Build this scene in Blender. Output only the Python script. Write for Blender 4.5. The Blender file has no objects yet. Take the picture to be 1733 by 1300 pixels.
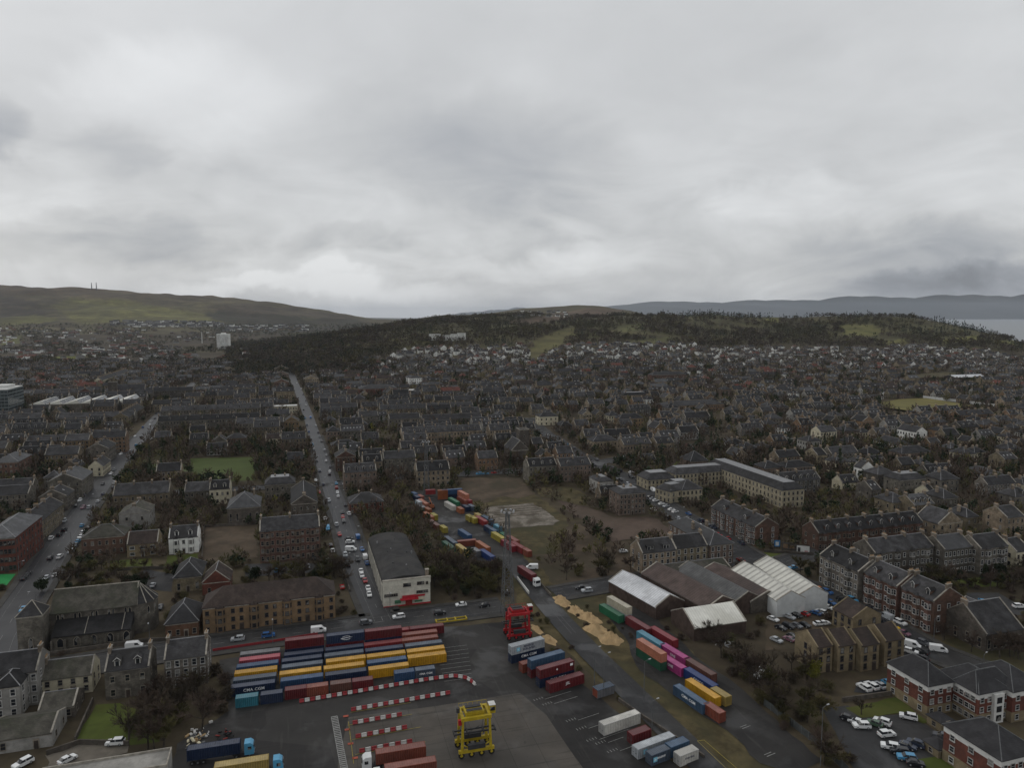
import bpy, math, random
import numpy as np

random.seed(7); RNG = np.random.default_rng(7)
SC = bpy.context.scene
COL = SC.collection
# ------------------------------------------------------------------ camera
H = 110.0; F = 1201.5; CX, CY = 866.5, 650.0; HOR = 535.0
PITCH = math.atan((CY - HOR) / F); CP, SP = math.cos(PITCH), math.sin(PITCH)
cam_d = bpy.data.cameras.new('camera'); cam = bpy.data.objects.new('camera', cam_d); COL.objects.link(cam)
cam.location = (0, 0, H); cam.rotation_euler = (math.pi/2 - PITCH, 0, 0)
cam_d.sensor_width = 36.0; cam_d.lens = 36.0 * F / 1733.0
cam_d.clip_start = 1.0; cam_d.clip_end = 90000.0
SC.camera = cam
# ------------------------------------------------------------------ render / exposure
SC.render.engine = 'CYCLES'
SC.view_settings.view_transform = 'Standard'; SC.view_settings.look = 'None'
SC.view_settings.exposure = 0.0; SC.view_settings.gamma = 1.0
SC.view_settings.use_curve_mapping = False
SC.cycles.max_bounces = 4; SC.cycles.diffuse_bounces = 2; SC.cycles.glossy_bounces = 2
SC.cycles.transmission_bounces = 2; SC.cycles.volume_bounces = 0; SC.cycles.transparent_max_bounces = 6
R = math.radians
SUN_EL, SUN_AZ = 42.0, -60.0      # azimuth from +Y, negative = left of the view

# ------------------------------------------------------------------ node helpers
class NT:
    def __init__(s, tree): s.t = tree; s.n = tree.nodes; s.l = tree.links
    def node(s, typ, **kw):
        n = s.n.new(typ)
        for k, v in kw.items(): setattr(n, k, v)
        return n
    def put(s, sock, v):
        if isinstance(v, bpy.types.NodeSocket): s.l.new(v, sock)
        else: sock.default_value = v
    def math(s, op, a, b=None, c=None, clamp=False):
        n = s.n.new('ShaderNodeMath'); n.operation = op; n.use_clamp = clamp
        s.put(n.inputs[0], a)
        if b is not None: s.put(n.inputs[1], b)
        if c is not None: s.put(n.inputs[2], c)
        return n.outputs[0]
    def mix(s, fac, a, b, blend='MIX'):
        n = s.n.new('ShaderNodeMix'); n.data_type = 'RGBA'; n.blend_type = blend
        s.put(n.inputs[0], fac); s.put(n.inputs[6], a); s.put(n.inputs[7], b)
        return n.outputs[2]
    def noise(s, vec, scale, detail=3, rough=.5, dist=0.0):
        n = s.n.new('ShaderNodeTexNoise')
        if vec is not None: s.l.new(vec, n.inputs['Vector'])
        n.inputs['Scale'].default_value = scale; n.inputs['Detail'].default_value = detail
        n.inputs['Roughness'].default_value = rough; n.inputs['Distortion'].default_value = dist
        return n.outputs[0]
    def ss(s, x, lo, hi, a=0.0, b=1.0):
        n = s.n.new('ShaderNodeMapRange'); n.interpolation_type = 'SMOOTHSTEP'
        s.put(n.inputs[0], x); s.put(n.inputs[1], lo); s.put(n.inputs[2], hi); s.put(n.inputs[3], a); s.put(n.inputs[4], b)
        return n.outputs[0]
    def lin(s, x, lo, hi, a=0.0, b=1.0):
        n = s.n.new('ShaderNodeMapRange'); s.put(n.inputs[0], x); s.put(n.inputs[1], lo); s.put(n.inputs[2], hi)
        s.put(n.inputs[3], a); s.put(n.inputs[4], b); return n.outputs[0]
def rgba(c): return (c[0], c[1], c[2], 1.0)

# ------------------------------------------------------------------ world: overcast sky, broken cloud deck
def make_world():
    w = bpy.data.worlds.new('World'); SC.world = w; w.use_nodes = True
    t = NT(w.node_tree); t.n.clear()
    out = t.node('ShaderNodeOutputWorld'); bg = t.node('ShaderNodeBackground'); bg.inputs[1].default_value = 0.1
    t.l.new(bg.outputs[0], out.inputs[0])
    sky = t.node('ShaderNodeTexSky'); sky.sky_type = 'NISHITA'; sky.sun_disc = False
    sky.sun_elevation = R(SUN_EL); sky.sun_rotation = R(SUN_AZ); sky.altitude = 100; sky.dust_density = 3
    tc = t.node('ShaderNodeTexCoord'); d = tc.outputs['Generated']
    sp = t.node('ShaderNodeSeparateXYZ'); t.l.new(d, sp.inputs[0]); x, y, z = sp.outputs
    zz = t.math('MAXIMUM', z, 0.0)
    k = t.math('DIVIDE', 1.0, t.math('ADD', zz, 0.27))
    def comb(a, b, c):
        n = t.node('ShaderNodeCombineXYZ'); t.put(n.inputs[0], a); t.put(n.inputs[1], b); t.put(n.inputs[2], c); return n.outputs[0]
    p = comb(t.math('MULTIPLY', x, k), t.math('MULTIPLY', y, k), 3.1)
    n1 = t.noise(p, 1.15, 6, .5, .6)
    n2 = t.noise(p, 3.1, 6, .55, .7)
    n3 = t.noise(comb(t.math('MULTIPLY', x, 1.0), t.math('MULTIPLY', y, 1.0), t.math('MULTIPLY', z, 2.6)), 6.0, 7, .58, .9)
    nd = t.noise(d, 5.0, 6, .6, .2)
    b = t.math('ADD', .65, t.math('MULTIPLY', t.math('SUBTRACT', n1, .5), .34))
    b = t.math('ADD', b, t.math('MULTIPLY', t.math('SUBTRACT', n2, .5), .13))
    low = t.ss(z, .34, .05)                                   # finer structure towards the horizon
    b = t.math('ADD', b, t.math('MULTIPLY', low, t.math('MULTIPLY', t.math('SUBTRACT', n3, .5), .46)))
    # individual cloud masses (direction of centre, half sizes, change of radiance)
    yy = t.math('MAXIMUM', y, .05)
    tx = t.math('DIVIDE', x, yy); tz = t.math('DIVIDE', z, yy)
    wx = t.math('MULTIPLY', t.math('SUBTRACT', n2, .5), .22)
    wz = t.math('MULTIPLY', t.math('SUBTRACT', nd, .5), .16)
    tx = t.math('ADD', tx, wx); tz = t.math('ADD', tz, wz)
    front = t.ss(y, .1, .3)
    def blob(u, v, ru, rv, delta, soft=.35):
        nonlocal b
        cx_ = (u - CX) / F; cz_ = (HOR - v) / F
        dx = t.math('DIVIDE', t.math('SUBTRACT', tx, cx_), ru / F); dz = t.math('DIVIDE', t.math('SUBTRACT', tz, cz_), rv / F)
        r2 = t.math('ADD', t.math('MULTIPLY', dx, dx), t.math('MULTIPLY', dz, dz))
        m = t.ss(r2, 1.0, soft)
        b = t.math('ADD', b, t.math('MULTIPLY', t.math('MULTIPLY', m, front), delta))
    blob(1620, 440, 420, 75, -.17, 0.0)
    blob(1720, 505, 430, 55, -.27, 0.0)
    blob(820, 270, 300, 120, -.09, 0.0)
    blob(5, 235, 85, 70, -.13, .2)
    blob(270, 420, 190, 45, -.11, 0.0)
    blob(70, 400, 120, 40, -.07, .2)
    blob(575, 425, 130, 34, -.09, 0.0)
    blob(190, 300, 120, 60, -.05, 0.0)
    blob(900, 395, 90, 38, -.08, 0.0)
    blob(330, 190, 260, 110, .12, 0.0)
    blob(60, 330, 170, 70, .08, .1)
    blob(520, 490, 330, 28, .17, 0.0)
    blob(900, 440, 320, 35, .07, 0.0)
    blob(1330, 345, 200, 40, .09, 0.0)
    blob(1150, 60, 500, 160, -.03, 0.0)
    b = t.math('MAXIMUM', t.math('MINIMUM', b, .84), .25)
    warm = (.985, 1.0, 1.01, 1); cool = (.91, .96, 1.05, 1)
    tint = t.mix(t.ss(b, .30, .62), cool, warm)
    mul = t.node('ShaderNodeVectorMath', operation='SCALE'); t.l.new(tint, mul.inputs[0]); t.l.new(t.math('MULTIPLY', b, 10.0), mul.inputs['Scale'])
    col = t.mix(.07, mul.outputs[0], sky.outputs[0])
    t.l.new(col, bg.inputs[0])
make_world()
sun_d = bpy.data.lights.new('sun', 'SUN'); sun_d.energy = 0.5; sun_d.angle = R(25); sun_d.color = (1, .97, .92)
sun = bpy.data.objects.new('sun', sun_d); COL.objects.link(sun)
sun.rotation_euler = (R(90 - SUN_EL), 0, math.pi - R(SUN_AZ)); sun.location = (-200, 200, 400)

# ------------------------------------------------------------------ pixel <-> world
def ray(u, v):
    fw = F*CP - (v-CY)*SP; dn = (v-CY)*CP + F*SP
    return (u-CX)/fw, -dn/fw
def P(u, v, z=0.0):
    sx, sz = ray(u, v); Y = (z-H)/sz
    return np.array((sx*Y, Y))
def proj(x, y, z):
    fw = y*CP - (z-H)*SP; dn = -y*SP - (z-H)*CP
    return CX + F*x/fw, CY + F*dn/fw
Z4 = 1733/440.0
ZOOM = {'A': (0, 450, Z4), 'B': (430, 500, Z4), 'C': (860, 500, Z4), 'D': (1293, 500, Z4), 'E': (0, 700, Z4), 'F': (0, 970, Z4),
        'G': (430, 760, Z4), 'H': (360, 1000, Z4), 'I': (760, 1000, Z4), 'J': (1000, 1000, 1473/340.0), 'K': (1293, 1000, Z4),
        'L': (860, 760, Z4), 'M': (1293, 760, Z4), 'N': (660, 780, 1733/300.0), 'X': (0, 0, 1.0)}
def px(z, x, y): o = ZOOM[z]; return o[0] + x/o[2], o[1] + y/o[2]
TOWN = R(17.0); RAIL = R(28.5)
def axes(ang): return np.array((math.cos(ang), math.sin(ang))), np.array((-math.sin(ang), math.cos(ang)))
BX, AX = axes(TOWN)

# ------------------------------------------------------------------ terrain height field
def zv(Y, v): return H + Y*ray(CX, v)[1]
NU = 400; US = np.linspace(-900, 2650, NU); SS = (US-CX)/F
YR = np.concatenate([[30, 60, 90, 120], np.geomspace(140, 26000, 290)]); NY = len(YR)
def column_tables():
    T = {}
    T[-900] = [(700, 0), (3000, 2), (3600, zv(3600, 556)), (5500, zv(5500, 476)), (8000, 250), (12000, 200)]
    T[0] = [(700, 0), (3000, 2), (3600, zv(3600, 556)), (4500, zv(4500, 520)), (5500, zv(5500, 480)), (8000, 250), (12000, 200)]
    T[80] = [(700, 0), (3000, 2), (3700, zv(3700, 554)), (4500, zv(4500, 520)), (5500, zv(5500, 484)), (8000, 250), (12000, 200)]
    T[160] = [(700, 0), (3000, 2), (3800, zv(3800, 553)), (4600, zv(4600, 520)), (5500, zv(5500, 487)), (8000, 250), (12000, 200)]
    T[260] = [(700, 0), (3200, 2), (3900, zv(3900, 553)), (4700, zv(4700, 522)), (5500, zv(5500, 494)), (8000, 240), (12000, 200)]
    T[380] = [(700, 0), (1000, 2), (3400, 4), (4100, zv(4100, 553)), (4800, zv(4800, 530)), (5600, zv(5600, 502)), (8000, 200), (12000, 180)]
    T[440] = [(700, 0), (1100, 3), (1400, 9), (1800, zv(1800, 595)), (2300, 12), (4200, zv(4200, 556)), (5600, zv(5600, 510)), (8000, 180), (12000, 150)]
    T[500] = [(700, 0), (1100, 4), (1400, 14), (1800, zv(1800, 582)), (2400, 30), (4300, zv(4300, 556)), (5600, zv(5600, 519)), (8000, 150), (12000, 120)]
    T[560] = [(700, 0), (1100, 4), (1400, 18), (1850, zv(1850, 567)), (2500, 40), (4400, zv(4400, 556)), (5600, zv(5600, 526)), (8000, 120), (12000, 90)]
    T[620] = [(700, 0), (1100, 5), (1500, 28), (1900, zv(1900, 557)), (2600, 60), (4400, 70), (5700, zv(5700, 539)), (8000, 60), (12000, 50)]
    T[680] = [(700, 0), (1100, 6), (1500, 32), (2000, zv(2000, 551)), (2600, zv(2600, 546)), (4000, 70), (6000, 60), (12000, 30)]
    T[750] = [(700, 0), (1100, 8), (1500, 34), (2000, zv(2000, 548)), (2400, zv(2400, 543)), (3300, zv(3300, 535)), (5000, 90), (12000, 30)]
    T[880] = [(700, 0), (1100, 10), (1500, 37), (1900, zv(1900, 560)), (2400, zv(2400, 537)), (3000, zv(3000, 534)), (4200, zv(4200, 524)), (6000, 90), (12000, 20)]
    T[1000] = [(700, 0), (1100, 10), (1500, 36), (1900, zv(1900, 562)), (2400, zv(2400, 536)), (3000, zv(3000, 532)), (4200, zv(4200, 517)), (6000, 80), (12000, -20)]
    T[1080] = [(700, 0), (1100, 10), (1500, 36), (1900, zv(1900, 562)), (2400, zv(2400, 534)), (3000, 90), (4200, zv(4200, 529)), (6000, 20), (12000, -20)]
    T[1180] = [(700, 0), (1100, 9), (1500, 33), (1900, zv(1900, 562)), (2350, zv(2350, 533)), (3000, 70), (4500, 20), (7000, -20)]
    T[1320] = [(700, 0), (1100, 8), (1500, 28), (1900, zv(1900, 564)), (2300, zv(2300, 534)), (3000, 60), (4500, -20), (7000, -20)]
    T[1450] = [(700, 0), (1100, 7), (1500, 26), (1850, zv(1850, 565)), (2250, zv(2250, 537)), (2800, 40), (3600, -15), (7000, -20)]
    T[1540] = [(700, 0), (1100, 6), (1500, 25), (1850, zv(1850, 568)), (2200, zv(2200, 541)), (2700, 30), (3300, -15), (7000, -20)]
    T[1640] = [(700, 0), (1100, 5), (1500, 20), (1800, zv(1800, 574)), (2150, zv(2150, 558)), (2600, 12), (3000, -15), (7000, -20)]
    T[1733] = [(700, 0), (1100, 4), (1500, 15), (1750, zv(1750, 590)), (2050, zv(2050, 579)), (2400, 4), (2800, -15), (7000, -20)]
    T[1900] = [(700, 0), (1100, 3), (1500, 8), (1900, 8), (2200, 2), (2600, -15), (7000, -20)]
    T[2650] = [(700, 0), (1300, 2), (1700, -15), (7000, -20)]
    return T
def build_height():
    T = column_tables(); us = sorted(T)
    cols = []
    for u in us:
        a = np.array(T[u], float); cols.append(np.interp(YR, a[:, 0], a[:, 1]))
    cols = np.array(cols)
    h = np.empty((NU, NY))
    for j in range(NY): h[:, j] = np.interp(US, us, cols[:, j])
    for _ in range(3):
        q = np.pad(h, 1, mode='edge'); h = (q[:-2, 1:-1] + q[2:, 1:-1] + q[1:-1, :-2] + q[1:-1, 2:] + 2*h) / 6
    X = SS[:, None]*YR[None, :]; Y = np.repeat(YR[None, :], NU, 0)
    n = np.zeros_like(h); rs = np.random.default_rng(3)
    for wl, am in ((1300, 9), (620, 7), (310, 4.5), (150, 2.4)):
        for _ in range(4):
            th = rs.uniform(0, 2*math.pi); ph = rs.uniform(0, 6.28)
            n += am*.5*np.sin((X*math.cos(th) + Y*math.sin(th))*2*math.pi/wl + ph)
    far = np.clip((Y-3400)/1200, 0, 1)*np.clip((h-20)/60, 0, 1)
    mid = np.clip((h-30)/60, 0, 1)*.6*(Y < 3600)
    h = h + n*np.maximum(far, mid)
    h[:, YR < 690] = 0.0
    return h
HT = build_height(); LYR = np.log(YR)
def terr(x, y):
    x = np.asarray(x, float); y = np.maximum(np.asarray(y, float), 31.0)
    fu = np.clip((x/y - SS[0])/(SS[1]-SS[0]), 0, NU-1.001); fy = np.clip(np.interp(np.log(y), LYR, np.arange(NY)), 0, NY-1.001)
    i = fu.astype(int); j = fy.astype(int); a = fu-i; b = fy-j
    return (HT[i, j]*(1-a)*(1-b) + HT[i+1, j]*a*(1-b) + HT[i, j+1]*(1-a)*b + HT[i+1, j+1]*a*b)
RAYY = np.geomspace(100, 20000, 3000)
def G(u, v):
    """ground point seen at a pixel -> x, y, z"""
    sx, sz = ray(u, v)
    x = sx*RAYY; zr = H + sz*RAYY; d = zr - terr(x, RAYY)
    k = np.argmax(d < 0) if (d < 0).any() else len(RAYY)-1
    if k > 0:
        f = d[k-1]/(d[k-1]-d[k] + 1e-9); Y = RAYY[k-1] + f*(RAYY[k]-RAYY[k-1])
    else: Y = RAYY[0]
    return np.array((sx*Y, Y, float(terr(sx*Y, Y))))

# ------------------------------------------------------------------ materials
MATS = {}
TONE = (('stone_pale', 1.0), ('stone_', .84), ('brick_', .82), ('tile_', .78), ('asphalt_wet', .88), ('asphalt', .8), ('pavement', .75), ('roof_felt', .85), ('slate', .9))      # base colours of town stone, brick, roofs and tarmac scaled darker
def mat(name, col, rough=.8, var=.25, scale=.6, col2=None, bump=0.0, bscale=8.0, orand=0.0, metal=0.0, spec=.2, grime=0.0, pattern=None, hue=0.0):
    if name in MATS: return MATS[name]
    k_ = next((v for p, v in TONE if name.startswith(p)), 1.0); col = tuple(c*k_ for c in col); col2 = tuple(c*k_ for c in col2) if col2 else None
    m = bpy.data.materials.new(name); m.use_nodes = True; MATS[name] = m
    t = NT(m.node_tree); bs = m.node_tree.nodes['Principled BSDF']
    tc = t.node('ShaderNodeTexCoord'); o = tc.outputs['Object']
    geo = t.node('ShaderNodeNewGeometry'); pos = geo.outputs['Position']
    n = t.noise(pos, scale, 5, .6, .2)
    dark = tuple(c*(1-var) for c in col); lite = tuple(min(1, c*(1+var)) for c in col)
    c = t.mix(t.ss(n, .3, .7), rgba(dark), rgba(lite))
    if col2:
        n2 = t.noise(pos, scale*.27, 4, .6, .4); c = t.mix(t.ss(n2, .45, .65), c, rgba(col2))
    if grime:
        n3 = t.noise(pos, scale*3.1, 5, .7, .3); c = t.mix(t.math('MULTIPLY', t.ss(n3, .48, .75), grime), c, (.03, .027, .022, 1))
    bumpsrc = None
    if pattern:
        if pattern[0] == 'brick':
            br = t.node('ShaderNodeTexBrick'); br.inputs['Scale'].default_value = 1.0
            br.inputs['Brick Width'].default_value = pattern[1]; br.inputs['Row Height'].default_value = pattern[2]; br.inputs['Mortar Size'].default_value = pattern[3]
            sp = t.node('ShaderNodeSeparateXYZ'); t.l.new(o, sp.inputs[0])
            cb = t.node('ShaderNodeCombineXYZ'); t.l.new(t.math('ADD', sp.outputs[0], sp.outputs[1]), cb.inputs[0]); t.l.new(sp.outputs[2], cb.inputs[1])
            t.l.new(cb.outputs[0], br.inputs['Vector'])
            br.inputs['Color1'].default_value = (.72, .72, .72, 1); br.inputs['Color2'].default_value = (1.2, 1.2, 1.2, 1); br.inputs['Mortar'].default_value = (.7, .7, .7, 1)
            c = t.mix(pattern[4], c, br.outputs[0], 'MULTIPLY')
        elif pattern[0] == 'corr':      # corrugated sheet: ribs along an axis
            sp = t.node('ShaderNodeSeparateXYZ'); t.l.new(o, sp.inputs[0])
            s = t.math('SINE', t.math('MULTIPLY', sp.outputs[pattern[1]], 6.283/pattern[2]))
            c = t.mix(t.math('MULTIPLY', t.ss(s, -.2, -.9), pattern[3]), c, (.0, .0, .0, 1))
            bumpsrc = s
    if orand:
        oi = t.node('ShaderNodeObjectInfo')
        hs = t.node('ShaderNodeHueSaturation'); t.put(hs.inputs['Color'], c)
        t.l.new(t.lin(oi.outputs['Random'], 0, 1, 1-orand, 1+orand), hs.inputs['Value'])
        if hue:
            r2 = t.math('FRACT', t.math('MULTIPLY', oi.outputs['Random'], 17.3))
            t.l.new(t.lin(r2, 0, 1, .5-hue, .5+hue), hs.inputs['Hue'])
        c = hs.outputs[0]
    t.put(bs.inputs['Base Color'], c)
    bs.inputs['Roughness'].default_value = rough; bs.inputs['Metallic'].default_value = metal
    bs.inputs['Specular IOR Level'].default_value = spec
    if bump:
        bp = t.node('ShaderNodeBump'); bp.inputs['Strength'].default_value = bump; bp.inputs['Distance'].default_value = .1
        t.put(bp.inputs['Height'], bumpsrc if bumpsrc is not None else t.noise(pos, bscale, 4, .6)); t.l.new(bp.outputs[0], bs.inputs['Normal'])
    return m
# walls
STN = ('brick', .9, .38, .03, .55)
mat('stone_grey', (.15, .136, .115), .9, .35, .5, (.09, .081, .07), grime=.4, orand=.35, hue=.012, pattern=STN)
mat('stone_buff', (.245, .20, .14), .9, .35, .5, (.145, .12, .088), grime=.4, orand=.4, hue=.012, pattern=STN)
mat('stone_orange', (.225, .15, .09), .9, .3, .5, (.165, .118, .078), grime=.35, orand=.15, hue=.01, pattern=STN)
mat('stone_red', (.135, .078, .06), .9, .3, .5, (.10, .064, .052), grime=.3, orand=.18, hue=.008, pattern=STN)
mat('stone_pale', (.34, .30, .215), .9, .2, .5, (.27, .24, .175), grime=.25, pattern=STN)
mat('stone_pink', (.185, .138, .112), .9, .3, .5, (.14, .11, .094), grime=.3, orand=.1, pattern=STN)
mat('stone_dark', (.115, .10, .085), .9, .3, .5, (.08, .07, .06), grime=.35, orand=.15, pattern=STN)
mat('harl_white', (.74, .74, .71), .85, .12, .4, (.55, .55, .52), grime=.25, orand=.12)
mat('hall_render', (.50, .48, .41), .9, .15, .4, (.42, .40, .34), grime=.3)
mat('harl_grey', (.27, .262, .245), .9, .2, .4, (.19, .183, .17), grime=.35, orand=.15)
mat('harl_cream', (.47, .43, .32), .9, .18, .4, (.39, .355, .265), grime=.3, orand=.12)
BRK = ('brick', .23, .075, .012, .6)
mat('brick_red', (.165, .062, .046), .9, .25, .5, (.125, .054, .042), grime=.2, orand=.1, pattern=BRK)
mat('brick_yellow', (.255, .172, .10), .9, .22, .5, (.20, .14, .085), grime=.2, orand=.08, pattern=BRK)
mat('brick_buff', (.27, .215, .135), .9, .2, .5, (.215, .175, .11), grime=.2, orand=.08, pattern=BRK)
mat('brick_dark', (.085, .06, .05), .9, .3, .5, grime=.3, pattern=BRK)
mat('brick_brown', (.15, .085, .055), .9, .25, .5, grime=.2, orand=.1, pattern=BRK)
mat('metal_white', (.62, .64, .64), .55, .1, .3, grime=.15, pattern=('corr', 0, .5, .25))
# roofs
SLT = ('brick', .5, .22, .02, .5)
mat('slate', (.043, .042, .044), .75, .4, .35, (.028, .027, .027), orand=.5, bump=.15, bscale=5, spec=.18, grime=.35, pattern=SLT)
mat('slate_light', (.082, .083, .087), .65, .3, .35, (.062, .062, .065), orand=.35, spec=.25, grime=.3, pattern=SLT)
mat('slate_moss', (.075, .07, .058), .8, .35, .35, (.05, .052, .036), orand=.2, grime=.3, pattern=SLT)
mat('tile_brown', (.058, .043, .037), .8, .3, .4, (.043, .034, .03), orand=.15, bump=.15, bscale=5, pattern=SLT)
mat('tile_dark', (.045, .044, .047), .75, .25, .4, (.036, .035, .037), orand=.12, pattern=SLT)
mat('tile_red', (.16, .06, .045), .8, .3, .4, (.10, .05, .04), orand=.2, pattern=SLT)
mat('roof_felt', (.038, .037, .037), .85, .3, .3, (.055, .052, .05), grime=.2)
mat('roof_concrete', (.27, .26, .24), .85, .2, .3, (.19, .185, .17), grime=.3)
mat('sheet_light', (.55, .56, .58), .5, .2, .25, (.42, .43, .45), grime=.22, pattern=('corr', 0, 1.1, .25), spec=.5)
mat('sheet_cream', (.70, .69, .63), .5, .1, .25, (.55, .54, .48), grime=.12, pattern=('corr', 0, 1.0, .12))
mat('sheet_stripe', (.56, .55, .50), .6, .12, .25, (.48, .47, .43), grime=.15, pattern=('corr', 0, 3.0, .4))
mat('sheet_brown', (.085, .062, .055), .75, .25, .3, (.065, .052, .048), grime=.2, pattern=('corr', 0, 1.2, .2))
mat('sheet_grey', (.095, .095, .095), .7, .25, .3, (.075, .075, .075), grime=.2, pattern=('corr', 0, 1.2, .2))
mat('lead', (.22, .222, .228), .6, .2, .8, orand=.15)
mat('coping', (.27, .25, .215), .9, .25, .8, grime=.3, orand=.2)
mat('chimney_stone', (.17, .14, .11), .9, .3, .8, grime=.4, orand=.25)
mat('clay_pot', (.36, .24, .14), .8, .2, 1.0)
# openings
def glass_mat():
    m = mat('window_glass', (.018, .02, .024), .12, .3, .7, spec=.5); t = NT(m.node_tree); bs = m.node_tree.nodes['Principled BSDF']
    geo = t.node('ShaderNodeNewGeometry'); vo = t.node('ShaderNodeTexVoronoi'); vo.inputs['Scale'].default_value = .55; t.l.new(geo.outputs['Position'], vo.inputs['Vector'])
    sp = t.node('ShaderNodeSeparateColor'); t.l.new(vo.outputs['Color'], sp.inputs[0]); old = bs.inputs['Base Color'].links[0].from_socket
    c = t.mix(t.math('MULTIPLY', t.math('GREATER_THAN', sp.outputs[0], .72), t.lin(sp.outputs[1], 0, 1, .15, .8)), old, (.26, .255, .24, 1)); t.l.new(c, bs.inputs['Base Color']); return m
glass_mat()
mat('frame_white', (.37, .365, .35), .6, .1, 1.0, orand=.15)
mat('frame_stone', (.215, .19, .155), .9, .2, 1.0, orand=.2)
mat('frame_dark', (.06, .05, .045), .7, .2, 1.0)
mat('door_dark', (.045, .035, .03), .6, .2, 1.0)
mat('door_red', (.22, .03, .025), .5, .2, 1.0)
mat('white_panel', (.55, .55, .53), .6, .08, .8)
mat('sign_red', (.35, .02, .03), .5, .15, 1.0)
mat('sign_cream', (.55, .50, .36), .6, .1, 1.0)
mat('sign_green', (.06, .16, .09), .5, .2, 1.0)
mat('sign_blue', (.05, .18, .38), .5, .2, 1.0)
mat('curtain_glass', (.032, .042, .046), .12, .35, .15, spec=.7)
mat('panel_green', (.13, .15, .152), .5, .2, .3)
mat('steel', (.105, .108, .11), .6, .2, 1.0)
mat('steel_dark', (.04, .04, .042), .6, .2, 1.0)
mat('tyre', (.018, .018, .019), .85, .15, 2.0)
mat('lamp_head', (.33, .335, .34), .4, .1, 2.0)
mat('rubber_white', (.50, .49, .47), .5, .1, 1.2, grime=.25)
mat('barrier_red', (.27, .035, .04), .5, .15, 1.2, grime=.2)
mat('carrier_yellow', (.38, .28, .02), .45, .15, .9, grime=.3)
mat('carrier_red', (.32, .02, .024), .45, .15, .9, grime=.25)
mat('sand', (.40, .28, .15), .95, .2, .5, (.33, .24, .13), bump=.6, bscale=1.5)
mat('letter_white', (.72, .73, .74), .6, .08, 1.5)
mat('letter_navy', (.04, .045, .08), .6, .1, 1.5)
mat('letter_blue', (.20, .52, .68), .6, .1, 1.5)
mat('paint_white', (.26, .26, .25), .8, .25, 1.5, grime=.5)
mat('paint_yellow', (.26, .21, .05), .8, .25, 1.5, grime=.5)
mat('paint_red', (.32, .08, .05), .8, .25, 1.5, grime=.5)
# containers
CC = {'navy': (.018, .032, .075), 'blue': (.035, .085, .185), 'greyblue': (.075, .10, .14), 'steelblue': (.055, .105, .18), 'royal': (.02, .05, .19),
      'lightblue': (.10, .29, .40), 'teal': (.045, .20, .26), 'yellow': (.60, .315, .02), 'tan': (.40, .29, .085), 'lemon': (.38, .31, .05),
      'rust': (.25, .07, .045), 'darkred': (.145, .022, .026), 'crimson': (.24, .025, .035), 'red': (.25, .03, .032), 'brown': (.15, .065, .05),
      'orange': (.31, .10, .04), 'pink': (.42, .05, .22), 'rose': (.48, .09, .12), 'green': (.025, .15, .075), 'darkgreen': (.02, .085, .05),
      'white': (.62, .60, .55), 'palegrey': (.46, .49, .52), 'cream': (.50, .46, .36), 'grey': (.16, .16, .17), 'salmon': (.42, .16, .10)}
for k_, c_ in CC.items():
    c_ = tuple(x*.84 for x in c_)
    mat('lid_' + k_, tuple(x*.92+.045 for x in c_), .55, .2, .4, tuple(x*.75+.05 for x in c_), orand=.15, bump=.4, grime=.3, pattern=('corr', 0, .55, .12), spec=.3)  # lids paler than sides: faded dusty paint plus sky reflection put into the colour
    mat('container_' + k_, c_, .5, .14, .45, tuple(x*.8+.012 for x in c_), orand=.14, bump=.7, grime=.42, pattern=('corr', 0, .55, .3), spec=.2)
    mat('frame_' + k_, tuple(x*.85 for x in c_), .55, .15, 1.0, orand=.1)
# cars
CARC = {'w': (.70, .71, .71), 's': (.36, .38, .40), 'k': (.018, .019, .022), 'g': (.10, .105, .115), 'r': (.32, .02, .02), 'b': (.03, .10, .26), 'c': (.06, .24, .42),
        'y': (.60, .36, .02), 'd': (.03, .04, .065), 'o': (.45, .14, .03), 'm': (.18, .09, .12), 'n': (.07, .12, .08)}
for k_, c_ in CARC.items(): mat('car_' + k_, c_, .25, .05, .5, spec=.6)
# vegetation
mat('twig', (.070, .052, .040), .95, .3, .25, (.052, .042, .030), orand=.25, hue=.015)
mat('twig_olive', (.085, .075, .032), .95, .3, .25, (.06, .058, .026), orand=.25, hue=.015)
mat('bud_green', (.16, .15, .022), .9, .3, .3, (.11, .11, .02), orand=.2)
mat('evergreen', (.022, .030, .016), .95, .35, .25, (.030, .038, .018), orand=.25)
mat('bark', (.062, .052, .042), .95, .3, 1.0, orand=.2)
mat('hedge', (.035, .042, .018), .95, .35, .8, (.05, .045, .025), orand=.2)
mat('woodland_brown', (.060, .048, .038), .95, .5, .02, (.055, .052, .030))
mat('woodland_green', (.024, .032, .02), .95, .35, .02)
mat('gorse', (.16, .115, .01), .9, .2, 1)
# ground
mat('asphalt', (.034, .034, .036), .5, .25, .12, (.045, .045, .047), bump=.12, bscale=3, spec=.25, grime=.25)
mat('asphalt_yard', (.027, .0255, .025), .65, .35, .08, (.040, .0375, .0355), bump=.1, bscale=2, spec=.2, grime=.35)
mat('asphalt_wet', (.036, .036, .039), .48, .25, .1, (.052, .052, .055), bump=.08, bscale=2, spec=.2, grime=.2)
mat('concrete_yard', (.078, .069, .059), .8, .22, .07, (.062, .056, .049), bump=.08, bscale=2, grime=.3, pattern=None)
mat('concrete_old', (.175, .155, .13), .95, .35, .25, (.085, .072, .055), grime=.7)
mat('pavement', (.062, .059, .055), .85, .25, .4, (.078, .074, .069), grime=.25)
mat('dirt_red', (.088, .064, .05), .95, .25, .08, (.075, .058, .042), grime=.3, bump=.3, bscale=.6)
mat('dirt_brown', (.078, .058, .040), .95, .3, .10, (.05, .042, .026), grime=.3, bump=.3, bscale=.6)
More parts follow.
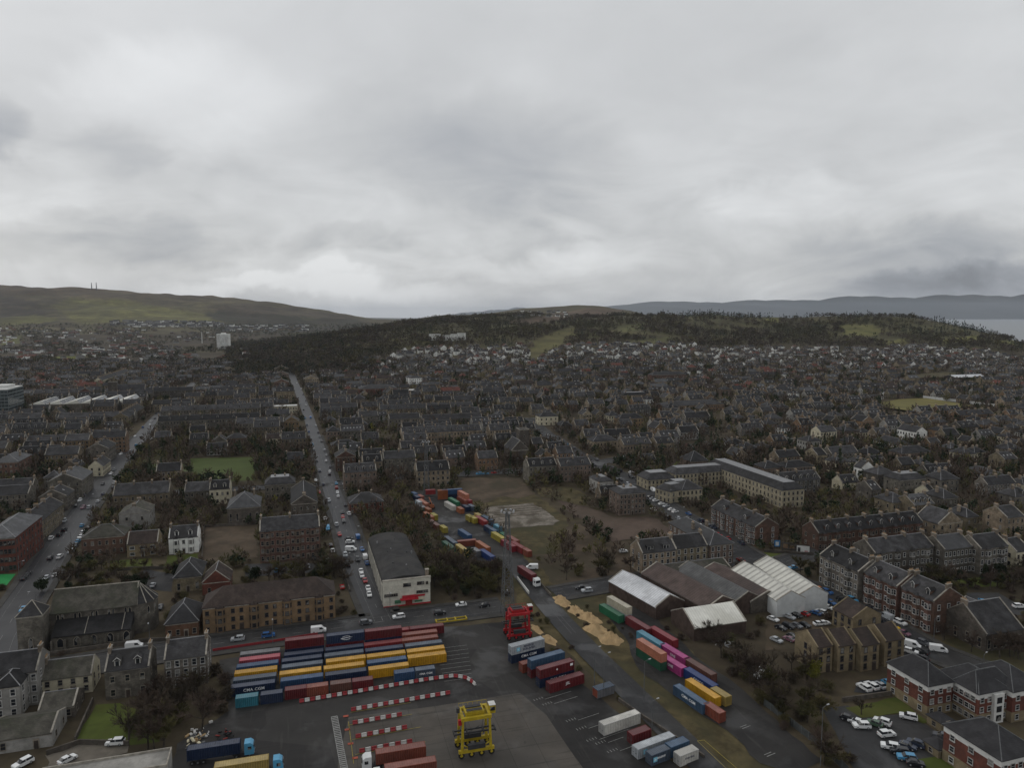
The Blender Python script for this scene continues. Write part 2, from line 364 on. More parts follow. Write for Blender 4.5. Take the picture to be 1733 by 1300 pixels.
mat('rough_grass', (.072, .058, .028), .95, .4, .16, (.048, .044, .022), grime=.35, bump=.4, bscale=1.2)
mat('lawn', (.062, .080, .016), .95, .25, .12, (.075, .078, .02), grime=.2, bump=.2, bscale=2)
mat('pitch', (.058, .078, .022), .95, .15, .05, (.066, .084, .025))
mat('pitch_light', (.10, .125, .055), .95, .12, .06)
mat('cricket', (.145, .125, .042), .95, .2, .03, (.12, .115, .04))
mat('court_green', (.03, .24, .07), .8, .1, .1)
mat('gravel', (.13, .115, .095), .95, .2, .3, grime=.2)
mat('car_park', (.03, .03, .032), .65, .25, .15, (.04, .04, .041), spec=.2, grime=.3)

def worn_ground(name, slab=0.0):
    """tyre tracks, stains, patches, damp low spots and joints on a yard surface"""
    m = MATS[name]; t = NT(m.node_tree); bs = m.node_tree.nodes['Principled BSDF']; c = bs.inputs['Base Color'].links[0].from_socket
    geo = t.node('ShaderNodeNewGeometry'); mp = t.node('ShaderNodeMapping'); t.l.new(geo.outputs['Position'], mp.inputs[0]); mp.inputs['Rotation'].default_value = (0, 0, -R(15.5)); v = mp.outputs[0]
    def stretch(sx, sy):
        q = t.node('ShaderNodeMapping'); t.l.new(v, q.inputs[0]); q.inputs['Scale'].default_value = (sx, sy, 1); return q.outputs[0]
    tr = t.noise(stretch(.035, 1.1), 1.0, 4, .6, .8); c = t.mix(t.math('MULTIPLY', t.ss(tr, .55, .72), .45), c, (.012, .012, .012, 1))
    tr2 = t.noise(stretch(.9, .04), 1.0, 3, .6, 1.2); c = t.mix(t.math('MULTIPLY', t.ss(tr2, .58, .72), .35), c, (.075, .070, .064, 1))
    pt = t.node('ShaderNodeTexVoronoi'); pt.inputs['Scale'].default_value = .07; t.l.new(v, pt.inputs['Vector']); sp = t.node('ShaderNodeSeparateColor'); t.l.new(pt.outputs['Color'], sp.inputs[0])
    c = t.mix(t.math('MULTIPLY', t.math('GREATER_THAN', sp.outputs[0], .62), .28), c, (.06, .057, .053, 1))
    oil = t.noise(v, .55, 3, .5); c = t.mix(t.math('MULTIPLY', t.ss(oil, .66, .74), .3), c, (.008, .008, .009, 1))
    if slab:
        br = t.node('ShaderNodeTexBrick'); br.offset = 0.0; br.inputs['Brick Width'].default_value = slab; br.inputs['Row Height'].default_value = slab; br.inputs['Mortar Size'].default_value = .07; br.inputs['Scale'].default_value = 1.0; t.l.new(v, br.inputs['Vector'])
        br.inputs['Color1'].default_value = (.92, .92, .92, 1); br.inputs['Color2'].default_value = (1.08, 1.08, 1.08, 1); br.inputs['Mortar'].default_value = (.5, .5, .5, 1); c = t.mix(.8, c, br.outputs[0], 'MULTIPLY')
    t.l.new(c, bs.inputs['Base Color']); damp = t.noise(v, .06, 4, .6, .4); t.l.new(t.ss(damp, .5, .66, .75, .28), bs.inputs['Roughness'])
worn_ground('asphalt_yard'); worn_ground('concrete_yard', 7.5); worn_ground('asphalt'); worn_ground('car_park')
# ------------------------------------------------------------------ mesh builder
class MB:
    def __init__(s): s.v = []; s.f = []; s.m = []
    def face(s, pts, m=0):
        b = len(s.v); s.v.extend([tuple(map(float, p)) for p in pts]); s.f.append(tuple(range(b, b+len(pts)))); s.m.append(m)
    def add(s, verts, faces, m=0):
        b = len(s.v); s.v.extend([tuple(map(float, p)) for p in verts])
        for f in faces: s.f.append(tuple(b+i for i in f)); s.m.append(m)
    def box(s, x0, x1, y0, y1, z0, z1, m=0):
        s.add([(x0, y0, z0), (x1, y0, z0), (x1, y1, z0), (x0, y1, z0), (x0, y0, z1), (x1, y0, z1), (x1, y1, z1), (x0, y1, z1)],
              [(3, 2, 1, 0), (4, 5, 6, 7), (0, 1, 5, 4), (1, 2, 6, 5), (2, 3, 7, 6), (3, 0, 4, 7)], m)
    def hexa(s, lo, hi, m=0):           # two quads (lists of 4 points) joined
        s.add(list(lo)+list(hi), [(3, 2, 1, 0), (4, 5, 6, 7), (0, 1, 5, 4), (1, 2, 6, 5), (2, 3, 7, 6), (3, 0, 4, 7)], m)
    def bar(s, p, q, w, m=0, w2=None, n=4):
        p = np.array(p, float); q = np.array(q, float); d = q-p; L = np.linalg.norm(d)
        if L < 1e-6: return
        d /= L; up = np.array((0, 0, 1.)) if abs(d[2]) < .95 else np.array((1., 0, 0))
        a = np.cross(d, up); a /= np.linalg.norm(a); b = np.cross(a, d); w2 = w if w2 is None else w2
        lo = []; hi = []
        for i in range(n):
            th = 2*math.pi*(i+.5)/n; o = a*math.cos(th)+b*math.sin(th); lo.append(p+o*w*.5*1.414); hi.append(q+o*w2*.5*1.414)
        fs = [tuple(range(n-1, -1, -1)), tuple(range(n, 2*n))] + [(i, (i+1) % n, n+(i+1) % n, n+i) for i in range(n)]
        s.add(lo+hi, fs, m)
    def cyl(s, c, r, h, n=10, axis='z', m=0, r2=None):
        r2 = r if r2 is None else r2; lo = []; hi = []
        for i in range(n):
            th = 2*math.pi*i/n; a, b = math.cos(th), math.sin(th)
            if axis == 'z': lo.append((c[0]+a*r, c[1]+b*r, c[2])); hi.append((c[0]+a*r2, c[1]+b*r2, c[2]+h))
            elif axis == 'y': lo.append((c[0]+a*r, c[1], c[2]+b*r)); hi.append((c[0]+a*r2, c[1]+h, c[2]+b*r2))
            else: lo.append((c[0], c[1]+a*r, c[2]+b*r)); hi.append((c[0]+h, c[1]+a*r2, c[2]+b*r2))
        fs = [tuple(range(n-1, -1, -1)), tuple(range(n, 2*n))] + [(i, (i+1) % n, n+(i+1) % n, n+i) for i in range(n)]
        s.add(lo+hi, fs, m)
    def prism(s, poly, y0, y1, m=0):    # polygon in x,z extruded along y
        n = len(poly); lo = [(p[0], y0, p[1]) for p in poly]; hi = [(p[0], y1, p[1]) for p in poly]
        s.add(lo+hi, [tuple(range(n)), tuple(range(2*n-1, n-1, -1))] + [(i, n+i, n+(i+1) % n, (i+1) % n) for i in range(n)], m)
    def prism_x(s, poly, x0, x1, m=0):  # polygon in y,z extruded along x
        n = len(poly); lo = [(x0, p[0], p[1]) for p in poly]; hi = [(x1, p[0], p[1]) for p in poly]
        s.add(lo+hi, [tuple(range(n-1, -1, -1)), tuple(range(n, 2*n))] + [(i, (i+1) % n, n+(i+1) % n, n+i) for i in range(n)], m)
    def mesh(s, name, mats, smooth=False):
        me = bpy.data.meshes.new(name); me.from_pydata(s.v, [], s.f)
        for x in mats: me.materials.append(MATS[x] if isinstance(x, str) else x)
        if any(s.m): me.polygons.foreach_set('material_index', s.m)
        if smooth: me.polygons.foreach_set('use_smooth', [True]*len(s.f))
        me.update(); return me
def link(name, data, parent=None, loc=(0, 0, 0), rz=0.0, scale=None):
    o = bpy.data.objects.new(name, data); COL.objects.link(o)
    if parent is not None: o.parent = parent
    o.location = loc; o.rotation_euler = (0, 0, rz)
    if scale is not None: o.scale = scale
    return o
def tag(o, label, cat, group=None):
    o['label'] = label; o['category'] = cat
    if group: o['group'] = group
    return o
def thing(name, label, cat, loc, rz=0.0, group=None):
    o = link(name, None, None, loc, rz); o.empty_display_size = .5
    return tag(o, label, cat, group)
def structure(o): o['kind'] = 'structure'; return o
def stuff(o): o['kind'] = 'stuff'; return o
def np_mesh(name, V, Fq, mats, mi=None):
    me = bpy.data.meshes.new(name); V = np.asarray(V, np.float32); Fq = np.asarray(Fq, np.int32); k = Fq.shape[1]
    me.vertices.add(len(V)); me.vertices.foreach_set('co', V.ravel())
    me.loops.add(Fq.size); me.loops.foreach_set('vertex_index', Fq.ravel())
    me.polygons.add(len(Fq)); me.polygons.foreach_set('loop_start', np.arange(0, Fq.size, k, dtype=np.int32)); me.polygons.foreach_set('loop_total', np.full(len(Fq), k, np.int32))
    for x in mats: me.materials.append(MATS[x])
    if mi is not None: me.polygons.foreach_set('material_index', np.asarray(mi, np.int32))
    me.update(calc_edges=True); return me

#==MARK_SETTING==
def ordinal(n):
    o = ['', '', 'second', 'third', 'fourth', 'fifth', 'sixth', 'seventh', 'eighth', 'ninth', 'tenth', 'eleventh', 'twelfth', 'thirteenth', 'fourteenth', 'fifteenth', 'sixteenth', 'seventeenth', 'eighteenth', 'nineteenth']
    t = ['', '', 'twenty', 'thirty', 'forty', 'fifty', 'sixty', 'seventy', 'eighty', 'ninety']
    if n < 20: return o[n]
    if n > 99: return ''
    return t[n//10][:-1]+'ieth' if n % 10 == 0 else t[n//10]+'-'+('first' if n % 10 == 1 else o[n % 10])
# ------------------------------------------------------------------ the ground sheet
def inpoly(x, y, poly):
    x = np.asarray(x); y = np.asarray(y); ins = np.zeros(x.shape, bool); n = len(poly); j = n-1
    for i in range(n):
        xi, yi = poly[i]; xj, yj = poly[j]
        c = ((yi > y) != (yj > y)) & (x < (xj-xi)*(y-yi)/((yj-yi) if yj != yi else 1e-9)+xi)
        ins ^= c; j = i
    return ins
FIELDS = [([(88, 514), (130, 503), (200, 508), (280, 520), (340, 533), (378, 546), (300, 548), (190, 546), (130, 548), (105, 530)], (.145, .138, .055)),
          ([(0, 538), (60, 533), (110, 541), (60, 548), (0, 550)], (.11, .105, .042)),
          ([(330, 520), (420, 515), (560, 530), (600, 540), (420, 530)], (.085, .07, .05)),
          ([(893, 602), (905, 578), (940, 562), (975, 553), (968, 572), (935, 592), (905, 612)], (.12, .112, .045)),
          ([(1040, 553), (1100, 547), (1075, 560), (1045, 561)], (.105, .105, .042)), ([(1052, 580), (1130, 571), (1128, 579), (1070, 585)], (.105, .105, .042)),
          ([(1290, 540), (1322, 537), (1318, 545), (1296, 547)], (.13, .13, .04)), ([(1420, 552), (1475, 549), (1500, 562), (1470, 572), (1430, 565)], (.12, .115, .04)),
          ([(1590, 574), (1660, 567), (1655, 576), (1600, 581)], (.14, .135, .04)), ([(1490, 578), (1540, 574), (1530, 583), (1495, 585)], (.13, .125, .04)),
          ([(1690, 578), (1760, 572), (1760, 582), (1690, 586)], (.13, .125, .04)),
          ([(860, 545), (1000, 521), (1060, 526), (1000, 535), (900, 548)], (.125, .09, .065)),
          ([(0, 570), (35, 568), (40, 580), (0, 584)], (.11, .115, .035)), ([(90, 604), (150, 601), (150, 613), (95, 612)], (.12, .13, .03))]
OPEN_FIELDS = [f[0] for f in FIELDS]
def make_terrain():
    X = SS[:, None]*YR[None, :]; Y = np.repeat(YR[None, :], NU, 0); Z = HT
    V = np.stack([X, Y, Z], -1).reshape(-1, 3)
    i, j = np.meshgrid(np.arange(NU-1), np.arange(NY-1), indexing='ij'); a = (i*NY+j).ravel()
    Fq = np.stack([a, a+NY, a+NY+1, a+1], 1)
    m = bpy.data.materials.new('earth_and_grass'); m.use_nodes = True; MATS['earth'] = m
    t = NT(m.node_tree); bs = m.node_tree.nodes['Principled BSDF']; bs.inputs['Roughness'].default_value = .95; bs.inputs['Specular IOR Level'].default_value = .15
    at = t.node('ShaderNodeAttribute'); at.attribute_name = 'veg'; geo = t.node('ShaderNodeNewGeometry'); pos = geo.outputs['Position']
    n1 = t.noise(pos, .012, 6, .6, .4); n2 = t.noise(pos, .11, 6, .65, .3); n3 = t.noise(pos, .0045, 5, .6, .3)
    v = t.math('MULTIPLY', t.lin(n1, .3, .7, .55, 1.45), t.lin(n2, .3, .7, .65, 1.35))
    sc = t.node('ShaderNodeVectorMath', operation='SCALE'); t.l.new(at.outputs['Color'], sc.inputs[0]); t.l.new(v, sc.inputs['Scale'])
    c = t.mix(t.math('MULTIPLY', t.ss(n3, .45, .62), .35), sc.outputs[0], (.055, .04, .028, 1))
    c = t.mix(t.math('MULTIPLY', t.ss(n2, .55, .7), .3), c, (.07, .075, .02, 1))
    n4 = t.noise(pos, .0021, 7, .68, .6); n5 = t.noise(pos, .006, 6, .7, .5)
    c = t.mix(t.math('MULTIPLY', t.ss(n4, .44, .60), .5), c, (.042, .034, .026, 1)); c = t.mix(t.math('MULTIPLY', t.ss(n5, .54, .66), .35), c, (.10, .10, .045, 1))
    t.l.new(c, bs.inputs['Base Color'])
    me = np_mesh('ground', V, Fq, ['earth'])
    col = np.empty((len(V), 4)); col[:, 3] = 1
    z = V[:, 2]; y = V[:, 1]
    col[:, :3] = (.062, .050, .032)
    hill = (y > 3300) & (z > 25); col[hill, :3] = (.098, .086, .05)
    k = np.clip((z-180)/120, 0, 1)[:, None]*hill[:, None]; col[:, :3] = col[:, :3]*(1-k)+np.array((.105, .078, .05))*k
    wood = (y > 1350) & (y < 3300) & (z > 30); col[wood, :3] = (.075, .068, .034)
    u, v_ = proj(V[:, 0], y, z)
    # dark bracken and plantation on the right flank of the far hill
    fl = hill & inpoly(u, v_, [(0, 500), (60, 512), (95, 545), (60, 555), (0, 545)]); col[fl, :3] = (.055, .046, .034)
    fl = hill & inpoly(u, v_, [(330, 535), (400, 518), (520, 528), (640, 548), (640, 570), (380, 570)]); col[fl, :3] = (.045, .042, .03)
    for poly, cc in FIELDS:
        q = inpoly(u, v_, poly) & (y > 1300); col[q, :3] = cc
    a = me.color_attributes.new('veg', 'FLOAT_COLOR', 'POINT'); a.data.foreach_set('color', col.astype(np.float32).ravel())
    me.polygons.foreach_set('use_smooth', [True]*len(Fq))
    structure(link('ground', me))
make_terrain()
def make_sea():
    m = mat('sea_water', (.03, .045, .055), .3, .15, .002, bump=.25, bscale=.02, spec=.5)
    b = MB(); b.face([(-1500, 1500, -4), (40000, 1500, -4), (40000, 45000, -4), (-20000, 45000, -4)])
    structure(link('sea', b.mesh('sea', ['sea_water'])))
make_sea()
def make_mountains():
    mat('mountain_heath', (.06, .06, .055), .95, .3, .0008, (.045, .05, .045))
    def ridge(Y0, depth, sky, seed):
        rs = np.random.default_rng(seed); us = np.linspace(sky[0][0], sky[-1][0], 220); sk = np.interp(us, [p[0] for p in sky], [p[1] for p in sky])
        rough = np.cumsum(rs.normal(0, .35, 220)); rough -= np.linspace(rough[0], rough[-1], 220); sk = sk + rough*.5
        V = []; NR = 12
        for i, u in enumerate(us):
            for j in range(NR):
                fr = j/(NR-1); prof = math.sin(min(1, fr*1.25)*math.pi/2) if fr < .8 else 1-(fr-.8)*2.5
                Yj = Y0+depth*fr; top = H + (Y0+depth*.8)*ray(CX, sk[i])[1]
                V.append(((u-CX)/F*Yj, Yj, -5+(top+5)*prof*(1+.12*math.sin(i*.35+j*1.7)*(0 < fr < .75))))
        n = len(us); Fq = [(i*NR+j, (i+1)*NR+j, (i+1)*NR+j+1, i*NR+j+1) for i in range(n-1) for j in range(NR-1)]
        me = np_mesh('mountains', V, Fq, ['mountain_heath']); me.polygons.foreach_set('use_smooth', [True]*len(Fq))
        structure(link('mountains', me))
    ridge(26000, 7000, [(930, 536), (1000, 522), (1060, 515), (1130, 513), (1220, 513), (1330, 511), (1450, 506), (1600, 504), (1750, 502), (2000, 505), (2500, 520), (2900, 536)], 4)
    ridge(33000, 5000, [(560, 548), (630, 541), (660, 539), (700, 543), (760, 534), (830, 526), (880, 522), (960, 524), (1000, 530), (1100, 536)], 9)
make_mountains()

# ------------------------------------------------------------------ roads, pavements, surface patches
MX0, MX1, MY0, MY1, MC = -900, 1500, 100, 2700, 2.0
OCC = np.zeros((int((MX1-MX0)/MC), int((MY1-MY0)/MC)), np.uint8)      # 1 road, 2 patch/keep clear, 4 building
GX, GY = np.meshgrid(MX0+MC*(np.arange(OCC.shape[0])+.5), MY0+MC*(np.arange(OCC.shape[1])+.5), indexing='ij')
def window_(xs, ys, pad=0):
    i0 = max(0, int((min(xs)-pad-MX0)/MC)); i1 = min(OCC.shape[0], int((max(xs)+pad-MX0)/MC)+2)
    j0 = max(0, int((min(ys)-pad-MY0)/MC)); j1 = min(OCC.shape[1], int((max(ys)+pad-MY0)/MC)+2)
    return slice(i0, max(i0, i1)), slice(j0, max(j0, j1))
def occ_poly(poly, bit):
    s = window_([p[0] for p in poly], [p[1] for p in poly]); q = inpoly(GX[s], GY[s], poly); OCC[s] |= (q*bit).astype(np.uint8)
def occ_line(pts, w, bit):
    for p, q in zip(pts[:-1], pts[1:]):
        s = window_([p[0], q[0]], [p[1], q[1]], w); d = np.array(q)-p; L2 = (d**2).sum()+1e-9
        t = np.clip(((GX[s]-p[0])*d[0]+(GY[s]-p[1])*d[1])/L2, 0, 1)
        dd = np.hypot(GX[s]-p[0]-t*d[0], GY[s]-p[1]-t*d[1]); OCC[s] |= ((dd < w)*bit).astype(np.uint8)
def occ_at(x, y):
    i = int((x-MX0)/MC); j = int((y-MY0)/MC)
    return OCC[i, j] if 0 <= i < OCC.shape[0] and 0 <= j < OCC.shape[1] else 0
ROADS = []
def resample(pts, step):
    out = []
    for p, q in zip(pts[:-1], pts[1:]):
        p = np.array(p); q = np.array(q); n = max(1, int(np.linalg.norm(q-p)/step))
        for k in range(n): out.append(p+(q-p)*k/n)
    out.append(np.array(pts[-1])); return out
def road(pxs, width, m='asphalt', lvl=0, name='road', pave=2.4, occ=True):
    pts = [G(*p)[:2] if not isinstance(p[0], np.ndarray) else p[0] for p in pxs]
    rs = resample(pts, 6.0); b = MB(); L = []
    for k, p in enumerate(rs):
        d = rs[min(k+1, len(rs)-1)]-rs[max(k-1, 0)]; d = d/np.linalg.norm(d); n = np.array((-d[1], d[0])); L.append((p, n))
    def zz(p): return float(terr(*p)) + (.21+.006*lvl if p[1] < 660 else .5)
    for (p, n), (q, n2) in zip(L[:-1], L[1:]):
        a0 = p+n*width/2; a1 = p-n*width/2; c0 = q+n2*width/2; c1 = q-n2*width/2
        b.face([(*a1, zz(a1)), (*c1, zz(c1)), (*c0, zz(c0)), (*a0, zz(a0))])
    o = structure(link(name, b.mesh(name, [m])))
    if occ: occ_line(pts, width/2+pave+.5, 1)
    ROADS.append((pts, width, pave, L)); return o
def pavements():
    for ri, (pts, w, pv, L) in enumerate(ROADS):
        if not pv: continue
        for s in (1, -1):
            b = MB()
            for (p, n), (q, n2) in zip(L[:-1], L[1:]):
                if p[1] > 650 or q[1] > 650: continue
                mid = (p+q)/2+(n+n2)/2*s*(w/2+pv/2); bad = False
                for rj, (p2, w2, _, _) in enumerate(ROADS):
                    if rj == ri: continue
                    for a, c in zip(p2[:-1], p2[1:]):
                        d = np.array(c)-a; t = np.clip(((mid-a)@d)/(d@d+1e-9), 0, 1)
                        if np.linalg.norm(mid-a-t*d) < w2/2+1.2: bad = True
                if bad: continue
                lo = [p+n*s*w/2, q+n2*s*w/2, q+n2*s*(w/2+pv), p+n*s*(w/2+pv)]
                if s < 0: lo = lo[::-1]
                b.hexa([(*x, 0) for x in lo[::-1]], [(*x, .36) for x in lo[::-1]])
            if b.f: structure(link('pavement', b.mesh('pavement', ['pavement'])))
PATCHES = []
def patch(name, z, pts, m, lvl, bit=2, clear=True):
    w = [P(*px(z, *p)) for p in pts]; PATCHES.append((lvl, len(PATCHES), name, m, w))
    if clear: occ_poly([tuple(p) for p in w], bit)
def ragged(w, amp):
    """worn, uneven outline instead of ruler-straight edges"""
    out = []; n = len(w); rr = random.Random(int(abs(w[0][0]*7+w[0][1])))
    for i in range(n):
        p, q = w[i], w[(i+1) % n]; L = np.linalg.norm(q-p); k = max(1, int(L/3.5)); nn = np.array((-(q-p)[1], (q-p)[0]))/max(L, 1e-6)
        for j in range(k): out.append(p+(q-p)*j/k+(nn*rr.uniform(-amp, amp) if j else 0))
    return out
def flush_patches():
    for rank, (lvl, _, name, m, w) in enumerate(sorted(PATCHES, key=lambda t: t[:2])):
        amp = {'asphalt_yard': .5, 'concrete_yard': .1, 'pitch': .2, 'pitch_light': .1, 'court_green': 0, 'car_park': .25, 'lawn': .45}.get(m, 1.1)
        w = ragged(w, amp); a = sum(w[i][0]*w[(i+1) % len(w)][1]-w[(i+1) % len(w)][0]*w[i][1] for i in range(len(w)))
        b = MB(); b.face([(p[0], p[1], .01+.004*rank) for p in (w if a > 0 else w[::-1])]); structure(link(name, b.mesh(name, [m])))
def far_patch(name, z, pts, m, off=.6):
    w = [G(*px(z, *p)) for p in pts]; b = MB(); b.face([(p[0], p[1], max(q[2] for q in w)+off) for p in w][::-1]); occ_poly([tuple(p[:2]) for p in w], 2)
    return structure(link(name, b.mesh(name, [m])))

road([(-80, 1290), (0, 1085), (32, 1030), (60, 988), (88, 940), (115, 900), (152, 848), (182, 805), (215, 768), (262, 712), (290, 684), (330, 648)], 12.5, 'asphalt_wet', 0)
road([(648, 1052), (608, 966), (578, 873), (557, 818), (540, 762), (522, 705), (507, 667), (494, 636), (480, 610)], 10.5, 'asphalt_wet', 1)
road([(-140, 1172), (30, 1145), (250, 1108), (430, 1082), (560, 1066), (700, 1046), (852, 1027)], 13, 'asphalt', 2)
road([(938, 1006), (985, 998), (1060, 985), (1120, 976), (1250, 950), (1300, 962), (1336, 955)], 11, 'asphalt', 3)
road([(895, 708), (930, 738), (968, 765), (1010, 785), (1050, 806), (1092, 832), (1150, 872), (1215, 908), (1290, 955), (1340, 985), (1392, 1004), (1450, 1034), (1511, 1066), (1570, 1100), (1640, 1128), (1800, 1185)], 12, 'asphalt', 4)
road([(560, 822), (625, 811), (700, 806), (790, 803), (880, 797), (1000, 786), (1120, 766), (1250, 742)], 11, 'asphalt', 5)
road([(150, 846), (260, 836), (400, 828), (556, 821)], 9, 'asphalt', 6, pave=2)
road([(1300, 962), (1345, 947), (1400, 930)], 10, 'asphalt', 7)
# rail-side haul road and upper yard
road([(868, 948), (888, 978), (908, 1004), (950, 1052), (1000, 1106), (1075, 1180), (1210, 1312), (1330, 1430)], 8.5, 'asphalt', 8, name='haul_road', pave=0)
patch('verge', 'X', [(842, 950), (880, 930), (930, 975), (1040, 990), (1110, 1050), (1200, 1130), (1320, 1260), (1450, 1400), (1330, 1450), (1180, 1290), (1060, 1195), (985, 1130), (905, 1060), (880, 1030), (872, 1000)], 'rough_grass', 0)
patch('container_yard_surface', 'X', [(372, 1118), (560, 1086), (742, 1062), (850, 1054), (905, 1085), (1000, 1170), (1092, 1242), (1260, 1420), (240, 1420), (300, 1260), (385, 1205)], 'asphalt_yard', 2)
patch('concrete_apron', 'X', [(572, 1292), (590, 1215), (740, 1196), (880, 1174), (925, 1212), (1005, 1330), (1050, 1420), (560, 1420)], 'concrete_yard', 3)
patch('upper_yard_surface', 'N', [(215, 300), (440, 280), (640, 330), (760, 470), (900, 600), (1010, 690), (1300, 930), (1450, 1150), (1240, 1110), (1000, 1000), (700, 950), (520, 760), (360, 570), (240, 420)], 'asphalt_yard', 4)
patch('rail_siding_surface', 'J', [(60, 130), (310, 60), (560, 280), (760, 480), (1000, 640), (1290, 900), (1700, 1250), (1500, 1350), (1240, 1270), (1000, 1030), (830, 930), (610, 780), (360, 590), (240, 330)], 'asphalt_yard', 4)
patch('waste_ground', 'N', [(640, 330), (700, 200), (1270, 180), (1420, 330), (1733, 560), (1733, 900), (1380, 930), (1250, 830), (1010, 640), (880, 470)], 'rough_grass', 1)
patch('concrete_slab', 'N', [(930, 470), (1000, 450), (1400, 415), (1500, 480), (1660, 590), (1600, 630), (1300, 650), (1130, 670), (1000, 610), (950, 540)], 'concrete_old', 5)
patch('cleared_plot', 'L', [(330, 345), (560, 400), (720, 460), (960, 455), (1165, 580), (1100, 600), (850, 600), (690, 620), (560, 500), (420, 430)], 'dirt_red', 3)
patch('rough_slope', 'L', [(140, 600), (480, 500), (690, 620), (840, 620), (830, 830), (560, 900), (300, 900), (200, 780)], 'dirt_brown', 0)
patch('bare_ground', 'N', [(700, 170), (1270, 170), (1420, 330), (1250, 370), (1100, 350), (900, 420), (680, 330)], 'dirt_brown', 3)
patch('sports_pitch', 'E', [(1262, 440), (1270, 300), (1690, 290), (1700, 445), (1480, 455)], 'pitch', 1)
patch('tennis_court', 'E', [(985, 395), (1000, 338), (1258, 326), (1255, 385)], 'pitch_light', 2)
patch('lawn', 'E', [(720, 1045), (735, 985), (1010, 965), (1010, 1035)], 'lawn', 1)
patch('lawn', 'E', [(1095, 1035), (1115, 950), (1195, 945), (1185, 1035)], 'lawn', 1)
patch('lawn', 'E', [(1208, 1030), (1215, 945), (1320, 935), (1320, 1015)], 'lawn', 1)
patch('sports_court', 'E', [(-60, 1160), (-40, 1075), (105, 1072), (40, 1152)], 'court_green', 2)
patch('dirt_plot', 'E', [(1345, 990), (1360, 760), (1720, 740), (1720, 960)], 'dirt_brown', 1)
patch('garden_lawn', 'F', [(500, 1130), (640, 880), (800, 870), (1080, 960), (1060, 1130), (880, 1150)], 'lawn', 1)
patch('gravel_drive', 'F', [(300, 1220), (520, 1150), (860, 1150), (850, 1200), (540, 1270), (300, 1330)], 'gravel', 2)
patch('car_park', 'K', [(390, 790), (560, 770), (660, 850), (890, 830), (1090, 900), (1240, 1020), (1100, 1200), (1150, 1400), (700, 1400), (500, 1000)], 'car_park', 2)
patch('lawn', 'K', [(540, 785), (880, 715), (1100, 880), (1060, 890), (900, 820), (650, 852)], 'lawn', 3)
patch('lawn', 'K', [(1020, 1130), (1290, 1090), (1300, 1300), (1180, 1300)], 'lawn', 3)
patch('parking_court', 'K', [(10, 180), (260, 190), (420, 130), (430, 260), (260, 400), (10, 400)], 'dirt_brown', 2)
patch('parking_court', 'K', [(600, 680), (640, 600), (860, 590), (890, 660), (860, 700)], 'car_park', 2)
patch('parking_street', 'K', [(930, 500), (945, 340), (1110, 330), (1260, 420), (1150, 480), (1040, 510)], 'car_park', 2)
patch('lawn', 'K', [(1130, 370), (1300, 300), (1733, 330), (1733, 560), (1540, 570), (1290, 440)], 'rough_grass', 1)
patch('lawn', 'M', [(0, 690), (310, 700), (320, 745), (0, 770)], 'lawn', 1)
patch('lawn', 'M', [(1290, 870), (1560, 850), (1560, 920), (1300, 920)], 'lawn', 1)
patch('car_park', 'M', [(1290, 960), (1560, 960), (1733, 1060), (1733, 1110), (1470, 1110)], 'car_park', 1)
patch('lawn', 'L', [(1050, 130), (1120, 85), (1330, 60), (1480, 70), (1210, 160), (1110, 170)], 'lawn', 1)
patch('lawn', 'L', [(180, 270), (290, 245), (430, 260), (560, 330), (480, 370), (230, 320)], 'rough_grass', 1)
patch('car_park', 'E', [(820, 1110), (980, 1040), (1160, 1075), (1145, 1190), (1040, 1180)], 'car_park', 1)
patch('car_park', 'G', [(-60, 860), (-60, 770), (330, 760), (490, 770), (480, 830), (300, 830)], 'car_park', 1)
far_patch('cricket_ground', 'D', [(770, 720), (900, 695), (1080, 688), (1390, 745), (1250, 778), (950, 780), (800, 755)], 'cricket')
far_patch('meadow', 'D', [(980, 540), (1200, 512), (1300, 520), (1280, 560), (1000, 575)], 'rough_grass')
flush_patches()
pavements()

# ------------------------------------------------------------------ haze
def make_haze():
    m = bpy.data.materials.new('haze'); m.use_nodes = True; t = NT(m.node_tree); t.n.clear()
    out = t.node('ShaderNodeOutputMaterial'); v = t.node('ShaderNodeVolumePrincipled')
    v.inputs['Color'].default_value = (.80, .88, 1.0, 1); v.inputs['Density'].default_value = 2.0e-5; v.inputs['Anisotropy'].default_value = .2
    t.l.new(v.outputs[0], out.inputs['Volume']); MATS['haze'] = m
    b = MB(); b.box(-42000, 42000, -300, 46000, -40, 620); stuff(tag(link('haze', b.mesh('haze', ['haze'])), 'thin grey haze in the air over the town', 'haze'))
make_haze()
#==MARK_BUILDINGS==
# ------------------------------------------------------------------ buildings
WIN_CACHE = {}
def window_mesh(w, h, frame):
    """a sash window: surround proud of the wall, recessed pane, a meeting rail.  Faces -y, origin at the sill centre"""
    key = (round(w, 2), round(h, 2), frame)
    if key not in WIN_CACHE:
        b = MB(); t = .13 if frame == 'frame_stone' else .16; y0 = -.07
        b.box(-w/2, w/2, -.035, .05, 0, h, 1)
        b.box(-w/2-t, -w/2, y0, .06, -t, h+t, 0); b.box(w/2, w/2+t, y0, .06, -t, h+t, 0)
        b.box(-w/2, w/2, y0, .06, h, h+t, 0); b.box(-w/2-.05-t, w/2+t+.05, y0-.08, .06, -t-.08, 0, 0)
        b.box(-w/2, w/2, -.06, -.03, h*.5-.04, h*.5+.04, 0)
        WIN_CACHE[key] = b.mesh('window', [frame, 'window_glass'])
    return WIN_CACHE[key]
def roof_height(roof, rise): return 0 if roof == 'flat' else rise
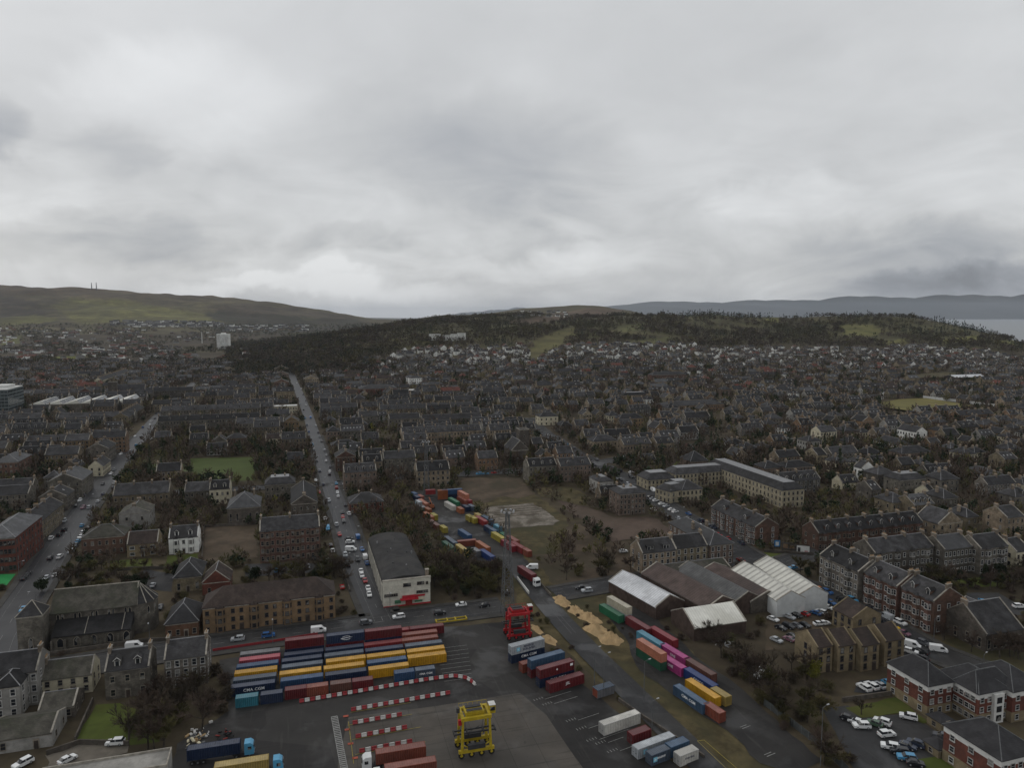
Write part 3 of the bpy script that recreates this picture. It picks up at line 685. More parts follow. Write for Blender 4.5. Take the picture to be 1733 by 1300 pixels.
def roof_mesh(w, d, h, roof, rise, over=.35):
    b = MB(); z = h+.02; t = .16
    if roof == 'gable':
        x0, x1 = -w/2+.02, w/2-.02; e = d/2+over; zl = z-over*rise/(d/2)
        b.prism_x([(-e, zl), (e, zl), (e, zl+t), (0, z+rise+t), (-e, zl+t)], x0, x1)
    elif roof == 'gabley':
        y0, y1 = -d/2+.02, d/2-.02; e = w/2+over; zl = z-over*rise/(w/2)
        b.prism([(-e, zl), (e, zl), (e, zl+t), (0, z+rise+t), (-e, zl+t)], y0, y1)
    elif roof in ('hip', 'pyr', 'plat'):
        ex, ey = w/2+over, d/2+over
        if roof == 'plat': k = .5; rx, ry = max(ex-ey*k*1.0, ex*.35), ey*(1-k)
        elif w >= d: rx, ry = (max(w-d, 0)/2+.01, .01)
        else: rx, ry = (.01, (d-w)/2+.01)
        if roof == 'pyr': rx = ry = .01
        lo = [(-ex, -ey, z), (ex, -ey, z), (ex, ey, z), (-ex, ey, z)]; mid = [(p[0], p[1], z+t) for p in lo]
        hi = [(-rx, -ry, z+rise+t), (rx, -ry, z+rise+t), (rx, ry, z+rise+t), (-rx, ry, z+rise+t)]
        b.hexa(lo, mid); b.hexa(mid, hi)
    else:
        b.box(-w/2+.25, w/2-.25, -d/2+.25, d/2-.25, h-.5, h-.28)
    return b
def ridge_mesh(w, d, h, roof, rise, over=.35):
    b = MB(); z = h+.02+.16
    if roof == 'gable': b.bar((-w/2+.3, 0, z+rise+.03), (w/2-.3, 0, z+rise+.03), .22)
    elif roof == 'gabley': b.bar((0, -d/2+.3, z+rise+.03), (0, d/2-.3, z+rise+.03), .22)
    elif roof in ('hip', 'pyr'):
        ex, ey = w/2+over, d/2+over
        if roof == 'pyr': rx = ry = .01
        elif w >= d: rx, ry = (max(w-d, 0)/2+.01, 0)
        else: rx, ry = (0, (d-w)/2+.01)
        T = [(-rx, -ry), (rx, -ry), (rx, ry), (-rx, ry)]
        for (sx, sy), q in zip(((-1, -1), (1, -1), (1, 1), (-1, 1)), T):
            b.bar((sx*ex, sy*ey, z), (q[0], q[1], z+rise+.03), .2)
        if rx > .1 or ry > .1: b.bar((-rx, -ry, z+rise+.03), (rx, ry, z+rise+.03), .22)
    elif roof == 'plat':
        ex, ey = w/2+over, d/2+over; rx, ry = max(ex-ey*.5, ex*.35), ey*.5
        b.box(-rx, rx, -ry, ry, z+rise+.01, z+rise+.12)
    else:
        pass
    return b
def wall_mesh(w, d, h, roof, rise, base=0.0):
    """walls; gables carry raised skews.  material 0 wall, 1 coping"""
    b = MB(); zb = -1.2
    x0, x1, y0, y1 = -w/2, w/2, -d/2, d/2
    b.add([(x0, y0, zb), (x1, y0, zb), (x1, y1, zb), (x0, y1, zb), (x0, y0, h), (x1, y0, h), (x1, y1, h), (x0, y1, h)],
          [(0, 1, 5, 4), (1, 2, 6, 5), (2, 3, 7, 6), (3, 0, 4, 7)])
    t = .38
    if roof == 'gable':
        for s in (-1, 1):
            xa, xb = sorted((s*w/2, s*(w/2-t)))
            b.prism_x([(y0, h), (y1, h), (0, h+rise+.12)], xa, xb)
            for q in (-1, 1):       # skew stones
                b.hexa([(xa-.04, 0, h+rise+.12), (xb+.04, 0, h+rise+.12), (xb+.04, q*(d/2+.15), h+.0), (xa-.04, q*(d/2+.15), h+.0)],
                       [(xa-.04, 0, h+rise+.42), (xb+.04, 0, h+rise+.42), (xb+.04, q*(d/2+.15), h+.3), (xa-.04, q*(d/2+.15), h+.3)], 1)
    elif roof == 'gabley':
        for s in (-1, 1):
            ya, yb = sorted((s*d/2, s*(d/2-t)))
            b.prism([(x0, h), (x1, h), (0, h+rise+.12)], ya, yb)
            for q in (-1, 1):
                b.hexa([(0, ya-.04, h+rise+.12), (0, yb+.04, h+rise+.12), (q*(w/2+.15), yb+.04, h), (q*(w/2+.15), ya-.04, h)],
                       [(0, ya-.04, h+rise+.42), (0, yb+.04, h+rise+.42), (q*(w/2+.15), yb+.04, h+.3), (q*(w/2+.15), ya-.04, h+.3)], 1)
    elif roof == 'flat':            # parapet
        b.box(x0-.06, x1+.06, y0-.06, y0+.25, h-.35, h+.25, 1); b.box(x0-.06, x1+.06, y1-.25, y1+.06, h-.35, h+.25, 1)
        b.box(x0-.06, x0+.25, y0+.25, y1-.25, h-.35, h+.25, 1); b.box(x1-.25, x1+.06, y0+.25, y1-.25, h-.35, h+.25, 1)
    if roof != 'flat':              # eaves course
        b.box(x0-.05, x1+.05, y0-.08, y0-.001, h-.45, h-.12, 1)
    return b
CH_CACHE = {}
def chimney_mesh(lx, ly, hh, pots):
    k = (lx, ly, hh, pots)
    if k not in CH_CACHE:
        b = MB(); b.box(-lx/2, lx/2, -ly/2, ly/2, -1.2, hh, 0); b.box(-lx/2-.1, lx/2+.1, -ly/2-.1, ly/2+.1, hh, hh+.18, 1)
        for i in range(pots):
            f = (i+.5)/pots-.5
            b.cyl((f*(lx-.2) if lx >= ly else 0, f*(ly-.2) if ly > lx else 0, hh+.18), .15, .6, 6, 'z', 2, .12)
        CH_CACHE[k] = b.mesh('chimney', ['chimney_stone', 'coping', 'clay_pot'])
    return CH_CACHE[k]
DM_CACHE = {}
def dormer_mesh(kind, wall):
    """dormer facing -y, origin at its front sill; body runs back into the roof"""
    k = (kind, wall)
    if k not in DM_CACHE:
        b = MB()
        if kind == 'gab':
            w, hh, dp = 1.7, 1.7, 2.6
            b.box(-w/2, w/2, 0, dp, -.3, hh, 0); b.prism([(-w/2-.2, hh), (w/2+.2, hh), (0, hh+.95)], -.22, dp, 1)
            b.box(-.5, .5, -.04, .05, .15, hh-.15, 3); b.bar((-w/2-.2, -.25, hh), (0, -.25, hh+.98), .16, 2); b.bar((w/2+.2, -.25, hh), (0, -.25, hh+.98), .16, 2)
            for x in (-.58, .58): b.box(x-.09, x+.09, -.07, .05, .05, hh-.05, 2)
            b.box(-.67, .67, -.07, .05, hh-.15, hh, 2)
        else:
            w, hh, dp = 3.0, 1.6, 2.8
            b.box(-w/2, w/2, 0, dp, -.3, hh, 0); b.box(-w/2-.15, w/2+.15, -.2, dp, hh, hh+.16, 1)
            for x in (-.72, .72):
                b.box(x-.55, x+.55, -.04, .05, .2, hh-.15, 3)
                b.box(x-.66, x-.55, -.07, .05, .1, hh-.05, 2); b.box(x+.55, x+.66, -.07, .05, .1, hh-.05, 2)
            b.box(-w/2, w/2, -.07, .05, hh-.15, hh, 2)
        DM_CACHE[k] = b.mesh('dormer', [wall, 'slate', 'frame_white', 'window_glass'])
    return DM_CACHE[k]
SKY_CACHE = {}
def skylight_mesh():
    if 0 not in SKY_CACHE:
        b = MB(); b.box(-.5, .5, -.65, .65, 0, .09, 0); b.box(-.4, .4, -.55, .55, .06, .12, 1); SKY_CACHE[0] = b.mesh('skylight', ['lead', 'lamp_head'])
    return SKY_CACHE[0]

def facade_slots(length, n, storeys, sh, sill, wh, ww):
    out = []
    for s in range(storeys):
        for c in range(n): out.append(((c+.5)/n*length-length/2, s*sh+sill))
    return out
def facing(pos, nrm): return (-(pos[0]*nrm[0]+pos[1]*nrm[1])) > -.02*math.hypot(*pos)

def make_building(name, label, cat, ctr, rz, w, d, h, roof='gable', rise=4.0, wall='stone_grey', roofm='slate', storeys=3, cols=None, scols=None,
                  frame='frame_stone', ww=1.05, wh=1.75, sill=1.0, near=True, chimneys=None, dormers=0, dkind='gab', bays=0, group=None, ridge='lead',
                  sidewin=True, door='door_dark', skylights=0, coping='coping', backwin=False, pots=4, gable_wall=None, zbase=0.0, bayw=2.6):
    root = thing(name, label, cat, (ctr[0], ctr[1], zbase), rz, group)
    link('wall', wall_mesh(w, d, h, roof, rise).mesh('wall', [wall, coping]), root)
    rf = link('roof', roof_mesh(w, d, h, roof, rise).mesh('roof', [roofm]), root)
    rm = ridge_mesh(w, d, h, roof, rise)
    if rm.f and ridge: link('ridge', rm.mesh('ridge', [ridge]), rf)
    if cols is None: cols = max(2, int(w/2.7))
    if scols is None: scols = max(1, int(d/4.5)) if sidewin else 0
    sh = (h-.5)/storeys; wh = min(wh, sh*.62); sill = min(sill, sh*.3)
    c, s = math.cos(rz), math.sin(rz)
    def wpos(x, y): return (ctr[0]+c*x-s*y, ctr[1]+s*x+c*y)
    def wdir(x, y): return (c*x-s*y, s*x+c*y)
    sides = [((0, -d/2), (0, -1), w, cols, 0.0), ((-w/2, 0), (-1, 0), d, scols, -math.pi/2), ((w/2, 0), (1, 0), d, scols, math.pi/2), ((0, d/2), (0, 1), w, cols, math.pi)]
    slots = []
    bay_x = [((k+.5)/bays-.5)*w for k in range(bays)] if bays else []
    for (ox, oy), nn, L, n, ang in sides:
        if n <= 0 or not (facing(wpos(ox, oy), wdir(*nn)) or backwin): continue
        for si in range(storeys):
            for k in range(n):
                a = (k+.5)/n*L-L/2; z = si*sh+sill
                if nn == (0, -1) and any(abs(a-bx) < bayw*.62 for bx in bay_x): continue
                lx, ly = ox+a*math.cos(ang), oy+a*math.sin(ang)
                if nn == (0, -1) and si == 0 and door and k in ([cols//2] if cols < 9 else [cols//4, 3*cols//4]):
                    slots.append((lx, ly, 0, ang, True))
                else: slots.append((lx, ly, z, ang, False))
    if near:
        me = window_mesh(ww, wh, frame)
        for lx, ly, z, ang, isd in slots:
            if isd:
                b = MB(); b.box(-.75, .75, -.1, .05, 0, 2.7, 0); b.box(-.5, .5, -.16, -.1, 0, 2.2, 1); link('door', b.mesh('door', [frame, door]), root, (lx, ly, 0), ang)
            else: link('window', me, root, (lx, ly, z), ang)
    else:
        b = MB(); t = .14
        for lx, ly, z, ang, isd in slots:
            if isd: z, hh, f = 0, 2.3, 2
            else: hh, f = wh, 1
            ca, sa = math.cos(ang), math.sin(ang)
            def q(x, y, zz): return (lx+ca*x-sa*y, ly+sa*x+ca*y, zz)
            def bx(xa, xb, ya, yb, za, zb_, m): b.hexa([q(xa, ya, za), q(xb, ya, za), q(xb, yb, za), q(xa, yb, za)], [q(xa, ya, zb_), q(xb, ya, zb_), q(xb, yb, zb_), q(xa, yb, zb_)], m)
            bx(-ww/2-t, ww/2+t, -.06, .03, z-t, z+hh+t, 0); bx(-ww/2, ww/2, -.10, -.05, z, z+hh, f)
        if b.f: stuff(link('windows', b.mesh('windows', [frame, 'window_glass', door or 'door_dark']), root))
    # bay windows
    for bxx in bay_x:
        b = MB(); q = bayw/2; hh = h-.3
        poly = [(-q, 0), (-q*.62, -.95), (q*.62, -.95), (q, 0)]
        b.add([(p[0], p[1], -1) for p in poly]+[(p[0], p[1], hh) for p in poly], [(0, 1, 5, 4), (1, 2, 6, 5), (2, 3, 7, 6)], 0)
        b.add([(p[0]*1.06, p[1]*1.08, hh) for p in poly]+[(0, 0, hh+1.1)], [(0, 1, 4), (1, 2, 4), (2, 3, 4)], 1); b.face([(p[0]*1.06, p[1]*1.08, hh) for p in poly][::-1], 1)
        bo = link('bay_window', b.mesh('bay_window', [wall, roofm]), root, (bxx, -d/2, 0))
        wm = window_mesh(min(1.1, bayw*.45), wh, frame)
        for si in range(storeys): link('window', wm, bo, (0, -.95, si*sh+sill))
        sa = math.atan2(.95, q*.38); wm2 = window_mesh(.5, wh, frame)
        for si in range(storeys):
            for sg in (-1, 1): link('window', wm2, bo, (sg*q*.81, -.475, si*sh+sill), sg*sa)
    # chimneys on gables / ridge
    zt = h+rise+.2
    if chimneys is None: chimneys = max(2, int(w/9)+1) if roof in ('gable',) else (2 if roof in ('hip', 'gabley', 'plat') else 0)
    if chimneys and roof == 'gable':
        for k in range(chimneys):
            x = -w/2+.5+(w-1.0)*k/max(1, chimneys-1); link('chimney', chimney_mesh(.8, 2.2, 1.3, pots), rf, (x, 0, zt-.2))
    elif chimneys and roof in ('hip', 'plat', 'gabley'):
        for k in range(chimneys):
            sgn = -1 if k % 2 else 1
            if roof == 'gabley': loc = (0, (d/2-.6)*sgn, zt-.2); me = chimney_mesh(1.8, .8, 1.2, 3)
            else: loc = (sgn*(max(w-d, 2)/2+1.2 if w >= d else w*.3), 0, zt-.9); me = chimney_mesh(.8, 1.8, 1.9, 3)
            link('chimney', me, rf, loc)
    if dormers and roof in ('gable', 'hip', 'plat'):
        for k in range(dormers):
            x = ((k+.5)/dormers-.5)*(w*.92 if roof == 'gable' else w*.6); f = .30
            y = -d/2*(1-f)-.35; link('dormer', dormer_mesh(dkind, wall if dkind == 'gab' else 'slate'), rf, (x, y-.25, h+rise*f*.55+.1))
    if skylights and roof == 'gable':
        al = math.atan2(rise, d/2)
        for k in range(skylights):
            x = ((k+.5)/skylights-.5)*w*.8; f = .5; o = link('skylight', skylight_mesh(), rf, (x, -d/2*(1-f), h+rise*f+.2)); o.rotation_euler = (al, 0, 0)
    occ_poly([tuple(wpos(x, y)) for x, y in ((-w/2-1.5, -d/2-1.5), (w/2+1.5, -d/2-1.5), (w/2+1.5, d/2+1.5), (-w/2-1.5, d/2+1.5))], 4)
    return root
def foot(z, L, Rr, depth, snap=True, ang0=17.0):
    """front facade from two ground pixels -> centre, heading, width"""
    a = G(*px(z, *L)); b = G(*px(z, *Rr)); d = (b-a)[:2]; th = math.atan2(d[1], d[0]); W = np.linalg.norm(d)
    if snap:
        k = round((th-R(ang0))/(math.pi/2)); t2 = R(ang0)+k*math.pi/2
        W = max(4.0, d@np.array((math.cos(t2), math.sin(t2)))) if abs((th-t2+math.pi) % (2*math.pi)-math.pi) < R(44.9) else W; th = t2
    e = np.array((math.cos(th), math.sin(th))); n = np.array((-e[1], e[0])); mid = (a+b)[:2]/2
    return mid+n*depth/2, th, W, min(a[2], b[2])
BCOUNT = [0]
def bld(z, L, Rr, d, h, label, roof='gable', rise=4.0, wall='stone_grey', name='tenement', cat='building', snap=True, ang0=17.0, **kw):
    c, th, W, zb = foot(z, L, Rr, d, snap, ang0)
    kw.setdefault('near', c[1] < 520)
    BCOUNT[0] += 1
    return make_building(name, label, cat, c, th, W, d, h, roof, rise, wall, zbase=zb, **kw)
T3 = dict(storeys=3); T4 = dict(storeys=4); T2 = dict(storeys=2)

# --- left side
bld('E', (-150, 1090), (130, 1040), 34, 15, 'big red brick block with low grey hipped roof at left edge', 'hip', 4, 'brick_red', 'office_block', storeys=4, cols=9, scols=9, frame='frame_dark', roofm='slate_light', chimneys=0)
bld('E', (250, 885), (425, 720), 12, 10, 'stone tenement row along the wet street behind the red brick block', wall='stone_buff', **T3)
bld('E', (440, 650), (510, 605), 14, 8.5, 'low grey tenement with one bright skylight by the left street', skylights=1, **T2)
bld('E', (555, 565), (620, 500), 18, 11, 'pale stone tenement with patched roof on left street corner', roofm='slate_light', rise=4.5, **T3)
bld('E', (300, 500), (405, 500), 10, 7, 'small grey slated house tucked behind the patched-roof tenement', 'hip', 3.5, name='house', **T2)
bld('E', (690, 420), (740, 376), 9, 7, 'cream gabled house beside the left street', wall='harl_cream', name='house', **T2)
bld('E', (722, 330), (782, 290), 15, 11, 'grey tenement at the bend beyond the cream gabled house', **T3)
bld('E', (445, 292), (590, 296), 13, 13.5, 'orange sandstone tenement with tall windows, left half of the pair', wall='stone_orange', bays=2, **T4)
bld('E', (602, 276), (850, 252), 12, 13, 'orange sandstone tenement reaching the left street corner', wall='stone_orange', bays=2, **T4)
bld('E', (200, 252), (440, 264), 12, 9, 'brown stone row left of the orange sandstone tenements', wall='stone_orange', dormers=2, **T3)
bld('E', (-40, 450), (130, 440), 26, 12, 'red-brown stone block at left edge with pale roof edges', 'hip', 4, 'stone_red', roofm='slate_light', **T3)
bld('E', (75, 112), (268, 114), 12, 12, 'brown tenement with white gable near the left edge', wall='stone_orange', **T3)
bld('E', (-60, 560), (215, 552), 10, 6, 'long low dark roofed house at left edge', name='house', **T2)
bld('E', (-40, 650), (190, 642), 12, 9, 'grey stone tenement in front of the long low roof at left', **T3)
bld('E', (-60, 330), (40, 330), 14, 11, 'narrow stone tenement at far left edge', wall='stone_buff', **T3)
bld('E', (760, 642), (1130, 624), 13, 8.5, 'stone building with tall gable right of the left street', rise=5, wall='stone_buff', **T2)
bld('E', (800, 784), (1000, 776), 14, 9, 'grey rendered gable-fronted house with moss on its roof', 'gabley', 3.5, 'harl_grey', name='house', roofm='slate_moss', cols=2, door=None, **T2)
bld('E', (565, 938), (822, 952), 14, 8.5, 'red stone villa with pale hipped roof beside the left street', 'hip', 4, 'stone_red', name='villa', roofm='slate_moss', **T2)
bld('E', (850, 962), (1055, 946), 11, 6.2, 'buff brick house with brown tiled roof and white windows', rise=4.2, wall='brick_buff', name='house', roofm='tile_brown', frame='frame_white', cols=3, ww=1.8, wh=1.3, chimneys=0, **T2)
bld('E', (1128, 942), (1325, 924), 10, 7.6, 'bright white villa with two dormers and bay windows', rise=4.2, wall='harl_white', name='villa', dormers=2, bays=2, cols=3, frame='frame_white', coping='white_panel', **T2)
bld('E', (1235, 602), (1400, 600), 12, 7.5, 'dark stone house joined to the twin-gabled cream house', name='house', **T2)
bld('E', (1402, 602), (1535, 606), 12, 9, 'cream stone house with white gablets, behind the grey hall', wall='harl_cream', name='house', dormers=2, **T2)
bld('E', (1520, 742), (1735, 736), 20, 9, 'large grey stone hall with hipped roof beside the dirt plot', 'hip', 6, 'stone_dark', name='hall', roofm='slate_light', storeys=1, cols=5, wh=4, sill=2)
bld('E', (1265, 240), (1390, 238), 11, 8.5, 'grey villa with two white dormers above the sports pitch', name='villa', dormers=2, **T2)
bld('E', (1415, 242), (1512, 240), 12, 7, 'gable-fronted grey house beside the red stone villa', 'gabley', 4, name='house', cols=2, **T2)
bld('E', (1515, 234), (1642, 228), 11, 8.5, 'red sandstone villa above the sports pitch', 'hip', 3, 'stone_red', name='villa', **T2)
bld('E', (1062, 120), (1735, 108), 12, 11, 'long grey tenement terrace behind the sports pitch', dormers=6, **T3)
bld('A', (1080, 1025), (1735, 1008), 12, 10, 'second long terrace with white dormers behind the first terrace', dormers=8, **T3)
bld('A', (412, 1058), (880, 1062), 13, 8, 'long dark slated tenement behind the orange sandstone row', **T3)
bld('A', (880, 1070), (945, 1000), 14, 9.5, 'tall tenement on the left street corner below the white sheds', wall='stone_buff', **T3)
bld('A', (225, 902), (570, 892), 12, 10, 'cream tenement row behind the white-roofed sheds', wall='stone_buff', dormers=3, **T3)
bld('A', (575, 892), (665, 880), 13, 11, 'red-brown tenement end beside the cream row', wall='stone_red', **T3)
bld('A', (965, 887), (1290, 872), 12, 10, 'grey stone tenement on the slope past the dark church', **T3)
bld('A', (1010, 978), (1300, 962), 14, 9, 'mixed stone block between two long terraces', wall='stone_buff', **T3)
bld('A', (500, 757), (715, 742), 10, 8, 'row of cream gabled houses near the valley', wall='harl_cream', name='house', roofm='tile_dark', **T2)
bld('A', (715, 800), (835, 735), 11, 9, 'cream houses climbing the far end of the left street', wall='harl_cream', name='house', **T2)
bld('A', (780, 870), (960, 872), 14, 8, 'dark church nave behind the white sheds', rise=8, wall='stone_dark', name='church', cat='church', storeys=1, wh=3, chimneys=0)
bld('A', (728, 882), (777, 884), 8, 22, 'square dark stone church tower over the left street', 'flat', 0, 'stone_dark', name='church_tower', cat='tower', storeys=3, cols=1, door=None)
# --- middle
bld('B', (862, 1194), (1085, 1192), 12, 11.5, 'dark stone tenement facing the cross road, left of two villas', **T3)
bld('G', (600, 278), (820, 272), 12, 12, 'brown stone corner tenement with white dormers at the crossroads', wall='stone_pink', dormers=4, bays=2, **T3)
bld('G', (725, 192), (858, 188), 11, 11, 'narrow stone tenement behind the corner tenement', wall='stone_buff', dormers=2, **T3)
bld('G', (545, 150), (682, 152), 15, 10.5, 'red stone gable-fronted tenement on the straight street', 'gabley', 4, 'stone_red', cols=4, **T3)
bld('B', (515, 1072), (690, 1062), 12, 8, 'stone house with pale hipped roof on the straight street', 'hip', 3.5, 'stone_buff', name='house', **T2)
bld('B', (1268, 1152), (1420, 1166), 11, 8.5, 'red stone house with white gable and three roof lights', wall='stone_pink', name='house', skylights=3, cols=3, **T2)
bld('B', (1490, 1168), (1630, 1166), 11, 9, 'orange stone villa facing the cross road', wall='stone_orange', name='villa', **T2)
bld('B', (985, 1014), (1520, 990), 13, 12, 'grand stone terrace with a row of white dormers', wall='stone_buff', dormers=12, bays=6, **T3)
bld('B', (900, 905), (1112, 900), 12, 12, 'dark stone tenement behind the dormered terrace', **T3)
bld('B', (1115, 880), (1530, 870), 12, 8, 'long low stone range behind the dormered terrace', wall='stone_dark', **T2)
bld('B', (830, 806), (1480, 796), 12, 9, 'long buff stone terrace with scattered dormers in mid town', wall='stone_buff', dormers=9, **T3)
bld('B', (440, 812), (695, 806), 14, 10, 'dark slated tenement range right of the straight street', **T3)
bld('B', (700, 888), (830, 882), 13, 12, 'square grey stone tenement beside bare trees', **T3)
bld('B', (580, 995), (735, 978), 12, 11, 'grey stone tenement with a row of roof lights', skylights=6, **T3)
bld('B', (485, 992), (575, 990), 14, 11, 'curved-front stone tenement on the straight street', 'hip', 3.5, 'stone_pink', **T3)
bld('B', (705, 684), (950, 664), 26, 11, 'broad red brick building with grey roof in mid town', 'hip', 4, 'brick_red', name='school', cat='school', storeys=3, chimneys=0)
bld('B', (955, 668), (1106, 655), 20, 6, 'red brick block with white flat roof', 'flat', 0, 'brick_red', name='school_annex', cat='building', roofm='white_panel', storeys=1)
bld('B', (1035, 606), (1120, 600), 12, 12, 'white rendered block behind the white flat roof', 'hip', 3, 'harl_white', name='house', **T3)
bld('B', (440, 716), (580, 712), 12, 10, 'buff stone tenement with bright windows by the straight street', wall='stone_buff', frame='frame_white', **T3)
bld('B', (330, 604), (430, 600), 14, 11, 'buff gable tenement near the top of the straight street', 'gabley', 4, 'stone_buff', **T3)
bld('B', (1145, 640), (1270, 632), 14, 9, 'orange brick block in mid town', 'hip', 3, 'stone_orange', **T3)
for k, (xa, ya) in enumerate(((135, 690), (135, 620), (133, 560), (135, 520))):
    bld('B', (xa, ya), (xa+98, ya-6), 14, 9, ('lowest', 'second', 'third', 'highest')[k] + ' of the gabled houses left of the straight street', 'gabley', 4, ('stone_buff', 'stone_red', 'stone_pink', 'stone_buff')[k], name='house', **T2)
bld('B', (132, 792), (290, 786), 16, 8.5, 'cream building with white flat roof left of the straight street', 'flat', 0, 'harl_cream', name='hall', roofm='white_panel', **T2)
bld('B', (-110, 800), (130, 794), 12, 9, 'dormered terrace running up to the cream flat-roofed building', dormers=5, **T3)
bld('B', (-120, 925), (200, 915), 12, 10, 'dark stone terrace left of the orange gable house', dormers=3, **T3)
bld('B', (204, 904), (300, 896), 16, 9, 'orange stone gable-fronted house left of the straight street', 'gabley', 4, 'stone_orange', name='house', **T2)
bld('B', (78, 1012), (176, 1004), 9, 7, 'cream stone house with brown roof above bare gardens', wall='harl_cream', name='house', roofm='tile_brown', rise=3.2, **T2)
bld('G', (75, 338), (275, 328), 14, 9, 'dark stone mansion with platform roof left of the straight street', 'plat', 3.5, 'stone_grey', name='villa', frame='frame_stone', **T2)
bld('G', (250, 470), (425, 462), 38, 8.5, 'deep dark slated range with stepped chimneys beside the straight street', 'gabley', 4.5, 'stone_dark', cols=4, scols=8, **T2)
bld('G', (45, 748), (445, 738), 13, 14.5, 'tall red sandstone tenement with bay windows and white sashes', rise=4.2, wall='stone_red', bays=4, cols=12, frame='frame_stone', **T4)
bld('G', (640, 446), (858, 410), 14, 6, 'red brick building with grey hipped roof among bare trees', 'hip', 4, 'brick_red', name='hall', **T2)
# --- lower left
bld('E', (1165, 1192), (1345, 1184), 16, 6, 'stone hall with hipped grey roof behind the church', 'hip', 4.5, 'stone_buff', name='hall', storeys=1, wh=2.6, chimneys=0)
bld('E', (1350, 1218), (1535, 1194), 12, 5, 'red brick gable-fronted hall behind the yellow brick flats', 'gabley', 4.5, 'brick_red', name='hall', storeys=1, cols=2, roofm='tile_brown', chimneys=0)
bld('F', (1112, 425), (1320, 432), 15, 5, 'low brick hall with dark roof beside the church', 'hip', 5, 'brick_brown', name='hall', storeys=1, cols=4, roofm='tile_dark', chimneys=0)
bld('F', (-160, 940), (265, 872), 11, 10, 'grey rendered tenement at the lower left edge', wall='harl_grey', cols=8, frame='frame_white', **T3)
bld('F', (-40, 985), (140, 968), 9, 9, 'grey rear wing with hipped roof at the lower left edge', 'hip', 2.5, 'harl_grey', cols=2, frame='frame_white', chimneys=0, door=None, **T3)
bld('F', (282, 832), (615, 802), 9, 5.5, 'low buff house with mossy slate roof, second from lower left', rise=3.6, wall='harl_cream', name='house', cols=4, chimneys=1, roofm='slate_moss', **T2)
bld('F', (705, 852), (1005, 806), 11, 8.5, 'grey stone house with two pointed dormers beside bare trees', rise=3.6, wall='stone_grey', name='house', dormers=2, cols=3, **T2)
bld('F', (1102, 775), (1385, 740), 11, 9, 'plain grey stone house with white windows next to the containers', rise=3.4, wall='stone_grey', name='house', cols=5, frame='frame_white', **T3)
bld('F', (255, 1000), (500, 960), 10, 3.2, 'dark lean-to sheds with slate roofs behind the low buff house', rise=2.4, wall='stone_dark', name='shed', cat='shed', storeys=1, chimneys=0, roofm='slate_moss', cols=3)
bld('F', (-80, 1210), (345, 1170), 12, 3.6, 'long shed with pale wall and dark mossy roof at lower left', 'gable', 2.2, 'harl_grey', name='shed', cat='shed', roofm='slate_moss', storeys=1, cols=2, chimneys=0, ridge=None)
bld('X', (60, 1372), (283, 1342), 7, 6, 'pale flat roofed building cut by the bottom edge', 'flat', 0, 'harl_grey', name='warehouse', roofm='roof_concrete', storeys=1, cols=5, chimneys=0)
bld('X', (345, 1073), (568, 1049), 13, 9.2, 'yellow brick flats with brown roof and recessed balconies', 'hip', 5, 'brick_yellow', name='flats', roofm='tile_brown', cols=16, frame='frame_dark', ww=1.0, wh=1.3, storeys=3, chimneys=0, ridge=None, bays=4, bayw=3.2)
# --- right of the upper yard
bld('L', (132, 224), (330, 217), 12, 11, 'grey stone tenement with blank cream gable by the cross road', dormers=3, cols=6, **T3)
bld('L', (335, 218), (565, 216), 12, 11, 'brown stone tenement joined to the cream gabled one', wall='stone_pink', dormers=2, **T3)
bld('L', (592, 304), (715, 312), 15, 8.5, 'pale grey rendered house with flat top by the parked cars', 'plat', 2, 'harl_grey', name='house', **T2)
bld('L', (725, 436), (932, 442), 14, 12, 'solitary pink stone tenement block beside the cleared plot', 'plat', 2.0, 'stone_pink', cols=7, chimneys=2, **T4)
bld('L', (980, 336), (1082, 366), 15, 7, 'front pavilion of the pale stone flats complex', 'plat', 3, 'stone_pale', name='flats', roofm='slate', snap=False, chimneys=0, **T2)
bld('L', (900, 262), (1140, 276), 15, 6.5, 'low pale stone range with wide slate roof, left in flats complex', 'plat', 3.5, 'stone_pale', name='flats', chimneys=0, **T2)
bld('L', (1150, 350), (1300, 345), 13, 7, 'central wing with pointed grey roof in pale flats complex', 'hip', 4.5, 'stone_pale', name='flats', chimneys=0, **T2)
bld('L', (1372, 196), (1765, 404), 15, 10.5, 'long pale stone wing with slate mansard and metal ridge', 'plat', 3.5, 'stone_pale', name='flats', chimneys=0, cols=22, scols=5, **T3)
bld('L', (1110, 262), (1500, 234), 14, 9, 'long rear range linking the wings of pale flats complex', 'plat', 3.2, 'stone_pale', name='flats', chimneys=0, cols=16, **T3)
bld('L', (1085, 318), (1250, 322), 12, 6.5, 'low linking block in front court of pale flats complex', 'plat', 2.6, 'stone_pale', name='flats', chimneys=0, **T2)
bld('L', (1212, 170), (1330, 162), 14, 9, 'square stone tower with pyramid slate roof', 'pyr', 6, 'stone_pink', name='church_tower', cat='tower', cols=2, chimneys=0, **T2)
bld('L', (1340, 505), (1655, 652), 13, 9.5, 'red sandstone terrace stepping down beside the parked cars', wall='stone_red', bays=5, dormers=2, frame='frame_white', **T3)
bld('L', (890, 842), (1120, 815), 11, 9.5, 'brown stone tenement with white shopfront and boxed dormers', wall='stone_buff', dormers=2, dkind='box', cols=6, frame='frame_white', **T3)
bld('L', (1122, 812), (1318, 778), 11, 9.5, 'brown stone tenement with long black balcony next to shop', wall='stone_buff', cols=5, frame='frame_white', **T3)
bld('L', (1325, 776), (1515, 778), 36, 9.5, 'pink rendered corner tenement with long grey roof', 'hip', 4, 'stone_pink', cols=4, scols=9, frame='frame_white', roofm='slate_light', **T3)
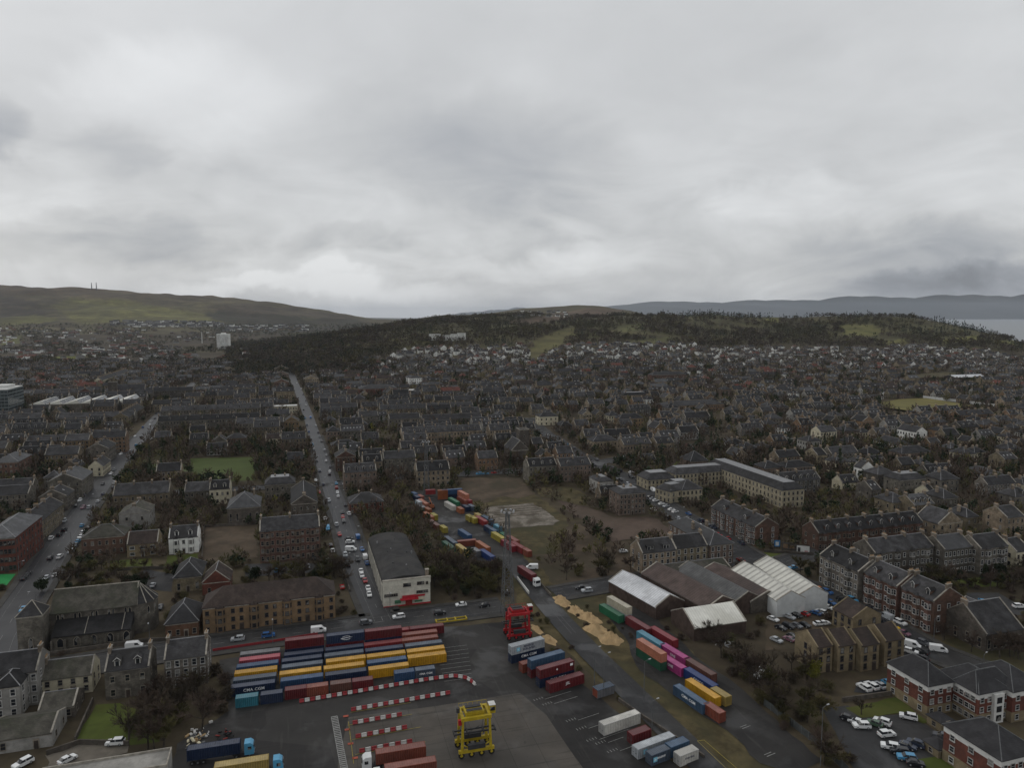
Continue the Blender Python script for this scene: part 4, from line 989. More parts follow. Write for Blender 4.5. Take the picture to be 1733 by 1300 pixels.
bld('L', (1070, 918), (1488, 872), 12, 5, 'low stone workshop with mossy roof behind the sheds', rise=2.2, wall='stone_buff', name='workshop', storeys=1, cols=9, wh=2.4, chimneys=0, roofm='slate_moss')
# warehouses
W = dict(name='warehouse', cat='warehouse', storeys=1, chimneys=0, door=None, ridge=None)
bld('X', (1030, 1003), (1110, 1050), 13, 4.8, 'corrugated shed with silvery patched roof beside the sidings', rise=3.2, wall='brick_dark', roofm='sheet_light', snap=False, cols=0, scols=0, **W)
bld('X', (1085, 990), (1195, 1054), 15, 5, 'brown corrugated shed between silvery and dark sheds', rise=3.4, wall='brick_dark', roofm='sheet_brown', snap=False, cols=0, scols=0, **W)
bld('X', (1140, 987), (1240, 1045), 14, 5, 'dark grey corrugated shed between two brown sheds', rise=3.4, wall='brick_dark', roofm='sheet_grey', snap=False, cols=0, scols=0, **W)
bld('X', (1180, 987), (1270, 1040), 16, 4.6, 'wide brown gabled shed left of the white shed', rise=3, wall='stone_dark', roofm='sheet_brown', snap=False, cols=0, scols=0, **W)
bld('X', (1236, 990), (1314, 1046), 11.5, 6.4, 'white shed with ribbed pale roof, left bay of two', rise=3, wall='metal_white', roofm='sheet_stripe', snap=False, cols=0, scols=0, **W)
bld('X', (1275, 979), (1352, 1036), 11.5, 6.4, 'white shed with ribbed pale roof, right bay of two', rise=3, wall='metal_white', roofm='sheet_stripe', snap=False, cols=0, scols=0, **W)
bld('X', (1174, 1086), (1262, 1072), 15, 4.6, 'brick shed with broad cream metal roof behind bare tree', rise=3.8, wall='brick_dark', roofm='sheet_cream', snap=False, cols=0, scols=0, **W)
# --- right tenements
bld('M', (330, 668), (1085, 610), 11, 8.5, 'red sandstone terrace with a row of white gablets', wall='stone_red', dormers=9, bays=9, frame='frame_stone', bayw=2.2, **T2)
bld('M', (690, 856), (1165, 838), 12, 11.5, 'long grey stone tenement with dark roof, left section', cols=13, frame='frame_white', bays=4, **T3)
bld('M', (1168, 838), (1405, 832), 12, 11.5, 'grey stone tenement section with bluish new slates', cols=7, frame='frame_white', roofm='slate_light', **T3)
bld('M', (1408, 832), (1645, 826), 12, 11.5, 'grey stone tenement end section with dark roof, right', cols=7, frame='frame_white', bays=2, **T3)
bld('M', (1655, 800), (1790, 800), 12, 8, 'cream rendered house at the end of the grey tenement', wall='harl_cream', name='house', **T2)
bld('M', (345, 895), (640, 1020), 13, 12, 'grey stone tenement block nearest the road junction', wall='stone_grey', bays=2, cols=9, frame='frame_white', dormers=2, **T3)
bld('M', (642, 1022), (890, 1130), 13, 12, 'dark red tenement with white bay windows, middle of the block', wall='stone_red', bays=3, cols=8, frame='frame_white', dormers=2, **T3)
bld('M', (892, 1132), (1132, 1240), 13, 12, 'dark red tenement with white bay windows at the block end', wall='stone_red', bays=3, cols=8, frame='frame_white', dormers=2, scols=3, **T3)
bld('M', (1268, 1108), (1392, 1165), 10, 4, 'long white sided hall with grey roof behind the dark red tenement', rise=2.5, wall='harl_white', name='hall', storeys=1, chimneys=0, snap=True, roofm='slate_light', cols=2)
bld('M', (850, 455), (962, 446), 13, 8, 'grey roofed stone school wing, left of three', 'hip', 4, 'stone_buff', name='school', **T2)
bld('M', (962, 468), (1165, 476), 13, 8.5, 'stone school wing with row of gablets', wall='stone_buff', name='school', dormers=4, roofm='slate_light', **T2)
bld('M', (1140, 595), (1335, 588), 14, 7.5, 'stone school hall with broad glazed gable', 'gabley', 5.5, 'stone_buff', name='school', cols=3, **T2)
bld('M', (1340, 560), (1425, 555), 12, 8, 'small slated stone wing right of the school hall', 'hip', 3.5, 'stone_buff', name='school', **T2)
bld('M', (1570, 592), (1770, 604), 13, 11, 'brown stone tenement at the right edge', wall='stone_buff', **T3)
bld('M', (1420, 1330), (1780, 1338), 18, 6, 'old dark stone hall with steep roof at the right edge', rise=7, wall='stone_dark', name='hall', storeys=1, wh=3, chimneys=1)
bld('M', (568, 204), (675, 216), 10, 9, 'white two storey house with dark windows beside a tall conifer', wall='harl_white', name='house', **T2)
bld('M', (740, 256), (882, 254), 12, 8.5, 'grey stone villa below the white house', 'hip', 4, name='villa', **T2)
bld('M', (512, 278), (642, 272), 9, 5, 'cream cottage with two white dormers', wall='harl_cream', name='cottage', dormers=2, storeys=1)
bld('M', (895, 304), (1082, 294), 13, 9, 'grey stone villa with flat-topped roof and white dormers', 'plat', 3, name='villa', **T2)
bld('M', (1275, 176), (1540, 210), 12, 3.6, 'long low white bungalow with grey hipped roof', 'hip', 3.5, 'harl_white', name='bungalow', storeys=1, frame='frame_dark')
bld('M', (1530, 232), (1690, 246), 12, 3.6, 'smaller white bungalow with grey hipped roof', 'hip', 3.5, 'harl_white', name='bungalow', storeys=1, frame='frame_dark')
bld('M', (140, 220), (325, 206), 12, 9.5, 'round-cornered brown stone tenement near the pale flats', 'hip', 3, 'stone_pink', **T3)
bld('M', (-10, 215), (130, 214), 12, 9, 'red-brown villa beside the round-cornered tenement', 'hip', 3.5, 'stone_pink', name='villa', **T2)
bld('M', (1562, 146), (1722, 154), 12, 9, 'buff stone villa with roof lights near the right edge', wall='stone_buff', name='villa', skylights=3, **T2)
bld('M', (868, 96), (1155, 104), 12, 8.5, 'pair of stone villas with hipped grey roof', 'hip', 4, 'stone_pink', name='villa', **T2)
bld('M', (330, 116), (440, 124), 13, 9, 'buff stone house left of the tall conifer', wall='stone_buff', name='house', **T2)
bld('M', (700, 370), (790, 372), 12, 9, 'narrow dark stone house with skylights among olive bushes', name='house', skylights=2, **T2)
bld('M', (1085, 378), (1168, 386), 11, 7.5, 'cream stone lodge with slate roof beside the school', wall='harl_cream', name='house', **T2)
bld('M', (1170, 420), (1310, 424), 13, 8, 'dark stone house behind the school hall', 'hip', 4, name='house', **T2)
bld('D', (355, 992), (502, 994), 12, 11, 'cream rendered tenement with three rows of dark windows', wall='harl_cream', frame='frame_dark', **T3)
bld('D', (175, 1050), (332, 1064), 13, 11, 'grey rendered tenement in front of the cream tenement', 'hip', 3.5, 'harl_grey', **T3)
bld('D', (874, 955), (1022, 980), 12, 9, 'bright white gabled house with black windows', wall='harl_white', name='house', frame='frame_dark', **T2)
bld('D', (1024, 975), (1085, 978), 10, 6.5, 'pale grey wing joined to the bright white house', 'flat', 0, 'harl_grey', name='house', **T2)
bld('D', (700, 1006), (925, 1040), 12, 5, 'white cottage row with broad grey hipped roof', 'hip', 4.5, 'harl_white', name='cottage', storeys=1)
bld('D', (625, 896), (765, 904), 16, 9, 'orange sandstone gable-fronted villa', 'gabley', 4.5, 'stone_orange', name='villa', **T2)
bld('D', (770, 890), (1080, 880), 12, 8, 'dark slated stone terrace right of the orange gable', dormers=5, **T2)
bld('D', (1150, 970), (1300, 970), 12, 9, 'orange-brown stone villa right of the white house', 'hip', 3.5, 'stone_orange', name='villa', **T2)
bld('D', (1300, 950), (1440, 945), 12, 10, 'tall grey stone villa with dormers', name='villa', dormers=3, **T2)
bld('D', (1440, 925), (1575, 925), 12, 9, 'orange stone villa near the right edge', 'hip', 4, 'stone_orange', name='villa', **T2)
bld('D', (1290, 850), (1540, 840), 12, 8, 'red-brown stone villas beside the cricket ground', wall='stone_orange', name='villa', dormers=2, **T2)
bld('D', (655, 700), (795, 694), 8, 4, 'white cricket pavilion beside the yellow ground', 'hip', 2, 'harl_white', name='pavilion', cat='pavilion', storeys=1, chimneys=0)
bld('D', (800, 676), (930, 672), 8, 4, 'pale low stand at the cricket ground', rise=1.5, wall='harl_white', name='stand', cat='pavilion', storeys=1, chimneys=0, roofm='sheet_light')
bld('D', (1270, 572), (1490, 566), 24, 6, 'dark sports shed with light grey roof above the cricket ground', rise=3, wall='steel_dark', name='sports_hall', storeys=1, chimneys=0, roofm='sheet_light', cols=0, scols=0)
bld('C', (205, 868), (335, 864), 12, 9, 'cream square villa with black windows in mid town', 'hip', 3.5, 'harl_cream', name='villa', frame='frame_dark', cols=4, **T2)
bld('C', (1040, 785), (1450, 772), 22, 8, 'long orange brick building with grey hipped roof', 'hip', 4, 'stone_orange', name='school', storeys=2, chimneys=0)
bld('C', (960, 580), (1180, 572), 14, 11, 'large red sandstone block on the rising ground', 'hip', 4, 'stone_red', name='school', **T3)
bld('C', (735, 880), (905, 874), 12, 8.5, 'orange stone villa with dark roof in mid town', 'hip', 4, 'stone_orange', name='villa', **T2)
bld('C', (770, 710), (930, 704), 12, 8, 'pale curved-front block in mid town', 'plat', 3, 'stone_buff', name='villa', **T2)
bld('C', (555, 1040), (735, 1040), 13, 8.5, 'stone villa with hipped roof beyond the cross road', 'hip', 4, 'stone_buff', name='villa', **T2)
bld('C', (765, 1070), (960, 1062), 13, 9, 'stone villa with roof dormers beyond the cross road', wall='stone_buff', name='villa', dormers=3, **T2)
bld('C', (985, 1060), (1110, 1055), 13, 9, 'bay-fronted stone villa with bluish roof', wall='stone_buff', name='villa', bays=2, dormers=2, **T2)
bld('C', (20, 1120), (140, 1118), 20, 10, 'dark stone church with pinnacled gable by the cross road', 'gabley', 7, 'stone_dark', name='church', cat='church', storeys=1, wh=4, cols=3, chimneys=0)
bld('C', (75, 1060), (140, 1058), 9, 20, 'square dark church tower in mid town', 'flat', 0, 'stone_dark', name='church_tower', cat='tower', storeys=3, cols=1, door=None)
bld('C', (150, 1050), (250, 1060), 12, 8, 'small stone house beside the street with parked cars', wall='stone_pink', name='house', **T2)
bld('C', (265, 1070), (380, 1065), 10, 6, 'cottage with two white dormers beside the street', name='cottage', dormers=2, storeys=1)
# --- lower right
for k, (a, b_) in enumerate((((335, 548), (462, 545)), ((470, 537), (620, 537)), ((627, 535), (776, 531)), ((786, 503), (940, 494)))):
    bld('K', a, b_, 10, 8.4, 'brown-roofed buff brick flats, ' + ('leftmost', 'second from left', 'third from left', 'rightmost')[k] + ' stepped unit', 'gable', 3.2, 'brick_buff', name='flats', roofm='tile_brown', cols=2, scols=1, frame='frame_dark', storeys=3, chimneys=0, ridge=None, coping='brick_buff')
bld('K', (424, 232), (618, 300), 12, 6.2, 'long brown-roofed buff flats beside the car street', rise=3.2, wall='brick_buff', name='flats', roofm='tile_brown', frame='frame_dark', chimneys=0, ridge=None, coping='brick_buff', **T2)
#==MARK_SPECIAL==
def frame_at(z, L, Rr, depth, label, name, cat, snap=True, ang0=17.0):
    c, th, W, zb = foot(z, L, Rr, depth, snap, ang0); root = thing(name, label, cat, (c[0], c[1], zb), th)
    e = np.array((math.cos(th), math.sin(th))); n = np.array((-e[1], e[0]))
    occ_poly([tuple(c+e*x+n*y) for x, y in ((-W/2-1, -depth/2-1), (W/2+1, -depth/2-1), (W/2+1, depth/2+1), (-W/2-1, depth/2+1))], 4)
    return root, W
LANCET = {}
def lancet(w, h):
    if (w, h) not in LANCET:
        b = MB(); pts = [(-w/2, 0), (w/2, 0), (w/2, h*.7), (w*.28, h*.9), (0, h), (-w*.28, h*.9), (-w/2, h*.7)]
        big = [(-w/2-.18, -.2), (w/2+.18, -.2), (w/2+.18, h*.72), (w*.28+.14, h*.93), (0, h+.25), (-w*.28-.14, h*.93), (-w/2-.18, h*.72)]
        b.prism(big, -.06, .05, 0); b.prism(pts, -.1, -.05, 1); LANCET[(w, h)] = b.mesh('lancet_window', ['frame_stone', 'window_glass'])
    return LANCET[(w, h)]
def church():
    root, Wd = frame_at('F', (285, 552), (905, 446), 20, 'long dark stone church with tower, clerestory and rounded apse', 'church', 'church')
    L = Wd; wall = 'stone_grey'
    b = MB(); b.box(-L/2, L/2, -3.5, 9, -1, 10.5); b.prism_x([(-3.5, 10.5), (9, 10.5), (2.75, 16.3)], -L/2, -L/2+.5); link('wall', b.mesh('wall', [wall]), root)
    b = MB(); b.prism_x([(-4.0, 10.2), (9.5, 10.2), (9.5, 10.5), (2.75, 16.6), (-4.0, 10.5)], -L/2+.3, L/2); rf = link('roof', b.mesh('roof', ['slate_moss']), root)
    b = MB(); b.bar((-L/2, 2.75, 16.65), (L/2, 2.75, 16.65), .25); link('ridge', b.mesh('ridge', ['coping']), rf)
    # aisle
    b = MB(); b.box(-L/2+2, L/2-1, -9.5, -3.6, -1, 4.8); ai = link('aisle', b.mesh('aisle', [wall]), root)
    b = MB(); b.add([(-L/2+2, -9.9, 4.8), (L/2-1, -9.9, 4.8), (L/2-1, -3.6, 8.3), (-L/2+2, -3.6, 8.3), (-L/2+2, -9.9, 4.5), (L/2-1, -9.9, 4.5), (L/2-1, -3.6, 4.5), (-L/2+2, -3.6, 4.5)], [(0, 1, 2, 3), (5, 4, 7, 6), (4, 5, 1, 0), (1, 5, 6, 2), (4, 0, 3, 7)])
    for x in (-L*.06, L*.36): b.bar((x, -9.8, 5.0), (x, -3.7, 8.4), .22, 1)
    link('aisle_roof', b.mesh('aisle_roof', ['slate', 'coping']), ai)
    # apse
    b = MB(); n = 7; A = [(L/2+5.5*math.sin(math.pi*i/(n-1)), 2.75-6.2*math.cos(math.pi*i/(n-1))) for i in range(n)]
    b.add([(x, y, -1) for x, y in A]+[(x, y, 10.5) for x, y in A], [(i, i+1, n+i+1, n+i) for i in range(n-1)]); ap = link('apse', b.mesh('apse', [wall]), root)
    b = MB(); top = (L/2-.5, 2.75, 16.5)
    for i in range(n-1):
        p, q = A[i], A[i+1]; b.face([(p[0]*1.01, p[1], 10.4), (q[0]*1.01, q[1], 10.4), top]); b.bar((q[0], q[1], 10.5), top, .28, 1)
    b.bar((A[0][0], A[0][1], 10.5), top, .3, 1)
    link('apse_roof', b.mesh('apse_roof', ['slate', 'coping']), ap)
    for x, y, ang in ((L/2+3.2, -2.0, .75), (L/2+4.9, .2, 1.15)): link('window', lancet(.7, 2.6), ap, (x, y-.1, 6.6), ang)
    for k in range(5):
        for dx in (-.65, .65): link('window', lancet(.65, 2.0), root, ((k+.62)/5.2*L-L/2+dx, -3.5, 8.0))
        link('window', lancet(1.7, 2.9), ai, ((k+.7)/5.4*L-L/2+1, -9.5, 1.1))
    # tower with pyramid cap
    tx = -L/2-3.6; b = MB(); b.box(tx-3.6, tx+3.6, -10.5, -3.3, -1, 13.2); b.box(tx-3.8, tx+3.8, -10.7, -3.1, 12.6, 13.0, 1); tw = link('tower', b.mesh('tower', [wall, 'coping']), root)
    b = MB(); b.add([(tx-3.9, -10.8, 13.2), (tx+3.9, -10.8, 13.2), (tx+3.9, -3.0, 13.2), (tx-3.9, -3.0, 13.2), (tx, -6.9, 17.2)], [(0, 1, 4), (1, 2, 4), (2, 3, 4), (3, 0, 4), (3, 2, 1, 0)])
    for sx, sy in ((-1, -1), (1, -1), (1, 1)): b.bar((tx+sx*3.9, -6.9+sy*3.9, 13.2), (tx, -6.9, 17.25), .2, 1)
    link('tower_roof', b.mesh('tower_roof', ['slate', 'coping']), tw); link('window', lancet(1.1, 3.6), tw, (tx, -10.5, 2.2))
    for k in range(7):
        b = MB(); x = -L/2+2+(L-3)*k/6; b.box(x-.3, x+.3, -10.1, -9.4, -1, 3.6); link('buttress', b.mesh('buttress', [wall]), ai)
    occ_poly([tuple(p) for p in (P(30, 1120), P(285, 1080), P(285, 1000), P(30, 1010))], 4)
church()
def bingo_hall():
    root, Wd = frame_at('G', (862, 1056), (1178, 1030), 58, 'long hall with black felt roof and cream front with red canopy', 'hall', 'hall')
    d = 58; w = Wd; h = 8.2
    b = MB(); b.box(-w/2, w/2, -d/2, d/2, -1, h, 0); b.box(-w/2-.15, w/2+.15, -d/2-.15, -d/2+1, h, h+2.0, 0); b.box(-w/2-.25, w/2+.25, -d/2-.25, -d/2+1.1, h+2.0, h+2.25, 1); link('wall', b.mesh('wall', ['hall_render', 'coping']), root)
    arc = [(-w/2, h)]+[(w/2*math.cos(math.pi-math.pi*k/10), h+.2+3.0*math.sin(math.pi*k/10)) for k in range(11)]+[(w/2, h)]
    b = MB(); b.prism(arc, -d/2+1.2, d/2, 0); rf = link('roof', b.mesh('roof', ['roof_felt']), root)
    rr = random.Random(3)
    for k in range(9):
        b = MB(); b.cyl((0, 0, -.5), .3, 1.2, 8); link('roof_vent', b.mesh('roof_vent', ['lead' if k % 2 else 'steel_dark']), rf, (rr.uniform(-.35, .35)*w, rr.uniform(-.4, .42)*d, h+2.6))
    for k in range(11):
        for s in (-1, 1):
            b = MB(); b.box(-.25, .25, -.18, .18, -1, h-.3); link('pilaster', b.mesh('pilaster', ['harl_grey']), root, (s*(w/2+.05), -d/2+3+k*5.1, 0), math.pi/2)
    y = -d/2-.15
    def plate(nm, x, z, ww, hh, m, t=.12): b = MB(); b.box(-ww/2, ww/2, -t, .02, 0, hh); return link(nm, b.mesh(nm, [m]), root, (x, y, z))
    for i in range(6): link('window', window_mesh(.45, .7, 'frame_dark'), root, (-w*.46+i*.85, y, 4.3))
    for i in range(6): link('window', window_mesh(.45, .7, 'frame_dark'), root, (w*.22+i*.75, y, 4.5))
    link('window', window_mesh(2.6, 1.0, 'frame_dark'), root, (0, y, 7.6)); link('window', window_mesh(2.4, .9, 'frame_dark'), root, (w*.29, y, 7.8)); link('window', window_mesh(.6, .8, 'frame_dark'), root, (w*.43, y, 7.7))
    plate('sign', .8, 2.7, 5.4, 1.3, 'sign_red', .5); plate('poster', -w*.2, 1.2, 2.4, 1.3, 'sign_green'); plate('sign', w*.28, 3.1, 3.6, .7, 'sign_red'); plate('sign', w*.27, 1.9, 3.8, .7, 'sign_cream'); plate('poster', w*.24, 1.0, 3.0, .6, 'sign_green')
    plate('door', .6, 0, 2.6, 2.5, 'door_red', .2); plate('plinth', 0, -.5, w+.2, 1.0, 'sign_red', .1)
    b = MB(); b.prism_x([(0, 0), (-1.6, -.15), (-1.6, -.4), (0, -.6)], -3.4, 3.4); link('canopy', b.mesh('canopy', ['sign_red']), root, (.7, y, 3.0))
    b = MB(); b.box(-.6, .6, -.6, .6, 0, 4.2, 0); b.box(-.75, .75, -.75, .75, 4.2, 4.4, 1); link('chimney', b.mesh('chimney', ['chimney_stone', 'coping']), root, (w/2-.8, -d/2+2.5, h))
bingo_hall()
def modern_flats(z, L, Rr, d, h, label, roof='hip', white_top=True, ang0=17.0, cols=3, scols=3):
    c, th, Wd, zb = foot(z, L, Rr, d, True, ang0); Wd = max(Wd, 7)
    r = make_building('flats', label, 'building', c, th, Wd, d, h, roof, 4.2, 'brick_red', 'tile_dark', 3, cols, scols, 'frame_white', 1.1, 1.25, chimneys=0, ridge='steel', door=None, coping='white_panel')
    b = MB(); b.box(-Wd/2-.04, Wd/2+.04, -d/2-.04, d/2+.04, h-1.5, h-.02); link('white_band', b.mesh('white_band', ['white_panel']), r)
    b = MB(); b.box(-Wd/2-.05, Wd/2+.05, -d/2-.05, d/2+.05, -1, 2.9); link('brick_base', b.mesh('brick_base', ['brick_buff']), r)
    for ch in list(r.children):       # windows sit proud of the bands
        if ch.name.startswith('window'):
            a = ch.rotation_euler[2]; ch.location.x += .05*math.sin(a); ch.location.y -= .05*math.cos(a)
    return r, Wd
modern_flats('K', (1085, 842), (1248, 806), 14, 8.6, 'red brick flats with white top band, leftmost wing by the lawn')
modern_flats('K', (1250, 800), (1405, 890), 14, 8.6, 'red brick flats wing stepping back behind the leftmost wing', cols=4)
r_, w_ = modern_flats('K', (1412, 895), (1620, 860), 13, 8.6, 'red brick flats with pale glazed stair tower', cols=4)
b = MB(); b.box(-1.7, 1.7, -.9, 1.4, -1, 8.2, 0); [b.box(-.9, .9, -.96, -.88, .6+i*2.5, 2.3+i*2.5, 1) for i in range(3)]; link('stair_tower', b.mesh('stair_tower', ['white_panel', 'window_glass']), r_, (w_*.12, -6.5, 0))
modern_flats('K', (1640, 880), (1860, 840), 14, 8.6, 'red brick flats with white panels at the right edge')
modern_flats('K', (1555, 1380), (1830, 1330), 15, 9, 'red brick flats in the bottom right corner', cols=5)
for k, (a, c) in enumerate((((1180, 945), (1265, 925)), ((1160, 1125), (1250, 1105)))):
    bld('K', a, c, 4.5, 2.3, ('brick bin store with white door beside the flats', 'brick bin store on the lawn below the car park')[k], 'hip', 1.3, 'brick_buff', name='bin_store', cat='shed', roofm='tile_dark', storeys=1, cols=1, scols=1, wh=1.2, chimneys=0, ridge=None, door='door_dark')
def glass_office():
    root, w = frame_at('A', (-110, 1020), (65, 1012), 46, 'tall glass and steel office block at the left edge', 'office_block', 'building')
    d = 46; h = 30; b = MB(); b.box(-w/2, w/2, -d/2, d/2, -1, h); link('glazing', b.mesh('glazing', ['curtain_glass']), root)
    for k in range(9):
        b = MB(); zz = k*h/8; b.box(-w/2-.2, w/2+.2, -d/2-.2, d/2+.2, zz-.55, zz+.35); link('floor_band', b.mesh('floor_band', ['panel_green']), root)
    b = MB(); b.box(-w/2+.3, w/2-.3, -d/2+.3, d/2-.3, h, h+1.2, 0); b.box(-w/4, w/3, -8, 12, h+1.2, h+4.2, 0); b.box(-w/3, -w/4+1, -14, -10, h+1.2, h+3, 0); link('roof_plant', b.mesh('roof_plant', ['white_panel']), root)
    b = MB()
    for k in range(12): x = w/2+.1; y = -d/2+d*k/11; b.box(x-.1, x+.2, y-.12, y+.12, 0, h)
    for k in range(8): x = -w/2+w*k/7; b.box(x-.12, x+.12, -d/2-.3, -d/2, 0, h)
    stuff(link('mullions', b.mesh('mullions', ['panel_green']), root))
glass_office()
def sawtooth():
    root, w = frame_at('A', (190, 988), (870, 965), 52, 'old works with six white saw-tooth roofs', 'warehouse', 'warehouse')
    d = 52; b = MB(); b.box(-w/2, w/2, -d/2, d/2, -1, 10); link('wall', b.mesh('wall', ['stone_grey']), root); n = 6; s = w/n
    for k in range(n):
        x = -w/2+k*s; b = MB(); b.prism([(x+.1, 10), (x+s-.1, 10), (x+s*.8, 14.2)], -d/2, d/2, 0); link('roof', b.mesh('roof', ['sheet_cream']), root)
        b = MB(); b.face([(x+s-.12, -d/2+.5, 10.2), (x+s-.12, d/2-.5, 10.2), (x+s*.82, d/2-.5, 14), (x+s*.82, -d/2+.5, 14)]); b.f[0] = b.f[0]; link('roof_glazing', b.mesh('roof_glazing', ['window_glass']), root, (.05, 0, .05))
sawtooth()
def tower_block():
    p = G(379, 590); w, d, h = 38, 20, 48; root = thing('tower_block', 'pale concrete tower block standing above the valley trees', 'tower block', p, .05)
    b = MB(); b.box(-w/2, w/2, -d/2, d/2, -5, h); b.box(-6, 6, -5, 5, h, h+4); link('wall', b.mesh('wall', ['harl_white']), root)
    b = MB()
    for i in range(14):
        for k in range(12): x = -w/2+(k+.5)*w/12; b.box(x-.9, x+.9, -d/2-.15, -d/2+.1, 2+i*3.2, 3.6+i*3.2)
    stuff(link('windows', b.mesh('windows', ['window_glass']), root))
tower_block()
for k, (u, v, n, hh) in enumerate(((736, 573, 22, 14), (757, 574, 16, 13), (769, 574, 14, 15), (781, 573, 16, 16))):
    p = G(u, v+2)
    make_building('flats', ('leftmost', 'second', 'third', 'rightmost')[k] + ' of the white flats on the wooded hillside', 'building', p[:2], .1, n*1.25, 14, hh, 'flat', 0, 'harl_white', 'roof_felt', 4, 6, 2, 'frame_dark', near=False, chimneys=0, zbase=p[2])
def billboards():
    for k, (xa, xb, y) in enumerate(((65, 108, 665), (118, 212, 682), (214, 305, 700))):
        a = P(*px('M', xa, y)); c = P(*px('M', xb, y+(8 if k else 2))); d = c-a; w = np.linalg.norm(d); root = thing('billboard', ('small blue poster hoarding', 'wide brown poster hoarding', 'wide white poster hoarding')[k] + ' at the road junction', 'billboard', (*((a+c)/2), 0), math.atan2(d[1], d[0]))
        b = MB(); b.box(-w/2, w/2, -.1, .15, .9, 4.3); link('frame', b.mesh('frame', ['steel_dark']), root)
        b = MB(); b.box(-w/2+.2, w/2-.2, -.14, -.1, 1.1, 4.1, 0)
        if k == 0: b.box(-w/4, w/4, -.17, -.14, 1.6, 3.4, 1)
        elif k == 1: b.box(-w*.4, -.5, -.17, -.14, 1.7, 3.6, 1); b.box(.3, w*.38, -.17, -.14, 1.8, 3.0, 1)
        else: b.box(-w*.4, -w*.2, -.17, -.14, 1.2, 3.2, 1); b.box(w*.1, w*.35, -.17, -.14, 1.5, 1.8, 2)
        link('poster', b.mesh('poster', [('sign_blue', 'stone_dark', 'white_panel')[k], ('white_panel', 'stone_orange', 'steel_dark')[k], 'sign_red']), root)
        for x in (-w/2+.4, w/2-.4): bb = MB(); bb.box(-.1, .1, 0, .2, -.3, 1.0); link('post', bb.mesh('post', ['steel_dark']), root, (x, 0, 0))
billboards()

# ------------------------------------------------------------------ containers
CM = {}
def container_meshes(L, hh, col):
    k = (L, hh, col)
    if k in CM: return CM[k]
    w = 2.44; e = .07
    b = MB(); b.box(e, L-e, e, w-e, .12, hh-.06); body = b.mesh('body', ['container_'+col])
    b = MB()
    for y in (0, w-.14):
        for z in (.0, hh-.13): b.box(.17, L-.17, y, y+.14, z, z+.13)
    for x in (0, L-.17):
        for y in (0, w-.17): b.box(x, x+.17, y, y+.17, 0, hh)
        for z in (0, hh-.13): b.box(x+.02, x+.15, .17, w-.17, z, z+.13)
    fr = b.mesh('frame', ['frame_'+col])
    b = MB(); b.box(0, .06, .02, 1.08, 0, hh-.3, 0)
    for y in (.3, .78): b.cyl((-.05, y, .05), .035, hh-.4, 6, 'z', 1)
    b.box(-.07, 0, .25, .85, 1.0, 1.1, 1)
    dr = b.mesh('door', ['frame_'+col, 'steel'])
    b = MB(); b.box(.15, L-.15, .13, w-.13, hh-.07, hh-.02); ld = b.mesh('roof_panel', ['lid_'+col])
    CM[k] = (body, fr, dr, ld); return CM[k]
TXT = {}
def text_mesh(s, size, m):
    k = (s, size, m)
    if k not in TXT:
        c = bpy.data.curves.new('lettering', 'FONT'); c.body = s; c.size = size; c.align_x = 'CENTER'; c.align_y = 'CENTER'; c.extrude = .012; c.offset = .02; c.resolution_u = 2; c.space_character = 1.08
        o = bpy.data.objects.new('lettering', c); COL.objects.link(o); dg = bpy.context.evaluated_depsgraph_get()
        me = bpy.data.meshes.new_from_object(o.evaluated_get(dg)); bpy.data.objects.remove(o); bpy.data.curves.remove(c)
        me.materials.clear(); me.materials.append(MATS[m]); me.name = 'lettering'; TXT[k] = me
    return TXT[k]
CONTS = []
def container(x, y, z, ang, L, col, label, hh=2.75, text=None, tcol='letter_white', group=None, tsize=1.15, door_near=True, roof_text=False):
    """origin at the left front bottom corner seen from the camera; long side along ang"""
    root = thing('shipping_container', label, 'container', (x, y, z), ang, group); body, fr, dr, ld = container_meshes(L, hh, col)
    link('body', body, root); link('frame', fr, root); link('roof_panel', ld, root)
    for k in (0, 1):
        link('door', dr, root, (.0, .14+k*1.09, .14))
    if text == '@':        # oval swoosh emblem with a small faint line of marks
        b = MB(); rr_ = [(1.5*math.cos(a*.5236), .62*math.sin(a*.5236)) for a in range(13)]
        for (x0, z0), (x1, z1) in zip(rr_[:-1], rr_[1:]):
            if abs(x0+x1) < 2.6: b.bar((x0, -.01, z0), (x1, -.01, z1), .1)
        b.bar((-1.7, -.01, -.12), (1.9, -.01, .18), .22, 0, .05); o = link('emblem', b.mesh('emblem', ['letter_white']), root, (L*.52, .03, hh*.55)); text = None
    if text:
        lines = text.split('/')
        for i, s in enumerate(lines):
            o = link('lettering', text_mesh(s, tsize if len(lines) == 1 else tsize*.85, tcol), root, (L*.52, .045, hh*.55+(.42*(len(lines)-1)-.95*i))); o.rotation_euler = (math.pi/2, 0, 0)
    if col == 'palegrey' or text == 'MAERSK':
        b = MB(); b.box(-.6, .6, -.015, .0, -.6, .6, 0)
        for k in range(7): th = 6.283*k/7; b.bar((0, -.022, 0), (.45*math.sin(th), -.022, .45*math.cos(th)), .1, 1, .02)
        link('emblem', b.mesh('emblem', ['letter_blue', 'letter_white']), root, (L*.2, .045, hh*.5))
    CONTS.append(root); e = np.array((math.cos(ang), math.sin(ang))); n = np.array((-e[1], e[0])); o = np.array((x, y))
    occ_poly([tuple(o+e*a+n*c) for a, c in ((-1, -1), (L+1, -1), (L+1, 3.5), (-1, 3.5))], 4)
    return root
F40, F20 = 12.19, 6.06
YB, YA = axes(R(15.5))
